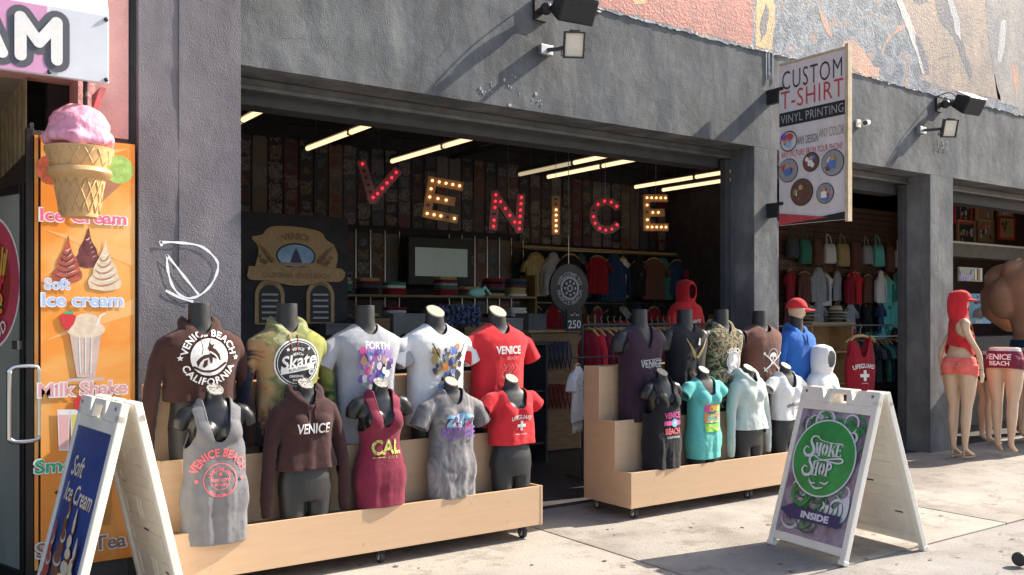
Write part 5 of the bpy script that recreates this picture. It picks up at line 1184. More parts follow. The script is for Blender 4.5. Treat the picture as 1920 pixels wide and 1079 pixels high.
# moulded ice cream cone
cc = P(149, 408, 5.56); cs_ = (P(200, 400, 5.56).x - P(100, 400, 5.56).x) / 100; co = thing('ice_cream_cone_sign', tuple(cc), 'giant moulded cake cone with a pink scoop hanging in front of the menu poster', 'shop sign')
wf = mat('moulded_cone_plastic', (.62, .38, .17), .5, var=.14, vscale=7, bump=.1)
z_ = lambda y: (408 - y) * cs_
def lath(prof): return [(r * cs_, z_(y)) for r, y in prof]
b = MB(); b.lathe(lath([(2, 408), (34, 408), (36, 402), (46, 335), (50, 330), (58, 325), (62, 318), (60, 311), (53, 308), (64, 275), (66, 268), (60, 266)]), 36, cc); b.build('cone', wf, co, auto=True)
b = MB()
for k in range(15):     # diagonal waffle ribs on the lower and upper cups
    for sgn in (-1, 1):
        pts = [(cc.x + (37 + 10 * f) * cs_ * math.cos(a), cc.y + (37 + 10 * f) * cs_ * math.sin(a), cc.z + z_(400 - 66 * f)) for f in [i / 5 for i in range(6)] for a in [2 * PI * k / 15 + sgn * f * .62]]; b.tube(pts, .0045, 5)
        pts = [(cc.x + (53 + 11 * f) * cs_ * math.cos(a), cc.y + (53 + 11 * f) * cs_ * math.sin(a), cc.z + z_(306 - 32 * f)) for f in [i / 3 for i in range(4)] for a in [2 * PI * k / 15 + sgn * f * .35]]; b.tube(pts, .0045, 5)
b.build('waffle_rib', wf, co, smooth=True)
b = MB(); b.ell((cc.x, cc.y, cc.z + z_(228)), (58 * cs_, 58 * cs_, 50 * cs_), 40, rings=24); b.tube([(cc.x + 56 * cs_ * math.cos(a), cc.y + 56 * cs_ * math.sin(a), cc.z + z_(252 + 5 * math.sin(3 * a))) for a in [2 * PI * i / 24 for i in range(24)]], [(13 + 3 * math.sin(2.3 * i)) * cs_ for i in range(24)], 10, closed=True)
me = remesh(b, .011, 3)
for v in me.vertices: c_ = v.co; v.co = c_ + (c_ - Vector((cc.x, cc.y, cc.z + z_(235)))).normalized() * (noise.noise(c_ * 9) * .014 + noise.noise(c_ * 30) * .007)
for v in me.vertices: v.co -= co.location
me.polygons.foreach_set('use_smooth', [True] * len(me.polygons))
me.materials.append(mat('pink_scoop', (.78, .27, .40), .5, c2=(.80, .42, .52), vscale=9, bump=.5, bscale=26)); link('scoop', me, co)
b = MB(); top_ = cc.z + z_(182); b.tube([(cc.x + .03, cc.y, top_ - .02), (cc.x + .03, cc.y, zb + .05)], .012, 8); b.build('hook', M['rubber'], co)

# ---------------------------------------------------------------- ceiling tubes and marquee letters
def tube_light(x, y0, y1, z, label, m1='tube', m2='tube'):
    t = thing('ceiling_light', (x, (y0 + y1) / 2, z), label, 'ceiling light', 'tube lights in the shop'); mid = (y0 + y1) / 2
    b = MB(); b.box((x - .035, y0, z + .03), (x + .035, y1, z + .075)); b.build('fixture', M['fixture'], t, bevel=.004)
    for a, c, m in ((y0 + .03, mid - .03, m1), (mid + .03, y1 - .03, m2)):
        b = MB(); b.tube([(x, a, z), (x, c, z)], .028, 12); b.build('tube', M[m], t)
    b = MB()
    for y in (y0 + .015, mid, y1 - .015): b.box((x - .03, y - .015, z - .03), (x + .03, y + .015, z + .03))
    for y in (y0 + .3, y1 - .3): b.tube([(x, y, z + .07), (x, y, 4.16)], .006, 6)
    b.build('lamp_holder', M['fixture'], t)
for i, (x, y0, y1, w_) in enumerate([(3.33, 8.47, 11.1, 'leftmost, cut off by the pillar'), (4.57, 8.46, 11.0, 'second from the left, above the letter V'), (5.9, 8.47, 11.25, 'third from the left, between V and E'), (8.02, 8.6, 11.2, 'left one of the pair above the letter I'), (8.52, 8.6, 11.15, 'right one of the pair above the letter I'), (10.37, 8.5, 11.2, 'left one of the pair above the last E'), (11.0, 8.5, 11.2, 'right one of the pair above the last E')]):
    tube_light(x, y0, y1, 3.70, 'lit tube light, ' + w_, 'tube' , 'tubeoff' if i == 3 else 'tube')
LT = {'V': ([[(0, 1), (.5, 0), (1, 1)]], [(0.0, 1), (.1, .8), (.2, .6), (.3, .4), (.4, .2), (.5, .05), (.6, .2), (.7, .4), (.8, .6), (.9, .8), (1, 1)]),
      'E': ([[(1, 1), (0, 1), (0, 0), (1, 0)], [(0, .5), (.8, .5)]], [(0, 1), (.25, 1), (.5, 1), (.75, 1), (1, 1), (0, .75), (0, .5), (.3, .5), (.6, .5), (0, .25), (0, 0), (.25, 0), (.5, 0), (.75, 0), (1, 0)]),
      'N': ([[(0, 0), (0, 1), (1, 0), (1, 1)]], [(0, 0), (0, .2), (0, .4), (0, .6), (0, .8), (0, 1), (.2, .8), (.4, .6), (.6, .4), (.8, .2), (1, 0), (1, .2), (1, .4), (1, .6), (1, .8), (1, 1)]),
      'I': ([[(0, 0), (0, 1)]], [(0, i / 6) for i in range(7)]),
      'C': ([[(1, .82), (.78, .98), (.5, 1.03), (.2, .93), (.03, .7), (0, .5), (.03, .3), (.2, .07), (.5, -.03), (.78, .02), (1, .18)]], [(.95, .85), (.72, .99), (.45, 1.02), (.18, .9), (.02, .68), (0, .45), (.06, .22), (.25, .04), (.5, -.02), (.75, .02), (.96, .18)])}
red_face = mat('dusty_pink_letter_board', (.20, .10, .10), .7, var=.25); wood_face = mat('amber_letter_board', (.34, .20, .09), .7, var=.2)
dimb = mat('unlit_bulb', (.10, .03, .03), .3)
for i, (ch, px, py, hp, rot, wide, desc) in enumerate([('V', 705, 345, 76, -12, .8, 'V with red bulbs, leftmost of the hanging letters'), ('E', 831, 375, 78, -9, .62, 'E with amber bulbs, hanging between V and N'), ('N', 951, 398, 74, -4, .62, 'N with red bulbs, hanging third'), ('I', 1042, 404, 74, 0, 0, 'I with amber bulbs, the only straight bar letter'), ('C', 1135, 405, 66, 0, .68, 'C with red bulbs'), ('E', 1230, 399, 68, 1, .50, 'E with amber bulbs, rightmost of the hanging letters')]):
    YL = 8.0; c = P(px, py, YL); red = ch in 'VNC'; k = abs(P(px, py + hp / 2, YL).z - P(px, py - hp / 2, YL).z) - .085; a = R(rot)
    t = thing('marquee_letter', tuple(c), 'light-up marquee letter ' + desc, 'marquee letter', 'hanging light-up letters')
    ls, bl = LT[ch]; yaw = R(-22); U = Vector((math.cos(a) * math.cos(yaw), math.cos(a) * math.sin(yaw), math.sin(a))); N = Vector((math.sin(yaw), -math.cos(yaw), 0)); V = U.cross(N) * -1
    if V.z < 0: V = -V
    def q(p): return ((p[0] - (.5 if wide else 0)) * k * wide * 1.35, (p[1] - .5) * k)
    f = MB(); rim = MB()
    for j, ln in enumerate(ls):
        pts = [q(p) for p in ln]
        for g_ in range(len(pts) - 1):
            a_, c_ = Vector(pts[g_]), Vector(pts[g_ + 1]); d_ = (c_ - a_).normalized(); n_ = Vector((-d_.y, d_.x)) * .046; e_ = d_ * (.040 if ch != 'C' else .02); dd = .0006 * (g_ + 2 * j)
            f.prism([tuple(a_ - e_ - n_), tuple(c_ + e_ - n_), tuple(c_ + e_ + n_), tuple(a_ - e_ + n_)], c, U, V, N, -.06 + dd, .0 + dd)
            for sg_ in (-1, 1): n2 = n_ * sg_; rim.prism([tuple(a_ - e_ + n2 * .9), tuple(c_ + e_ + n2 * .9), tuple(c_ + e_ + n2 * 1.04), tuple(a_ - e_ + n2 * 1.04)], c, U, V, N, .004, .012 + dd)
    f.build('letter_board', red_face if red else wood_face, t, bevel=.002)
    rr = random.Random(i)
    for p_ in bl:
        x_, y_ = q(p_); w0 = c + U * x_ + V * y_ + N * .022
        b = MB(); b.ell(tuple(w0 - N * .004), (.0135, .0135, .0135), 10, rings=8)
        off = (ch == 'V' and p_[0] < .45 and p_[0] > .05) or rr.random() < .08
        b.build('bulb', dimb if off else (M['bulbr'] if red else M['bulba']), t, smooth=True)
    b = MB(); b.tube([c + V * k * .5 , Vector((c.x, c.y, 3.98))], .003, 5); b.build('wire', M['steel'], t)
# the string the letters hang on
b = MB(); b.tube([(1.9, 8.0, 3.98), (21.3, 8.0, 3.98)], .012, 6); tag(b.build('hanging_cable', M['steel']), 'thin steel cable across the shop holding the light-up letters', 'cable')

# ---------------------------------------------------------------- skateboard decks on the back wall
def deck_mat():
    m = mat('printed_deck', (.1, .1, .1), .5); n = m.node_tree.nodes; l = m.node_tree.links; b = n['Principled BSDF']
    oi = n.new('ShaderNodeObjectInfo'); tc = n.new('ShaderNodeTexCoord')
    r = n.new('ShaderNodeValToRGB'); r.color_ramp.interpolation = 'CONSTANT'
    st = [(0, (.02, .02, .022)), (.2, (.16, .02, .02)), (.34, (.03, .03, .035)), (.45, (.22, .16, .09)), (.55, (.05, .05, .06)), (.65, (.07, .08, .12)), (.75, (.13, .05, .03)), (.85, (.2, .19, .17)), (.93, (.03, .03, .03))]
    while len(r.color_ramp.elements) < len(st): r.color_ramp.elements.new(.5)
    for e, (p, c) in zip(r.color_ramp.elements, st): e.position = p; e.color = (*c, 1)
    l.new(oi.outputs['Random'], r.inputs[0])
    ad = n.new('ShaderNodeVectorMath'); ad.operation = 'ADD'; cb = n.new('ShaderNodeCombineXYZ'); ml = n.new('ShaderNodeMath'); ml.operation = 'MULTIPLY'; ml.inputs[1].default_value = 37
    l.new(oi.outputs['Random'], ml.inputs[0]); l.new(ml.outputs[0], cb.inputs[2]); l.new(ml.outputs[0], cb.inputs[0]); l.new(tc.outputs['Object'], ad.inputs[0]); l.new(cb.outputs[0], ad.inputs[1])
    sp = n.new('ShaderNodeSeparateXYZ'); l.new(tc.outputs['Object'], sp.inputs[0])
    def mth(op, a, c=0):
        q = n.new('ShaderNodeMath'); q.operation = op
        for i, x in enumerate((a, c)):
            if isinstance(x, (int, float)): q.inputs[i].default_value = x
            else: l.new(x, q.inputs[i])
        return q.outputs[0]
    zc = mth('ADD', mth('MULTIPLY', sp.outputs[2], mth('ADD', 3.2, mth('MULTIPLY', mth('FRACT', mth('MULTIPLY', ml.outputs[0], 3.7)), 3.6))), ml.outputs[0]); cell = mth('FLOOR', zc); fr_ = mth('SUBTRACT', mth('FRACT', zc), .5)
    wn = n.new('ShaderNodeTexWhiteNoise'); wn.noise_dimensions = '2D'; cc2 = n.new('ShaderNodeCombineXYZ'); l.new(cell, cc2.inputs[0]); l.new(ml.outputs[0], cc2.inputs[1]); l.new(cc2.outputs[0], wn.inputs[0])
    t = n.new('ShaderNodeTexNoise'); t.inputs['Scale'].default_value = 13; t.inputs['Detail'].default_value = 5; t.inputs['Distortion'].default_value = 1.5; l.new(ad.outputs[0], t.inputs['Vector'])
    xr = mth('MULTIPLY', sp.outputs[0], 5.2); rr_ = mth('ADD', mth('MULTIPLY', mth('SUBTRACT', wn.outputs[0], .5), .30), mth('MAXIMUM', mth('ABSOLUTE', fr_), mth('ABSOLUTE', xr)))
    s = mth('ADD', rr_, mth('MULTIPLY', t.outputs[0], .95))
    r2 = n.new('ShaderNodeValToRGB'); r2.color_ramp.interpolation = 'CONSTANT'; r2.color_ramp.elements[0].color = (1, 1, 1, 1); e = r2.color_ramp.elements[1]; e.position = .56; e.color = (.15, .15, .15, 1)
    e = r2.color_ramp.elements.new(.66); e.color = (.9, .9, .9, 1); e = r2.color_ramp.elements.new(.80); e.color = (0, 0, 0, 1); l.new(s, r2.inputs[0])
    pc = n.new('ShaderNodeValToRGB'); pc.color_ramp.interpolation = 'CONSTANT'; st2 = [(0, (.32, .29, .26)), (.3, (.22, .04, .04)), (.42, (.30, .22, .12)), (.55, (.09, .09, .10)), (.68, (.24, .25, .28)), (.82, (.30, .14, .06)), (.92, (.12, .16, .22))]
    while len(pc.color_ramp.elements) < len(st2): pc.color_ramp.elements.new(.5)
    for e, (p, c) in zip(pc.color_ramp.elements, st2): e.position = p; e.color = (*c, 1)
    l.new(wn.outputs[0], pc.inputs[0])
    h0 = n.new('ShaderNodeMixRGB'); l.new(r2.outputs[0], h0.inputs[0]); l.new(r.outputs[0], h0.inputs[1]); l.new(pc.outputs[0], h0.inputs[2])
    hs = n.new('ShaderNodeMixRGB'); hs.inputs[0].default_value = .42; l.new(h0.outputs[0], hs.inputs[1]); hs.inputs[2].default_value = (.028, .026, .034, 1)
    l.new(hs.outputs[0], b.inputs['Base Color']); return m
dm = deck_mat()
def deck_mesh(hh):
    sq = lambda q: math.copysign(abs(q) ** .45, q); o = [(.098 * sq(math.cos(a)), hh / 2 - .06 + .06 * sq(math.sin(a))) for a in [PI * i / 12 for i in range(13)]] + [(-.098 * sq(math.cos(a)), -hh / 2 + .06 - .06 * sq(math.sin(a))) for a in [PI * i / 12 for i in range(13)]]
    b = MB(); b.prism(o, Vector((0, 0, 0)), XU, ZU, NY, 0, .012); return b.mesh('skateboard_deck', [dm])
DM = {k: deck_mesh(k) for k in (1.08, .88)}
rr = random.Random(21)
def deck(x, z, hh, lab, grp, y=11.60):
    o = link('skateboard_deck', DM[hh]); o.location = (x, y, z); o.rotation_euler = (0, R(rr.uniform(-.8, .8)), 0); tag(o, lab, 'skateboard deck', grp)
x = 3.75; ones = ['', 'first', 'second', 'third', 'fourth', 'fifth', 'sixth', 'seventh', 'eighth', 'ninth', 'tenth', 'eleventh', 'twelfth', 'thirteenth', 'fourteenth', 'fifteenth', 'sixteenth', 'seventeenth', 'eighteenth', 'nineteenth']
def ordn(k): return ones[k] if k < 20 else (['', '', 'twentieth', 'thirtieth', 'fortieth'][k // 10] if k % 10 == 0 else ['', '', 'twenty-', 'thirty-', 'forty-'][k // 10] + ones[k % 10])
kk = 0
while x < 12.6:
    if not 11.42 < x < 11.68: kk += 1; deck(x, 3.38 if x < 8.3 else 3.26, 1.08, ordn(kk) + ' printed skateboard deck from the left in the top row on the back wall', 'decks in the top row on the back wall')
    x += .212
for x0, n in ((5.42, 4), (7.15, 6)):
    for k in range(n):
        for zi, z in enumerate((2.30, 1.36)): deck(x0 + .225 * k, z, .88, ordn(k + 1) + ' skateboard deck from the left in the ' + ['upper', 'lower'][zi] + ' row ' + ('left' if x0 < 6 else 'right') + ' of the wall screen', 'decks in the lower rows on the back wall')
b = MB()
for x0, n in ((5.31, 5), (7.04, 7)):
    for k in range(n): b.box((x0 + .225 * k - .006, 11.585, .9), (x0 + .225 * k + .006, 11.60, 2.78))
tag(b.build('deck_rail', M['steel']), 'thin vertical metal rails between the lower skateboard decks', 'rack')
b = MB(); b.box((8.2, 11.35, 2.62), (13.6, 11.61, 2.66)); tag(b.build('wall_shelf', M['lwood']), 'long narrow wooden shelf above the hanging shirts on the back wall', 'shelf')

# ---------------------------------------------------------------- things inside the main opening
# carved wooden display
c = P(555, 480, 8.9); sc_ = (P(655, 480, 8.9).x - P(555, 480, 8.9).x) / 100
t = thing('carved_sign', (c.x, 8.9, c.z), 'carved wooden Venice sign with an arched top around a blue sea picture', 'sign')
def lw(pts): return [(x * sc_, -y * sc_) for x, y in pts]
b = MB(); b.prism(list(reversed(lw(curve([(-72, 20), (-66, -10), (-78, -28), (-60, -34), (-44, -48), (0, -50), (44, -44), (56, -30), (70, -22), (78, -2), (74, 20)], 4)))), c, XU, ZU, NY, -.02, .0); b.build('arch', M['lwood'], t, bevel=.003)
b = MB(); b.prism(list(reversed(lw(curve([(-84, 20), (-84, 42), (-50, 44), (-20, 50), (0, 52), (20, 50), (50, 44), (84, 42), (84, 20), (0, 20)], 3)))), c, XU, ZU, NY, -.02, .015); b.build('base_board', M['lwood'], t, bevel=.003)
sea = ramp(mat('sea_picture', (.3, .5, .7), .5), [(0, (.10, .14, .20)), (.45, (.20, .36, .58)), (.6, (.38, .55, .75)), (1, (.6, .65, .7))], scale=3, detail=5)
cf = M['wood']
L = [(shift(disc(36 * sc_, n=28, ry=22 * sc_), 0, .0), M['inkb']), (shift(disc(33 * sc_, n=28, ry=19 * sc_), 0, .0), sea), (poly(lw([(-12, 14), (-6, -2), (0, -14), (6, -2), (12, 14)])), M['navy']), (poly(lw([(-32, 12), (32, 12), (20, 18), (-20, 18)])), mat('sand_print', (.35, .25, .15), .6)),
     (shift(bend(T('VENICE', 15 * sc_, .02), 70 * sc_), 0, -36 * sc_ ), cf)]
for s in (-1, 1):
    for k in range(5): L.append((disc((5 - .4 * k) * sc_, ((s * (44 + 5 * k)) * sc_, (-8 + 6 * math.sin(k * 2)) * sc_), 10), cf)); L.append((stroke([(s * 42 * sc_, -14 * sc_), (s * (50 + 5 * k) * sc_, (6 + 4 * k) * sc_)], .006), cf))
flat('relief', L, c + Vector((0, 0, 0)), XU, ZU, NY, t, off=.001, step=.0012)
flat('lettering', [(shift(T('CALIFORNIA VENICE BEACH', 12 * sc_, .02, sx=.8), 0, -34 * sc_), cf)] + [(shift(star(2.5 * sc_), x_ * sc_, -25 * sc_), cf) for x_ in (-24, -8, 8, 24)], c, XU, ZU, NY, t, off=.016)
for px, nm in ((506, 'left'), (601, 'right')):
    c = P(px, 562, 8.9); t = thing('arched_frame', (c.x, 8.9, c.z - .2), 'small arched wooden frame with dark lettering, the %s one under the carved sign' % nm, 'frame', 'arched frames under the carved sign')
    o = [(.155 * math.cos(a), .04 + .16 * math.sin(a)) for a in [PI * i / 14 for i in range(15)]] + [(-.155, -.25), (.155, -.25)]
    b = MB(); b.prism(list(reversed(o)) if False else o, c, XU, ZU, NY, -.02, 0); b.build('frame', M['lwood'], t, bevel=.003)
    L = [(shift(disc(.115, n=24), 0, .035), M['inkb']), (rect(.23, .27, (0, -.10)), M['inkb'])] + [(rect(.17, .02, (0, .05 - .06 * k)), M['greyink']) for k in range(5)] + [(shift(bend(T('CALIFORNIA', .03, .02), .125), 0, .04), cf)]
    flat('lettering', L, c, XU, ZU, NY, t, off=.001)
b = MB(); b.box((1.0, 8.92, .0), (P(652, 500, 8.92).x, 9.02, 2.62)); tag(b.build('display_wall', M['inwall']), 'dark panel wall behind the carved wooden sign', 'wall')
# wall screen
c = P(828, 490, 11.3); k = (P(928, 490, 11.3).x - P(828, 490, 11.3).x) / 100
t = thing('wall_screen', (c.x, 11.3, c.z), 'dark wall television showing a grey reflection behind the hanging letters', 'television')
b = MB(); b.box((c.x - 58 * k, 11.3, c.z - 38 * k), (c.x + 56 * k, 11.40, c.z + 36 * k)); b.box((c.x - .1, 11.40, c.z - .1), (c.x + .1, 11.62, c.z + .1)); b.build('case', M['blackpl'], t, bevel=.01)
b = MB(); b.box((c.x - 47 * k, 11.294, c.z - 24 * k), (c.x + 47 * k, 11.299, c.z + 20 * k)); b.build('screen', mat('screen_glass', (.15, .20, .20), .25, c2=(.22, .28, .27), vscale=3, emit=(.5, .62, .60), estr=.045), t)  # mottled grey screen with a faint glow of its own
# round sign
c = P(1068, 541, 8.3); k = abs(P(1068, 500, 8.3).z - P(1068, 541, 8.3).z) / 41
t = thing('round_sign', (c.x, 8.3, c.z), 'dark round welcome sign with a ring of white letters around a wheel', 'sign')
b = MB(); b.tube([c + Vector((0, .03, 0)), c], 46 * k, 40, M['blackpl']); b.build('disc', M['blackpl'], t, bevel=.004); wg = M['greyink']
L = [(ring(44 * k, 46 * k), M['trim']), (bend(T('WELCOME TO', 11 * k, .02), 27 * k), wg), (bend(T('MUSCLE BEACH', 11 * k, .02), 27 * k, True), wg), (disc(22 * k), wg), (disc(18 * k), M['inkb']), (disc(7 * k), wg), (disc(4 * k), M['inkb'])] + [(shift(disc(2.6 * k), 12.5 * k * math.cos(a), 12.5 * k * math.sin(a)), wg) for a in [PI * i / 4 for i in range(8)]]
L = [(([(x, y) for x, y in s[0]], s[1]), m) for s, m in L]
flat('lettering', L, c, XU, ZU, NY, t, off=.001)
b = MB(); b.tube([c + Vector((0, .02, 44 * k)), (c.x, c.y + .02, 3.98)], .004, 6); b.build('wire', M['steel'], t)
c = P(1077, 605, 8.2); t = thing('price_sign', (c.x, 8.2, c.z), 'small black price board reading 250 below the round sign', 'price sign')
b = MB(); b.box((c.x - .11, 8.2, c.z - .10), (c.x + .11, 8.215, c.z + .15)); b.build('board', M['blackpl'], t)
flat('lettering', [(T('250', .13, .015, at=(0, -.02)), M['white'])] + [(disc(.008, (x_, .085 + (.02 if x_ == 0 else 0)), 8), M['white']) for x_ in (-.05, -.025, 0, .025, .05)], c, XU, ZU, NY, t, off=.002)
# counters and low cabinets
def cabinet(x0, x1, y0, y1, h, label, m='wood', shelves=2):
    t = thing('counter', ((x0 + x1) / 2, (y0 + y1) / 2, 0), label, 'counter')
    b = MB(); b.box((x0 - .02, y0 - .02, h - .03), (x1 + .02, y1, h)); b.build('top', M[m], t, bevel=.003)
    b = MB(); b.box((x0, y0, .0), (x0 + .025, y1, h - .031)); b.box((x1 - .025, y0, 0), (x1, y1, h - .031)); b.box((x0 + .026, y1 - .02, 0), (x1 - .026, y1, h - .031)); b.build('carcass', M[m], t)
    for k in range(shelves): b = MB(); z = h * (k + .35) / (shelves + .3); b.box((x0 + .026, y0 + .01, z), (x1 - .026, y1 - .021, z + .02)); b.build('shelf', M[m], t)
    return t
cabinet(P(992, 600, 8.45).x, P(1090, 600, 8.45).x, 8.45, 8.95, 1.42, 'light wood counter standing under the round sign', 'lwood', 0)
b = MB(); b.box((P(995, 600, 8.42).x, 8.42, .02), (P(1086, 600, 8.42).x, 8.448, 1.38)); tag(b.build('lanyard_board', M['wood']), 'brown wooden panel holding hanging lanyards on the counter front', 'panel')
for j, (px, py) in enumerate(((1042, 668), (1042, 745))):
    for k in range(7):
        c = P(px - 24 + 8 * k, py, 8.38); b = MB(); ln = .30 if j == 0 else .26
        b.tube(curve([(c.x - .012, 8.38, c.z + ln / 2), (c.x - .03, 8.36, c.z), (c.x, 8.36, c.z - ln / 2), (c.x + .03, 8.36, c.z), (c.x + .012, 8.38, c.z + ln / 2)], 4) if False else [Vector((c.x - .015, 8.38, c.z + ln / 2)), Vector((c.x - .028, 8.36, c.z)), Vector((c.x, 8.36, c.z - ln / 2)), Vector((c.x + .028, 8.36, c.z)), Vector((c.x + .015, 8.38, c.z + ln / 2))], .009, 6)
        b.tube([(c.x, 8.42, c.z + ln / 2 + .01), (c.x, 8.37, c.z + ln / 2 + .012)], .008, 6)
        tag(b.build('lanyard', C['navyc'] if j == 0 else C['dred'], smooth=True), ordn(k + 1) + (' dark blue' if j == 0 else ' dark red') + ' cord lanyard from the left on the counter front', 'lanyard', ('blue' if j == 0 else 'red') + ' lanyards on the counter front')
cabinet(3.5, 6.05, 7.9, 8.9, 1.30, 'long dark merchandise counter behind the left display stand', 'trim')
# folded goods and caps on that counter
rr = random.Random(31)
fab = [C['blackc'], C['navyc'], C['maroon'], C['lgrey'], C['teal'], C['brown3'], C['tealb'], C['white'], C['blue']]
def hat(x, y, z, m, label, grp, brim=.10):
    t = thing('cap_hat', (x, y, z), label, 'cap', grp, rz=rr.uniform(-1, 1))
    b = MB(); b.lathe([(.088, 0), (.092, .02), (.088, .06), (.07, .09), (.03, .108), (.004, .11)], 18); b.build('crown', m, t, world=False, smooth=True)
    b = MB(); n = 10; V = []
    for i in range(n + 1):
        q = -PI / 2 + (i / n - .5) * 2.2; V += [(.09 * math.cos(q), .09 * math.sin(q), .012), (.09 * math.cos(q) * 1.0, (.09 * math.sin(q)) - .06 * math.cos((i / n - .5) * 2.6), .0)]
    b.add(V, [(2 * i, 2 * i + 2, 2 * i + 3, 2 * i + 1) for i in range(n)]); o = b.build('peak', m, t, world=False, smooth=True); s_ = o.modifiers.new('t', 'SOLIDIFY'); s_.thickness = .005
for k in range(12):
    hat(3.62 + .205 * k, 8.12 + .1 * (k % 2), 1.30, [C['blackc'], C['tealb'], C['navyc'], C['brown3']][k % 4], ['black', 'slate grey', 'navy', 'brown'][k % 4] + ' baseball cap, ' + ordn(k + 1) + ' from the left on the dark merchandise counter', 'caps on the merchandise counter')
b = MB()
for k in range(9): b.tube(curve([(6.05 + .09 * k, 7.93, 1.32), (6.06 + .08 * k, 7.85, 1.50 + .05 * math.sin(k * 2)), (6.0 + .09 * k, 7.86, 1.62)], 4), [.02 + .025 * math.sin(i) ** 2 for i in range(9)], 8)
pz = ramp(cloth('blue_patterned_cloth', (.1, .2, .5)), [(0, (.012, .015, .03)), (.45, (.03, .05, .16)), (.53, (.2, .23, .28)), (.57, (.015, .03, .10))], scale=26, interp='CONSTANT', detail=2)
c = P(855, 590, 7.9); me = remesh(b, .012, 4)
for v in me.vertices: v.co.z = 1.32 + (v.co.z - 1.32) * .75; v.co.x = 6.4 + (v.co.x - 6.4) * .75
off_ = Vector((c.x - 6.4, 0, c.z - 1.45))
for v in me.vertices: v.co += off_
me.materials.append(pz); me.polygons.foreach_set('use_smooth', [True] * len(me.polygons)); tag(link('scarf_bundle', me), 'bundle of blue patterned scarves on the counter behind the white tee', 'scarves')
b = MB(); b.ell((c.x + .25, 7.9, c.z + .22), (.10, .05, .05)); b.tube([(c.x + .25, 7.9, c.z + .2), (c.x + .35, 7.9, c.z + .28), (c.x + .42, 7.9, c.z + .2)], .02, 8); tag(b.build('teal_toy', mat('pale_teal_cloth', (.2, .42, .38), .8), smooth=True), 'pale teal soft toy on top of the blue scarves', 'toy')

# hanging garments
def hanger(parent, w_, z, m='lwood'):
    b = MB(); b.tube([(-w_, 0, z - .07), (-w_ * .5, 0, z - .015), (0, 0, z), (w_ * .5, 0, z - .015), (w_, 0, z - .07)], [.008, .014, .016, .014, .008], 8); b.tube([(0, 0, z), (0, 0, z + .06), (.02, 0, z + .09), (0, 0, z + .12)], .003, 6); b.build('hanger', M[m], parent, world=False, smooth=True)
_hg = {}
def hung(loc, m, label, grp, kind='shirt', sc=1., rz=0, seed=0, name='hanging_shirt', prnt=None):
    t = thing(name, loc, label, 'shirt', grp, rz); t.scale = (sc, sc, sc)
    key = (kind, seed % 3)
    if key not in _hg:
        b = MB(); w_ = .20 if kind != 'tank' else .17
        b.loft([(-.62, w_ + .02, .035, 0), (-.3, w_, .04, 0), (-.12, w_ - .005, .045, 0), (-.03, w_ - .05, .035, 0), (.02, .07, .02, 0)], 28)
        if kind == 'shirt':
            for s in (-1, 1): b.tube([(s * (w_ - .07), 0, -.06), (s * (w_ + .03), 0, -.13), (s * (w_ + .07), 0, -.26)], [.05, .055, .06], 12, flat=.5)
        if kind == 'long':
            for s in (-1, 1): b.tube([(s * (w_ - .07), 0, -.06), (s * (w_ + .03), 0, -.14), (s * (w_ + .06), 0, -.35), (s * (w_ + .06), 0, -.6)], [.05, .05, .045, .035], 12, flat=.5)
            b.ell((0, .0, .03), (.10, .05, .075))
        me = remesh(b, .011, 4)
        for v in me.vertices:
            c_ = v.co; v.co = c_ + Vector((0, 1 if c_.y > 0 else -1, 0)) * .024 * noise.noise(Vector((c_.x * 15 + seed * 5, 0, c_.z * 3)))
        me.polygons.foreach_set('use_smooth', [True] * len(me.polygons)); _hg[key] = me
        me.materials.append(m)
    me = _hg[key]
    if me.materials[0] != m: me = me.copy(); me.materials[0] = m
    o = link('shirt_body', me, t)
    hanger(t, .16, .045)
    if prnt: flat('print', prnt, loc, XU, ZU, NY, t, off=.068) if False else None
    return t, o
C['pyel'] = cloth('faded_yellow_cotton', (.42, .33, .14)); nmz = {'pyel': 'pale yellow', 'lgrey': 'light grey', 'blackc': 'black', 'dred': 'deep red', 'white': 'white', 'teal': 'teal', 'navyc': 'navy', 'maroon': 'maroon', 'brown3': 'brown', 'red': 'bright red', 'tealb': 'slate', 'coral': 'coral', 'blue': 'royal blue', 'turq': 'turquoise'}
seqs = [['pyel', 'lgrey', 'blackc', 'tealb', 'dred', 'navyc', 'white', 'blackc', 'brown3', 'teal', 'navyc', 'maroon', 'lgrey', 'blackc', 'tealb', 'dred', 'blackc'], ['blackc', 'dred', 'tealb', 'brown3', 'maroon', 'blackc', 'lgrey', 'navyc', 'dred', 'blackc', 'tealb', 'maroon', 'navyc', 'lgrey', 'blackc', 'dred', 'brown3']]
for rw_ in (0, 1):
    for k, m in enumerate(seqs[rw_]):
        hung((8.42 + .30 * k, 11.3 - .05 * (k % 3), 2.50 - .82 * rw_ - .03 * (k % 2)), C[m], nmz[m] + (' long-sleeved shirt, ' if k % 2 else ' tee, ') + ordn(k + 1) + ' from the left in the ' + ['upper', 'lower'][rw_] + ' row under the back shelf', 'shirts under the back wall shelf', 'long' if k % 2 else 'shirt', seed=k, sc=[1, .92, 1.05][k % 3], rz=R(rr.uniform(-22, 22)))
b = MB(); b.tube([(8.2, 11.26, 1.78), (13.6, 11.26, 1.78)], .012, 8); tag(b.build('clothes_rail', M['steel']), 'lower steel clothes rail on the back wall', 'rail')
b = MB(); b.tube([(8.2, 11.26, 2.60), (13.6, 11.26, 2.60)], .012, 8); tag(b.build('clothes_rail', M['steel']), 'steel clothes rail under the back wall shelf', 'rail')
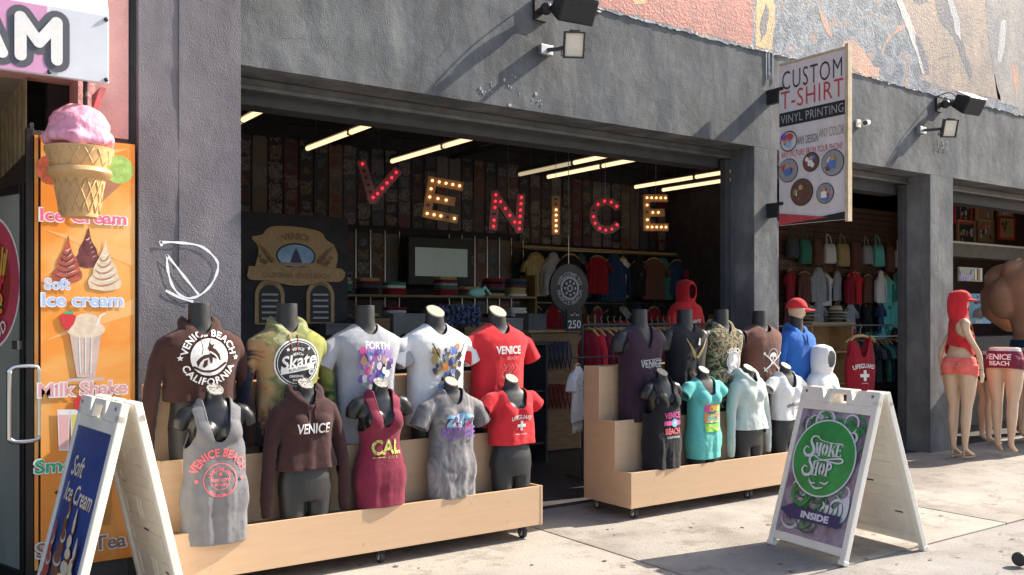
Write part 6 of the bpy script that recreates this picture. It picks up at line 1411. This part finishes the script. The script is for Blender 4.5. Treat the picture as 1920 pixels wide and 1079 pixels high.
# red hoodie on a bust inside
t = mannequin(1285, 7.2, 1.02, 'm', 'bright red hoodie with white lettering on a raised bust inside the shop', None, arms=False, bm_='blackm')
h, tr = garment('m', 'hoodie', .05, C['red'], t, 'hoodie', [], loose=.02, seed=33, sleeve=.1, hood='up', fold=.010)
wrap('print', [(T('VENICE', .07, .02, sx=1.0), W)], tr, h, (.02, .50))
c = P(1285, 560, 7.2); b = MB(); b.tube([(c.x, 7.2, 0), (c.x, 7.2, 1.02)], .02, 8); b.lathe([(.16, 0), (.16, .02), (.02, .04)], 20, (c.x, 7.2, 0)); b.lathe([(.02, .98), (.12, 1.0), (.12, 1.018)], 20, (c.x, 7.2, 0)); tag(b.build('stand_pole', M['blackpl']), 'black pole stand carrying the bust in the red hoodie', 'stand')
# rack of deep red tops behind the right stand
rk = thing('clothes_rack', (6.6, 6.75, 0), 'steel clothes rack behind the right display stand full of deep red tops', 'clothes rack')
x0, x1 = P(1092, 640, 6.75).x, P(1330, 640, 6.75).x
b = MB(); b.tube([(x0, 6.75, 1.50), (x1, 6.75, 1.50)], .014, 10); b.build('rail', M['trim'], rk)
for x in (x0, x1): b = MB(); b.tube([(x, 6.75, 1.50), (x, 6.75, .04)], .014, 10); b.tube([(x, 6.5, .03), (x, 7.0, .03)], .014, 8); b.build('leg', M['trim'], rk)
n = 20
for k in range(n):
    x = x0 + .08 + (x1 - x0 - .16) * k / (n - 1)
    t, o = hung((x, 6.75, 1.42), [C['dred'], C['red'], C['maroon'], C['dred']][k % 4], ['deep red', 'bright red', 'maroon', 'deep red'][k % 4] + ' sleeveless top, ' + ordn(k + 1) + ' from the left on the rack behind the right stand', 'red tops on the rack', 'tank', rz=R(90 + rr.uniform(-14, 14)), seed=k, name='hanging_tank')
# white lace top hung in the doorway
c = P(1086, 740, 6.35); t, o = hung((c.x + .02, 6.4, 1.12), C['white'], 'white lace tee with black birds hanging low in the gap between the two stands', None, 'shirt', sc=.78, rz=R(35), seed=2, name='hanging_shirt')
b = MB(); rr2 = random.Random(9)
for k in range(9):
    sh = poly([(-1, .5), (-.3, .1), (0, .3), (.4, .1), (1, .6), (.3, -.2), (0, -.4), (-.2, -.15)], .035, (rr2.uniform(-.15, .15), rr2.uniform(-.28, -.10))); b.add([Vector((x_, -.062, z_)) for x_, z_ in sh[0]], sh[1])
b.build('print', M['inkb'], t, world=False)
b = MB()
for k in range(26): x_ = -.2 + .016 * k; b.tube([(x_, 0, -.61), (x_ + rr2.uniform(-.01, .01), 0, -.70 - rr2.random() * .05)], .004, 5)
b.build('fringe', C['white'], t, world=False)
b = MB(); b.tube([(c.x - .02, 6.4, 1.21), (c.x + .6, 6.4, 1.21)], .008, 8); b.tube([(c.x + .6, 6.4, 1.21), (c.x + .6, 6.4, .02)], .012, 8); tag(b.build('garment_stand', M['trim']), 'thin steel stand holding the white lace tee', 'stand')
# lifeguard tank on a wooden hanger in the second opening
c = P(1613, 700, 6.3); s_ = .95
t = thing('hanging_vest', (c.x, 6.3, P(1613, 640, 6.3).z), 'deep red lifeguard tank with white cross on a wooden hanger in the second doorway', 'tank top'); t.rotation_euler = (0, 0, R(-14)); t.scale = (1.12, 1.12, 1.12)
b = MB(); b.loft([(-.66, .155, .05, 0), (-.45, .175, .06, 0), (-.28, .19, .06, 0), (-.1, .17, .05, 0), (.0, .14, .04, 0), (.06, .10, .03, 0)], 32)
V, Fs = garment_mesh(b, [lambda v: ((abs(v.x) - .235) / .09) ** 2 + ((v.z + .06) / .16) ** 2 - 1, lambda v: 1.0 if v.z < (-.16 if v.y < 0 else -.06) or abs(v.x) > .02 + .085 * (v.z + .16) / .2 else -1 + 0 * v.x, lambda v: .045 - v.z, above(-.56)], 4, .010, hang=.2)
me = bpy.data.meshes.new('tank_body'); me.from_pydata([tuple(v) for v in V], [], Fs); me.materials.append(C['dred']); me.polygons.foreach_set('use_smooth', [True] * len(me.polygons)); o = link('tank_body', me, t); m_ = o.modifiers.new('t', 'SOLIDIFY'); m_.thickness = .004; m_.offset = 1
tr = BVHTree.FromPolygons([tuple(v) for v in V], Fs)
wrap('print', [(bend(T('LIFEGUARD', .062, .02, sx=.88), .5, at=(0, -.5)), W), (shift(cross, 0, -.10, .055), W), (T('CALIFORNIA', .014, .01, at=(0, -.18)), W)], tr, o, (.0, -.25))
hanger(t, .19, .06)
b = MB()
for s in (-1, 1): b.tube([(s * .10, -.035, .05), (s * .16, -.035, .01)], .012, 6)
b.build('gold_trim', M['gold'], t, world=False)
c = P(1613, 630, 6.3); b = MB(); b.tube([(7.6, 6.3, c.z + .12), (9.99, 6.3, c.z + .12)], .01, 8); tag(b.build('hanging_rod', M['trim']), 'thin rod across the second doorway carrying the lifeguard tank', 'rod')

# slatted wall and its goods in the second opening
sw0, sw1, sy = 11.6, 16.4, 9.4
sl_ = thing('slat_wall', (14, sy, 0), 'brown slatted display wall at the back of the second opening', 'display wall')
b = MB(); b.box((sw0, sy + .02, 0), (sw1, sy + .06, 3.4)); b.build('backing', M['inwall'], sl_)
sm_ = mat('brown_slat', (.11, .055, .035), .6, var=.25)
k = 0; z = .3
me0 = None
while z < 3.35:
    if me0 is None: b = MB(); b.box((0, 0, 0), (sw1 - sw0, .018, .082)); me0 = b.mesh('slat', [sm_])
    o = link('slat', me0, sl_); o.location = (sw0 - 14, 0, z); z += .095
names = ['one', 'two', 'three', 'four', 'five', 'six', 'seven', 'eight', 'nine', 'ten', 'eleven', 'twelve']
cn = {'blackc': 'black', 'red': 'red', 'dred': 'deep red', 'lgrey': 'grey', 'turq': 'turquoise', 'teal': 'teal', 'tealb': 'slate', 'white': 'white', 'coral': 'coral', 'navyc': 'navy', 'pyel': 'tan', 'maroon': 'maroon', 'brown3': 'brown', 'mint': 'mint'}
def bag(x, z, m, w_, h, label, grp):
    t = thing('hanging_bag', (x, sy - .12, z), label, 'bag', grp)
    b = MB(); b.loft([(-h, w_ * .9, .05, 0, 4), (-h * .9, w_, .065, 0, 4), (-h * .3, w_ * .98, .055, 0, 4), (0, w_ * .9, .02, 0, 4)], 24); me = b.mesh('bag_body', [m], True)
    for v in me.vertices: v.co.y += .015 * noise.noise(v.co * 9 + Vector((x, z, 0)))
    link('bag_body', me, t)
    b = MB(); b.tube([(-w_ * .5, 0, -.01), (-w_ * .35, .02, .12), (0, .05, .17), (w_ * .35, .02, .12), (w_ * .5, 0, -.01)], .008, 6); b.build('strap', m, t, world=False, smooth=True)
rows = [(2.78, [('tealb', .12), ('teal', .13), ('brown3', .11), ('white', .14), ('pyel', .15), ('brown3', .13), ('lgrey', .12), ('turq', .14), ('brown3', .12), ('white', .12), ('navyc', .12)])]
for ri, (z, row) in enumerate(rows):
    x = 11.85
    for k, (m, w_) in enumerate(row):
        bag(x + w_, z + rr.uniform(-.04, .04), C[m], w_, .32 + .06 * ((k * 7 + ri) % 3), '%s bag hanging in the top row of the slatted wall, %s from the left' % (cn[m], ordn(k + 1)), 'bags on the slatted wall'); x += 2 * w_ + .07
trow = [['dred', 'brown3', 'lgrey', 'white', 'lgrey', 'dred', 'red', 'brown3', 'white', 'turq', 'teal', 'turq', 'blackc', 'tealb'], ['brown3', 'maroon', 'lgrey', 'tealb', 'brown3', 'lgrey', 'blackc', 'blackc', 'navyc', 'turq', 'turq', 'teal', 'navyc', 'blackc'], ['dred', 'red', 'blackc', 'tealb', 'coral', 'red', 'navyc', 'teal', 'turq', 'teal', 'blackc', 'lgrey', 'tealb', 'navyc']]
for rw_, row in enumerate(trow):
    for k, m in enumerate(row):
        hung((11.95 + .285 * k, sy - .10 - .05 * (k % 3), [2.28, 1.78, 1.38][rw_] - .03 * (k % 2)), C[m], cn[m] + ' top, ' + ordn(k + 1) + ' from the left in the ' + ['upper', 'middle', 'lower'][rw_] + ' clothes row on the slatted wall', 'tops hanging on the slatted wall', ['shirt', 'tank', 'long'][(k + rw_) % 3], seed=k, sc=[.82, .74, .78][(k + rw_) % 3], rz=R(rr.uniform(-20, 20)), name='hanging_tank' if (k + rw_) % 3 == 1 else 'hanging_shirt')
# hat shelf unit
hx0, hx1 = P(1522, 620, 7.9).x, P(1600, 620, 7.9).x
t = cabinet(hx0, hx1, 7.9, 8.3, P(1560, 605, 7.9).z, 'light wooden shelf unit topped with straw hats in the second opening', 'lwood', 3)
zt_ = P(1560, 605, 7.9).z
def straw(x, y, z, m, label, k=1.):
    t = thing('straw_hat', (x, y, z), label, 'hat', 'straw hats on the shelf unit')
    b = MB(); b.lathe([(.165 * k, 0), (.165 * k, .008), (.095 * k, .014), (.090 * k, .07), (.07 * k, .10), (.03, .10), (.004, .09)], 24); b.build('crown', m, t, world=False, smooth=False)
    b = MB(); b.lathe([(.0935 * k, .018), (.0945 * k, .019), (.0935 * k, .040), (.0925 * k, .041)], 24); b.build('band', M['inkb'], t, world=False)
stw = mat('straw', (.45, .38, .27), .8, var=.2, vscale=60, bump=.3, bscale=120)
for j, xx in enumerate((hx0 + .17, hx1 - .14)):
    for k in range(4): straw(xx + .01 * (k % 2), 8.1, zt_ + .045 * k, stw if (k + j) % 2 == 0 else mat('grey_straw', (.2, .19, .17), .8, var=.2), '%s straw hat in the %s stack, %s' % (['pale', 'grey'][(k + j) % 2], ['left', 'right'][j], ['at the bottom', 'second up', 'third up', 'on top'][k]))
# rack of dark clothes below
rx0, rx1 = 11.3, 14.6
rk = thing('clothes_rack', (13, 8.4, 0), 'round rail of dark teal and black clothes below the slatted wall', 'clothes rack')
b = MB(); b.tube([(rx0, 8.5, 1.25), (rx1, 8.5, 1.25)], .015, 10); b.build('rail', M['steel'], rk)
for x in (rx0, rx1): b = MB(); b.tube([(x, 8.5, 1.25), (x, 8.5, .03)], .015, 10); b.build('leg', M['steel'], rk)
for k in range(22):
    x = rx0 + .1 + .145 * k
    hung((x, 8.5, 1.16), [C['tealb'], C['blackc'], C['teal'], C['navyc'], C['blackc']][k % 5], ['slate', 'black', 'teal', 'navy', 'black'][k % 5] + ' shirt, ' + ordn(k + 1) + ' from the left on the rail below the slatted wall', 'dark shirts on the rail', 'shirt', rz=R(80 + rr.uniform(-14, 14)), seed=k)
# third opening
fx = [(1806, 397), (1846, 392), (1886, 388), (1812, 437), (1848, 432), (1888, 428)]
for k, (px, py) in enumerate(fx):
    c = P(px, py, 8.2); t = thing('framed_picture', (c.x, 8.2, c.z), '%s framed picture in the %s row above the beam of the third opening' % (['first', 'second', 'third'][k % 3], ['upper', 'lower'][k // 3]), 'picture', 'framed pictures in the third opening')
    w_, h = .27, .21
    fm = [M['red'], M['lwood'], M['wood']][(k + k // 3) % 3]
    b = MB()
    for a, c2 in (((-w_, -h), (w_, -h + .03)), ((-w_, h - .03), (w_, h)), ((-w_, -h + .031), (-w_ + .03, h - .031)), ((w_ - .03, -h + .031), (w_, h - .031))): b.box((c.x + a[0], 8.19, c.z + a[1]), (c.x + c2[0], 8.23, c.z + c2[1]))
    b.build('frame', fm, t); rp = random.Random(k)
    L = [(rect(2 * w_ - .06, 2 * h - .06), [M['inkb'], mat('sepia', (.25, .15, .08), .7), M['gold']][k % 3])]
    for i_ in range(12): L.append((blob(rp.uniform(.02, .05), (rp.uniform(-.18, .18), rp.uniform(-.12, .12)), rp), rp.choice([M['greyink'], M['gold'], M['red'], M['inkb']])))
    flat('picture', L, (c.x, 8.205, c.z), XU, ZU, NY, t, off=.0, step=.0008)
t = thing('cross_beam', (13, 7.4, 0), 'grey wooden beam with a lit top edge crossing the third opening', 'beam')
p0 = P(1790, 456, 7.4); b = MB(); b.box((12.9, 7.4, p0.z - .20), (21.3, 7.6, p0.z)); b.build('beam_body', mat('brown_grey_beam', (.12, .11, .09), .8, var=.2), t, bevel=.004)
b = MB(); b.box((12.9, 7.395, p0.z + .001), (21.3, 7.61, p0.z + .03)); b.build('top_rail', mat('pale_rail', (.5, .46, .4), .6), t)  # pale strip along the top of the beam
b = MB(); b.box((15.0, 8.6, 0), (21.3, 8.7, 3.9)); tag(b.build('inner_partition', mat('dark_red_brown_wall', (.07, .035, .025), .8, var=.3)), 'dark red-brown wall behind the framed pictures in the third opening', 'wall')
c = P(1822, 515, 7.0); t = thing('printed_board', (c.x, 7.0, c.z), 'cream and green board with a curved purple banner reading stick beyond the right pillar', 'sign')
b = MB(); b.box((c.x - .35, 7.0, c.z - .1), (c.x + .30, 7.02, c.z + .1)); b.build('board', mat('cream_green_print', (.45, .45, .30), .6, c2=(.25, .33, .18), vscale=4), t)
L = [(ring(.13, .21, (-.18, .10), a0=PI * 1.05, a1=PI * 1.95), M['white']), (ring(.14, .20, (-.18, .10), a0=PI * 1.05, a1=PI * 1.95), M['purple']), (bend(T('ON A STICK', .055, .03), .17, True, at=(-.18, .10)), M['white'])]
L = [(([(min(max(x, -.345), .295), min(max(y, -.098), .098)) for x, y in s[0]], s[1]), m) for s, m in L]
L += [(stroke([(.10 + .07 * k, -.08), (.10 + .07 * k, .09)], .035), [M['white'], mats['cone'], M['white']][k]) for k in range(3)] + [(disc(.014, (.17, -.05 + .035 * k), 10), M['orange']) for k in range(4)]
flat('print', L, (c.x, 7.0, c.z), XU, ZU, NY, t)
c = P(1840, 580, 6.9); t = thing('printed_board', (c.x, 6.9, c.z), 'light blue milkshake poster with a dark animal drawing beyond the right pillar', 'sign')
b = MB(); b.box((c.x - .34, 6.9, c.z - .21), (c.x + .27, 6.92, c.z + .22)); b.build('board', mat('sky_blue_print', (.14, .42, .62), .6, var=.1), t)
rp = random.Random(3)
L = [(T('the', .05, .02, at=(-.1, .18)), M['navy']), (T('Milkshake', .10, .02, shear=.2, sx=.85, rot=.08, at=(-.04, .115)), M['navy']), (poly(curve([(-.25, -.12), (-.20, -.02), (-.06, .02), (.02, .07), (.08, .03), (.17, .0), (.20, -.06), (.10, -.10), (.0, -.14), (-.12, -.13), (-.25, -.12)], 3)), M['inkb']), (blob(.035, (-.02, -.05), rp), M['maroon'] if 'maroon' in M else M['red']), (blob(.03, (.05, -.04), rp), M['white']), (blob(.02, (.12, -.05), rp), M['greyink']), (T('SHAKES', .055, .03, at=(-.08, -.18)), M['white'])]
flat('print', L, (c.x, 6.9, c.z), XU, ZU, NY, t)
b = MB()
b.box((12.4, 6.95, .0), (16.5, 7.3, 1.28)); tag(b.build('snack_counter', M['trim'], bevel=.01), 'dark counter under the printed boards in the third opening', 'counter')

# ---------------------------------------------------------------- full-length mannequins and the muscle statue
def legs_mb(b, zw=1.08, spread=0., fem=True, stride=0.):
    for s in (-1, 1):
        k = 1.; st = stride * s
        b.tube([(s * .085, .0, .94), (s * .088, .0, .80), (s * (.083), -.004, .66), (s * .072, -.006, .52), (s * .070, .012, .38), (s * .066, .012, .24), (s * .062, .016, .12), (s * .062, .01, .085)],
               [.094, .088, .074, .053, .052, .040, .028, .029], 20)
        b.tube([(s * .062, .022, .085), (s * .064, -.02, .062), (s * .068, -.075, .030), (s * .070, -.115, .018), (s * .071, -.145, .015)], [.027, .028, .026, .022, .012], 12, flat=.8)
    b.loft([(.86, .15, .095, .01), (.93, .168, .105, .012), (1.0, .155, .098, .01), (1.06, .130, .085, .0), (zw, .122, .08, 0)], 32)
    for s in (-1, 1): b.ell((s * .068, .065, .93), (.082, .068, .088))
def female(px, gy, rz, label, full=True, sc=1.12, hands=True):
    x = P(px, 860, gy).x; t = thing('mannequin', (x, gy, .035), label, 'mannequin', None, rz); t.scale = (sc, sc, sc)
    b = MB(); legs_mb(b, 1.12 if full else 1.075)
    if full:
        b.loft([(1.04, .135, .088, .0), (1.12, .115, .076, 0), (1.20, .125, .08, 0), (1.30, .145, .085, 0), (1.38, .155, .075, .004), (1.425, .12, .06, .006), (1.45, .055, .048, .004), (1.50, .043, .044, 0), (1.54, .045, .05, 0)], 32)
        for s in (-1, 1):
            b.ell((s * .063, -.062, 1.27), (.058, .05, .058))
            b.tube([(s * .13, .0, 1.405), (s * .175, .0, 1.385), (s * .19, .01, 1.28), (s * .20, .015, 1.16), (s * .21, .0, 1.04), (s * .215, -.02, .93), (s * .215, -.03, .89)], [.042, .045, .038, .033, .030, .022, .022], 14)
            b.ell((s * .215, -.035, .855), (.018, .036, .04))
            for f in range(4): b.tube([(s * .215, -.058 + .016 * f, .83), (s * .213, -.062 + .016 * f, .795), (s * .208, -.062 + .016 * f, .765 + .006 * abs(f - 1.5))], [.010, .009, .007], 8)
            b.tube([(s * .212, -.06, .87), (s * .208, -.085, .845), (s * .205, -.09, .815)], [.011, .010, .008], 8)
        b.ell((0, -.005, 1.605), (.068, .085, .102)); b.ell((0, -.075, 1.59), (.012, .02, .018)); b.ell((0, -.045, 1.55), (.035, .035, .03))
    me = remesh(b, .0085, 5)
    if not full:
        bm = bmesh.new(); bm.from_mesh(me); bmesh.ops.bisect_plane(bm, geom=bm.verts[:] + bm.edges[:] + bm.faces[:], plane_co=(0, 0, 1.065), plane_no=(0, 0, 1), clear_outer=True); bmesh.ops.holes_fill(bm, edges=[e for e in bm.edges if e.is_boundary]); bm.to_mesh(me); bm.free()
    me.materials.append(M['skin']); me.polygons.foreach_set('use_smooth', [True] * len(me.polygons)); me.set_sharp_from_angle(angle=R(60)); link('body', me, t)
    return t
def shorts(t, m, top=1.03, low=.84):
    b = MB()
    for s in (-1, 1):
        b.tube([(s * .085, 0, .95), (s * .088, 0, .80), (s * .085, 0, .70)], [.102, .100, .098], 20); b.ell((s * .068, .065, .93), (.090, .076, .095))
    b.loft([(.84, .162, .104, .01), (.93, .178, .114, .012), (1.0, .165, .106, .01), (1.06, .142, .095, .0)], 32)
    V, Fs = garment_mesh(b, [lambda v: top - v.z, lambda v: v.z - low - .02 * abs(v.y) / .1], 3, .004, zref=.7)
    me = bpy.data.meshes.new('shorts'); me.from_pydata([tuple(v) for v in V], [], Fs); me.materials.append(m); me.polygons.foreach_set('use_smooth', [True] * len(me.polygons)); o = link('shorts', me, t)
    s_ = o.modifiers.new('t', 'SOLIDIFY'); s_.thickness = .004; s_.offset = 1
    return o, BVHTree.FromPolygons([tuple(v) for v in V], Fs)
def twist(me):
    for v in me.vertices:
        z = v.co.z; a = -R(42) * sm(1.02, 1.36, z) - R(30) * sm(1.42, 1.52, z); x, y = v.co.x, v.co.y
        v.co.x = x * math.cos(a) - y * math.sin(a); v.co.y = x * math.sin(a) + y * math.cos(a)
t1 = female(1800, 5.42, R(88), 'full-length pale mannequin in a red hooded tank, cap and coral shorts by the right pillar', sc=1.06)
twist(t1.children[0].data)
o, tr = shorts(t1, C['coral']); wrap('print', [(T('VENICE', .05, .01), mat('faded_coral_print', (.75, .3, .25), .7)), (stroke([(-.08, -.03), (.08, -.03)], .006), mat('faded_coral_print', (.75, .3, .25), .7))], tr, o, (0, .97), side=1)
b = MB(); b.loft([(1.05, .150, .105, 0), (1.16, .145, .105, 0), (1.26, .15, .11, -.01), (1.36, .145, .10, 0), (1.42, .11, .085, .01), (1.46, .085, .085, .01)], 30); b.loft([(1.44, .085, .085, .02), (1.52, .088, .10, .02), (1.62, .085, .11, .01), (1.70, .07, .09, .01), (1.725, .03, .04, .01)], 30)
V, Fs = garment_mesh(b, [lambda v: ((abs(v.x) - .17) / .070) ** 2 + ((v.z - 1.34) / .11) ** 2 - 1, lambda v: (v.x / .052) ** 2 + ((v.z - 1.585) / .085) ** 2 - 1 if v.y < -.0 else 1.0, lambda v: v.z - 1.06 - .09 * sm(.0, .10, v.y) - .01 * math.sin(v.x * 20)], 6, .008, zref=1.5)
me = bpy.data.meshes.new('hooded_tank'); me.from_pydata([tuple(v) for v in V], [], Fs); me.materials.append(C['red']); me.polygons.foreach_set('use_smooth', [True] * len(me.polygons)); o = link('hooded_tank', me, t1); tank_me = me; s_ = o.modifiers.new('t', 'SOLIDIFY'); s_.thickness = .004; s_.offset = 1
trr = BVHTree.FromPolygons([tuple(v) for v in V], Fs); wrap('print', [(T('LIFEGUARD', .05, .02, sx=.8, at=(0, .05)), W), (shift(cross, 0, -.02, .032), W)], trr, o, (.02, 1.26))
twist(tank_me)
for q_ in o.children: twist(q_.data)
cap_parts(t1, (-.008, -.012, 1.64), -72, C['red'], .95)
b = MB()
for s in (-1, 1):
    b.tube([(s * .062, .035, .065), (s * .062, .04, -.03)], [.012, .005], 8); b.prism([(-.05, -.145), (-.035, .04), (-.0, .045), (.012, -.145)], Vector((s * .068 + .02, 0, -.004)), XU, Vector((0, 1, 0)), ZU, 0, .010)
b.build('high_heel', mat('nude_heel', (.5, .33, .2), .4), t1, world=False, bevel=.002)
b = MB(); b.tube([(-.213 + .024 * math.cos(a), -.025 + .024 * math.sin(a), .91) for a in [2 * PI * i / 14 for i in range(14)]], .003, 5, closed=True); twist(b.build('wristband', M['inkb'], t1, world=False).data)
t2 = female(1884, 5.25, R(100), 'headless pale mannequin legs in maroon lettered shorts at the right edge', full=False)
o, tr = shorts(t2, C['maroon']); wrap('print', [(T('VENICE', .075, .03, at=(.0, .02)), W), (T('BEACH', .06, .03, at=(.02, -.045)), W)], tr, o, (-.03, .955), side=1)
b = MB(); b.loft([(1.02, .152, .100, .0), (1.06, .140, .095, .0)], 30)
b.build('white_waistband', C['white'], t2, world=False)
t3 = female(1850, 5.75, R(60), 'pale mannequin legs in dark shorts standing behind the one in coral shorts', full=False, sc=1.05); shorts(t3, C['navyc'], low=.72)
t4 = female(1925, 5.6, R(70), 'pale mannequin legs in dark shorts half outside the right edge', full=False, sc=1.08); shorts(t4, C['navyc'], low=.78)
# muscle man statue
c = Vector((12.6, 5.85, 0)); t = thing('muscle_statue', (c.x, c.y, 0), 'giant tanned bodybuilder statue in dark blue trunks at the right edge', 'statue', rz=R(70)); t.scale = (1.3, 1.3, 1)
def rz_(z): return z * .93 if z < 1.36 else 1.265 + (z - 1.36) * 1.2
b = MB()
b.loft([(1.15, .26, .20, 0), (1.30, .27, .20, 0), (1.42, .26, .18, 0), (1.60, .31, .20, 0), (1.80, .40, .24, 0), (2.0, .46, .26, 0), (2.12, .42, .22, 0), (2.2, .28, .17, 0), (2.26, .13, .13, 0), (2.4, .12, .13, 0)], 36)
for s in (-1, 1):
    b.ell((s * .45, 0, 2.03), (.20, .19, .19)); b.ell((s * .19, -.18, 1.95), (.22, .12, .15)); b.ell((s * .26, .17, 1.82), (.20, .12, .24)); b.ell((s * .16, .12, 2.15), (.16, .12, .11))
    b.tube([(s * .46, 0, 2.0), (s * .60, -.02, 1.85), (s * .66, -.05, 1.68), (s * .60, -.22, 1.55), (s * .42, -.38, 1.50), (s * .32, -.42, 1.50)], [.15, .15, .12, .12, .09, .07], 18)
    b.ell((s * .27, -.42, 1.50), (.08, .06, .08))
    for f in range(4): b.tube([(s * .30, -.47, 1.54 - .035 * f), (s * .22, -.48, 1.54 - .035 * f), (s * .20, -.44, 1.54 - .035 * f)], [.020, .019, .016], 8)
    b.tube([(s * .30, -.42, 1.58), (s * .25, -.46, 1.585), (s * .21, -.46, 1.57)], [.02, .018, .015], 8)
    b.tube([(s * .15, 0, 1.2), (s * .18, 0, .95), (s * .18, -.01, .62), (s * .19, .03, .42), (s * .19, .02, .14)], [.17, .165, .105, .115, .065], 18); b.tube([(s * .19, .04, .09), (s * .2, -.10, .06), (s * .2, -.2, .04)], [.07, .065, .045], 12)
b.ell((0, -.02, 2.55), (.12, .14, .17)); b.ell((0, -.15, 2.53), (.022, .035, .035)); b.ell((0, -.06, 2.45), (.07, .08, .06))
for s in (-1, 1): b.ell((s * .12, .0, 2.54), (.015, .03, .04))
me = remesh(b, .016, 5)
for v in me.vertices: v.co.z = rz_(v.co.z)
me.materials.append(M['tan']); me.polygons.foreach_set('use_smooth', [True] * len(me.polygons)); link('body', me, t)
b = MB(); b.loft([(1.02, .30, .22, 0), (1.2, .29, .22, 0), (1.37, .28, .20, 0)], 36)
for s in (-1, 1): b.tube([(s * .15, 0, 1.2), (s * .18, 0, .98), (s * .18, 0, .8)], [.19, .185, .17], 20)
V, Fs = garment_mesh(b, [lambda v: 1.36 - v.z, lambda v: v.z - .86], 6, .008, voxel=.014, zref=1.2); me = bpy.data.meshes.new('trunks'); me.from_pydata([(v.x, v.y, rz_(v.z)) for v in V], [], Fs); me.materials.append(C['navyc']); me.polygons.foreach_set('use_smooth', [True] * len(me.polygons)); o = link('trunks', me, t); s_ = o.modifiers.new('t', 'SOLIDIFY'); s_.thickness = .006; s_.offset = 1
# small black wheel tip at the lower right corner
c = Vector((5.99, 2.90, 0)); t = thing('cart_caster', tuple(c), 'small black rubber wheel on a fork at the lower right corner', 'wheel')
b = MB(); b.tube([c + Vector((-.014, 0, .045)), c + Vector((.014, 0, .045))], .045, 20); b.build('wheel', M['rubber'], t, bevel=.006)
b = MB(); b.tube([c + Vector((.0, 0, .045)), c + Vector((.04, -.02, .045)), c + Vector((.08, -.05, .10)), c + Vector((.16, -.08, .12))], .012, 8); b.build('fork', M['blackpl'], t)
# unseen rack of tees, added beyond the right edge to shade the pavement there
rk = thing('clothes_rack', (13.5, 5.2, 0), 'steel clothes rack of tees standing outside the third opening beyond the right edge', 'clothes rack')
b = MB(); b.tube([(12.0, 5.2, 1.82), (15.0, 5.2, 1.82)], .016, 10); b.build('rail', M['steel'], rk)
for x in (12.0, 15.0): b = MB(); b.tube([(x, 5.2, 1.82), (x, 5.2, .04)], .016, 10); b.tube([(x, 4.95, .03), (x, 5.45, .03)], .016, 8); b.build('leg', M['steel'], rk)
for k in range(26):
    x = 12.1 + .11 * k; m = ['navyc', 'white', 'blackc', 'coral', 'lgrey'][k % 5]
    hung((x, 5.2, 1.74), C[m], cn[m] + ' tee, ' + ordn(k + 1) + ' from the near end of the rack beyond the right edge', 'tees on the outdoor rack', 'shirt', rz=R(90 + rr.uniform(-10, 10)), seed=k, sc=1.25)
# goods stacked on the inner counters
for k in range(7):
    x = 3.9 + .42 * k; t = thing('storage_box', (x, 8.7, 1.30), ['grey', 'brown', 'white'][k % 3] + ' cardboard box, ' + ordn(k + 1) + ' from the left at the back of the merchandise counter', 'box', 'boxes on the merchandise counter')
    w_ = .13 + .04 * (k % 3); h_ = .18 + .05 * ((k * 5) % 4); m = [mat('grey_card', (.14, .14, .15), .8, var=.2), M['wood'], mat('white_card', (.25, .25, .25), .8, var=.2)][k % 3]
    b = MB(); b.box((x - w_, 8.58, 1.302), (x + w_, 8.85, 1.30 + h_)); b.build('carton', m, t, bevel=.004); b = MB(); b.box((x - w_ - .004, 8.576, 1.30 + h_ + .001), (x + w_ + .004, 8.854, 1.30 + h_ + .03)); b.build('lid', m, t, bevel=.003)
# stacks of folded shirts on a shelf unit at the back, boxes and rails of stock in the middle of the shop
fm_ = {}
def folded(m):
    if m not in fm_:
        b = MB(); b.loft([(0, .13, .10, 0, 5), (.008, .14, .105, 0, 5), (.03, .14, .105, 0, 5), (.04, .125, .095, 0, 5)], 16); fm_[m] = b.mesh('folded_shirt', [C[m]], True)
    return fm_[m]
keys = ['blackc', 'lgrey', 'dred', 'navyc', 'white', 'tealb', 'maroon', 'brown3', 'teal', 'pyel']
for (ux0, uy, nst, lv) in ((4.2, 10.4, 9, (.55, 1.0, 1.45, 1.85)), (8.6, 10.2, 7, (.45, .9, 1.30))):
    t = thing('shelf_unit', (ux0 + nst * .19, uy, 0), 'dark shelf unit of folded shirts ' + ('behind the counter on the left' if ux0 < 6 else 'below the back wall shirts'), 'shelf unit')
    for z in lv: b = MB(); b.box((ux0 - .05, uy - .16, z - .03), (ux0 + nst * .38, uy + .2, z)); b.build('shelf', M['wood'], t)
    for x in (ux0 - .08, ux0 + nst * .38): b = MB(); b.box((x, uy - .16, 0), (x + .03, uy + .2, lv[-1] + .3)); b.build('side_panel', M['wood'], t)
    for li, z in enumerate(lv):
        for k in range(nst):
            if rr.random() < .12: continue
            m0 = rr.choice(keys); st_ = thing('shirt_stack', (ux0 + .16 + .38 * k, uy, z), cn[m0] + ' topped stack of folded shirts, ' + ordn(k + 1) + ' from the left on ' + ['the lowest', 'the second', 'the third', 'the top'][li] + ' shelf ' + ('left' if ux0 < 6 else 'right'), 'folded shirts', 'stacks of folded shirts')
            n_ = rr.randint(3, 6)
            for q_ in range(n_):
                o = link('folded_shirt', folded(m0 if q_ == n_ - 1 else rr.choice(keys)), st_); o.location = (rr.uniform(-.01, .01), rr.uniform(-.01, .01), .041 * q_); o.rotation_euler = (0, 0, R(rr.uniform(-5, 5)))
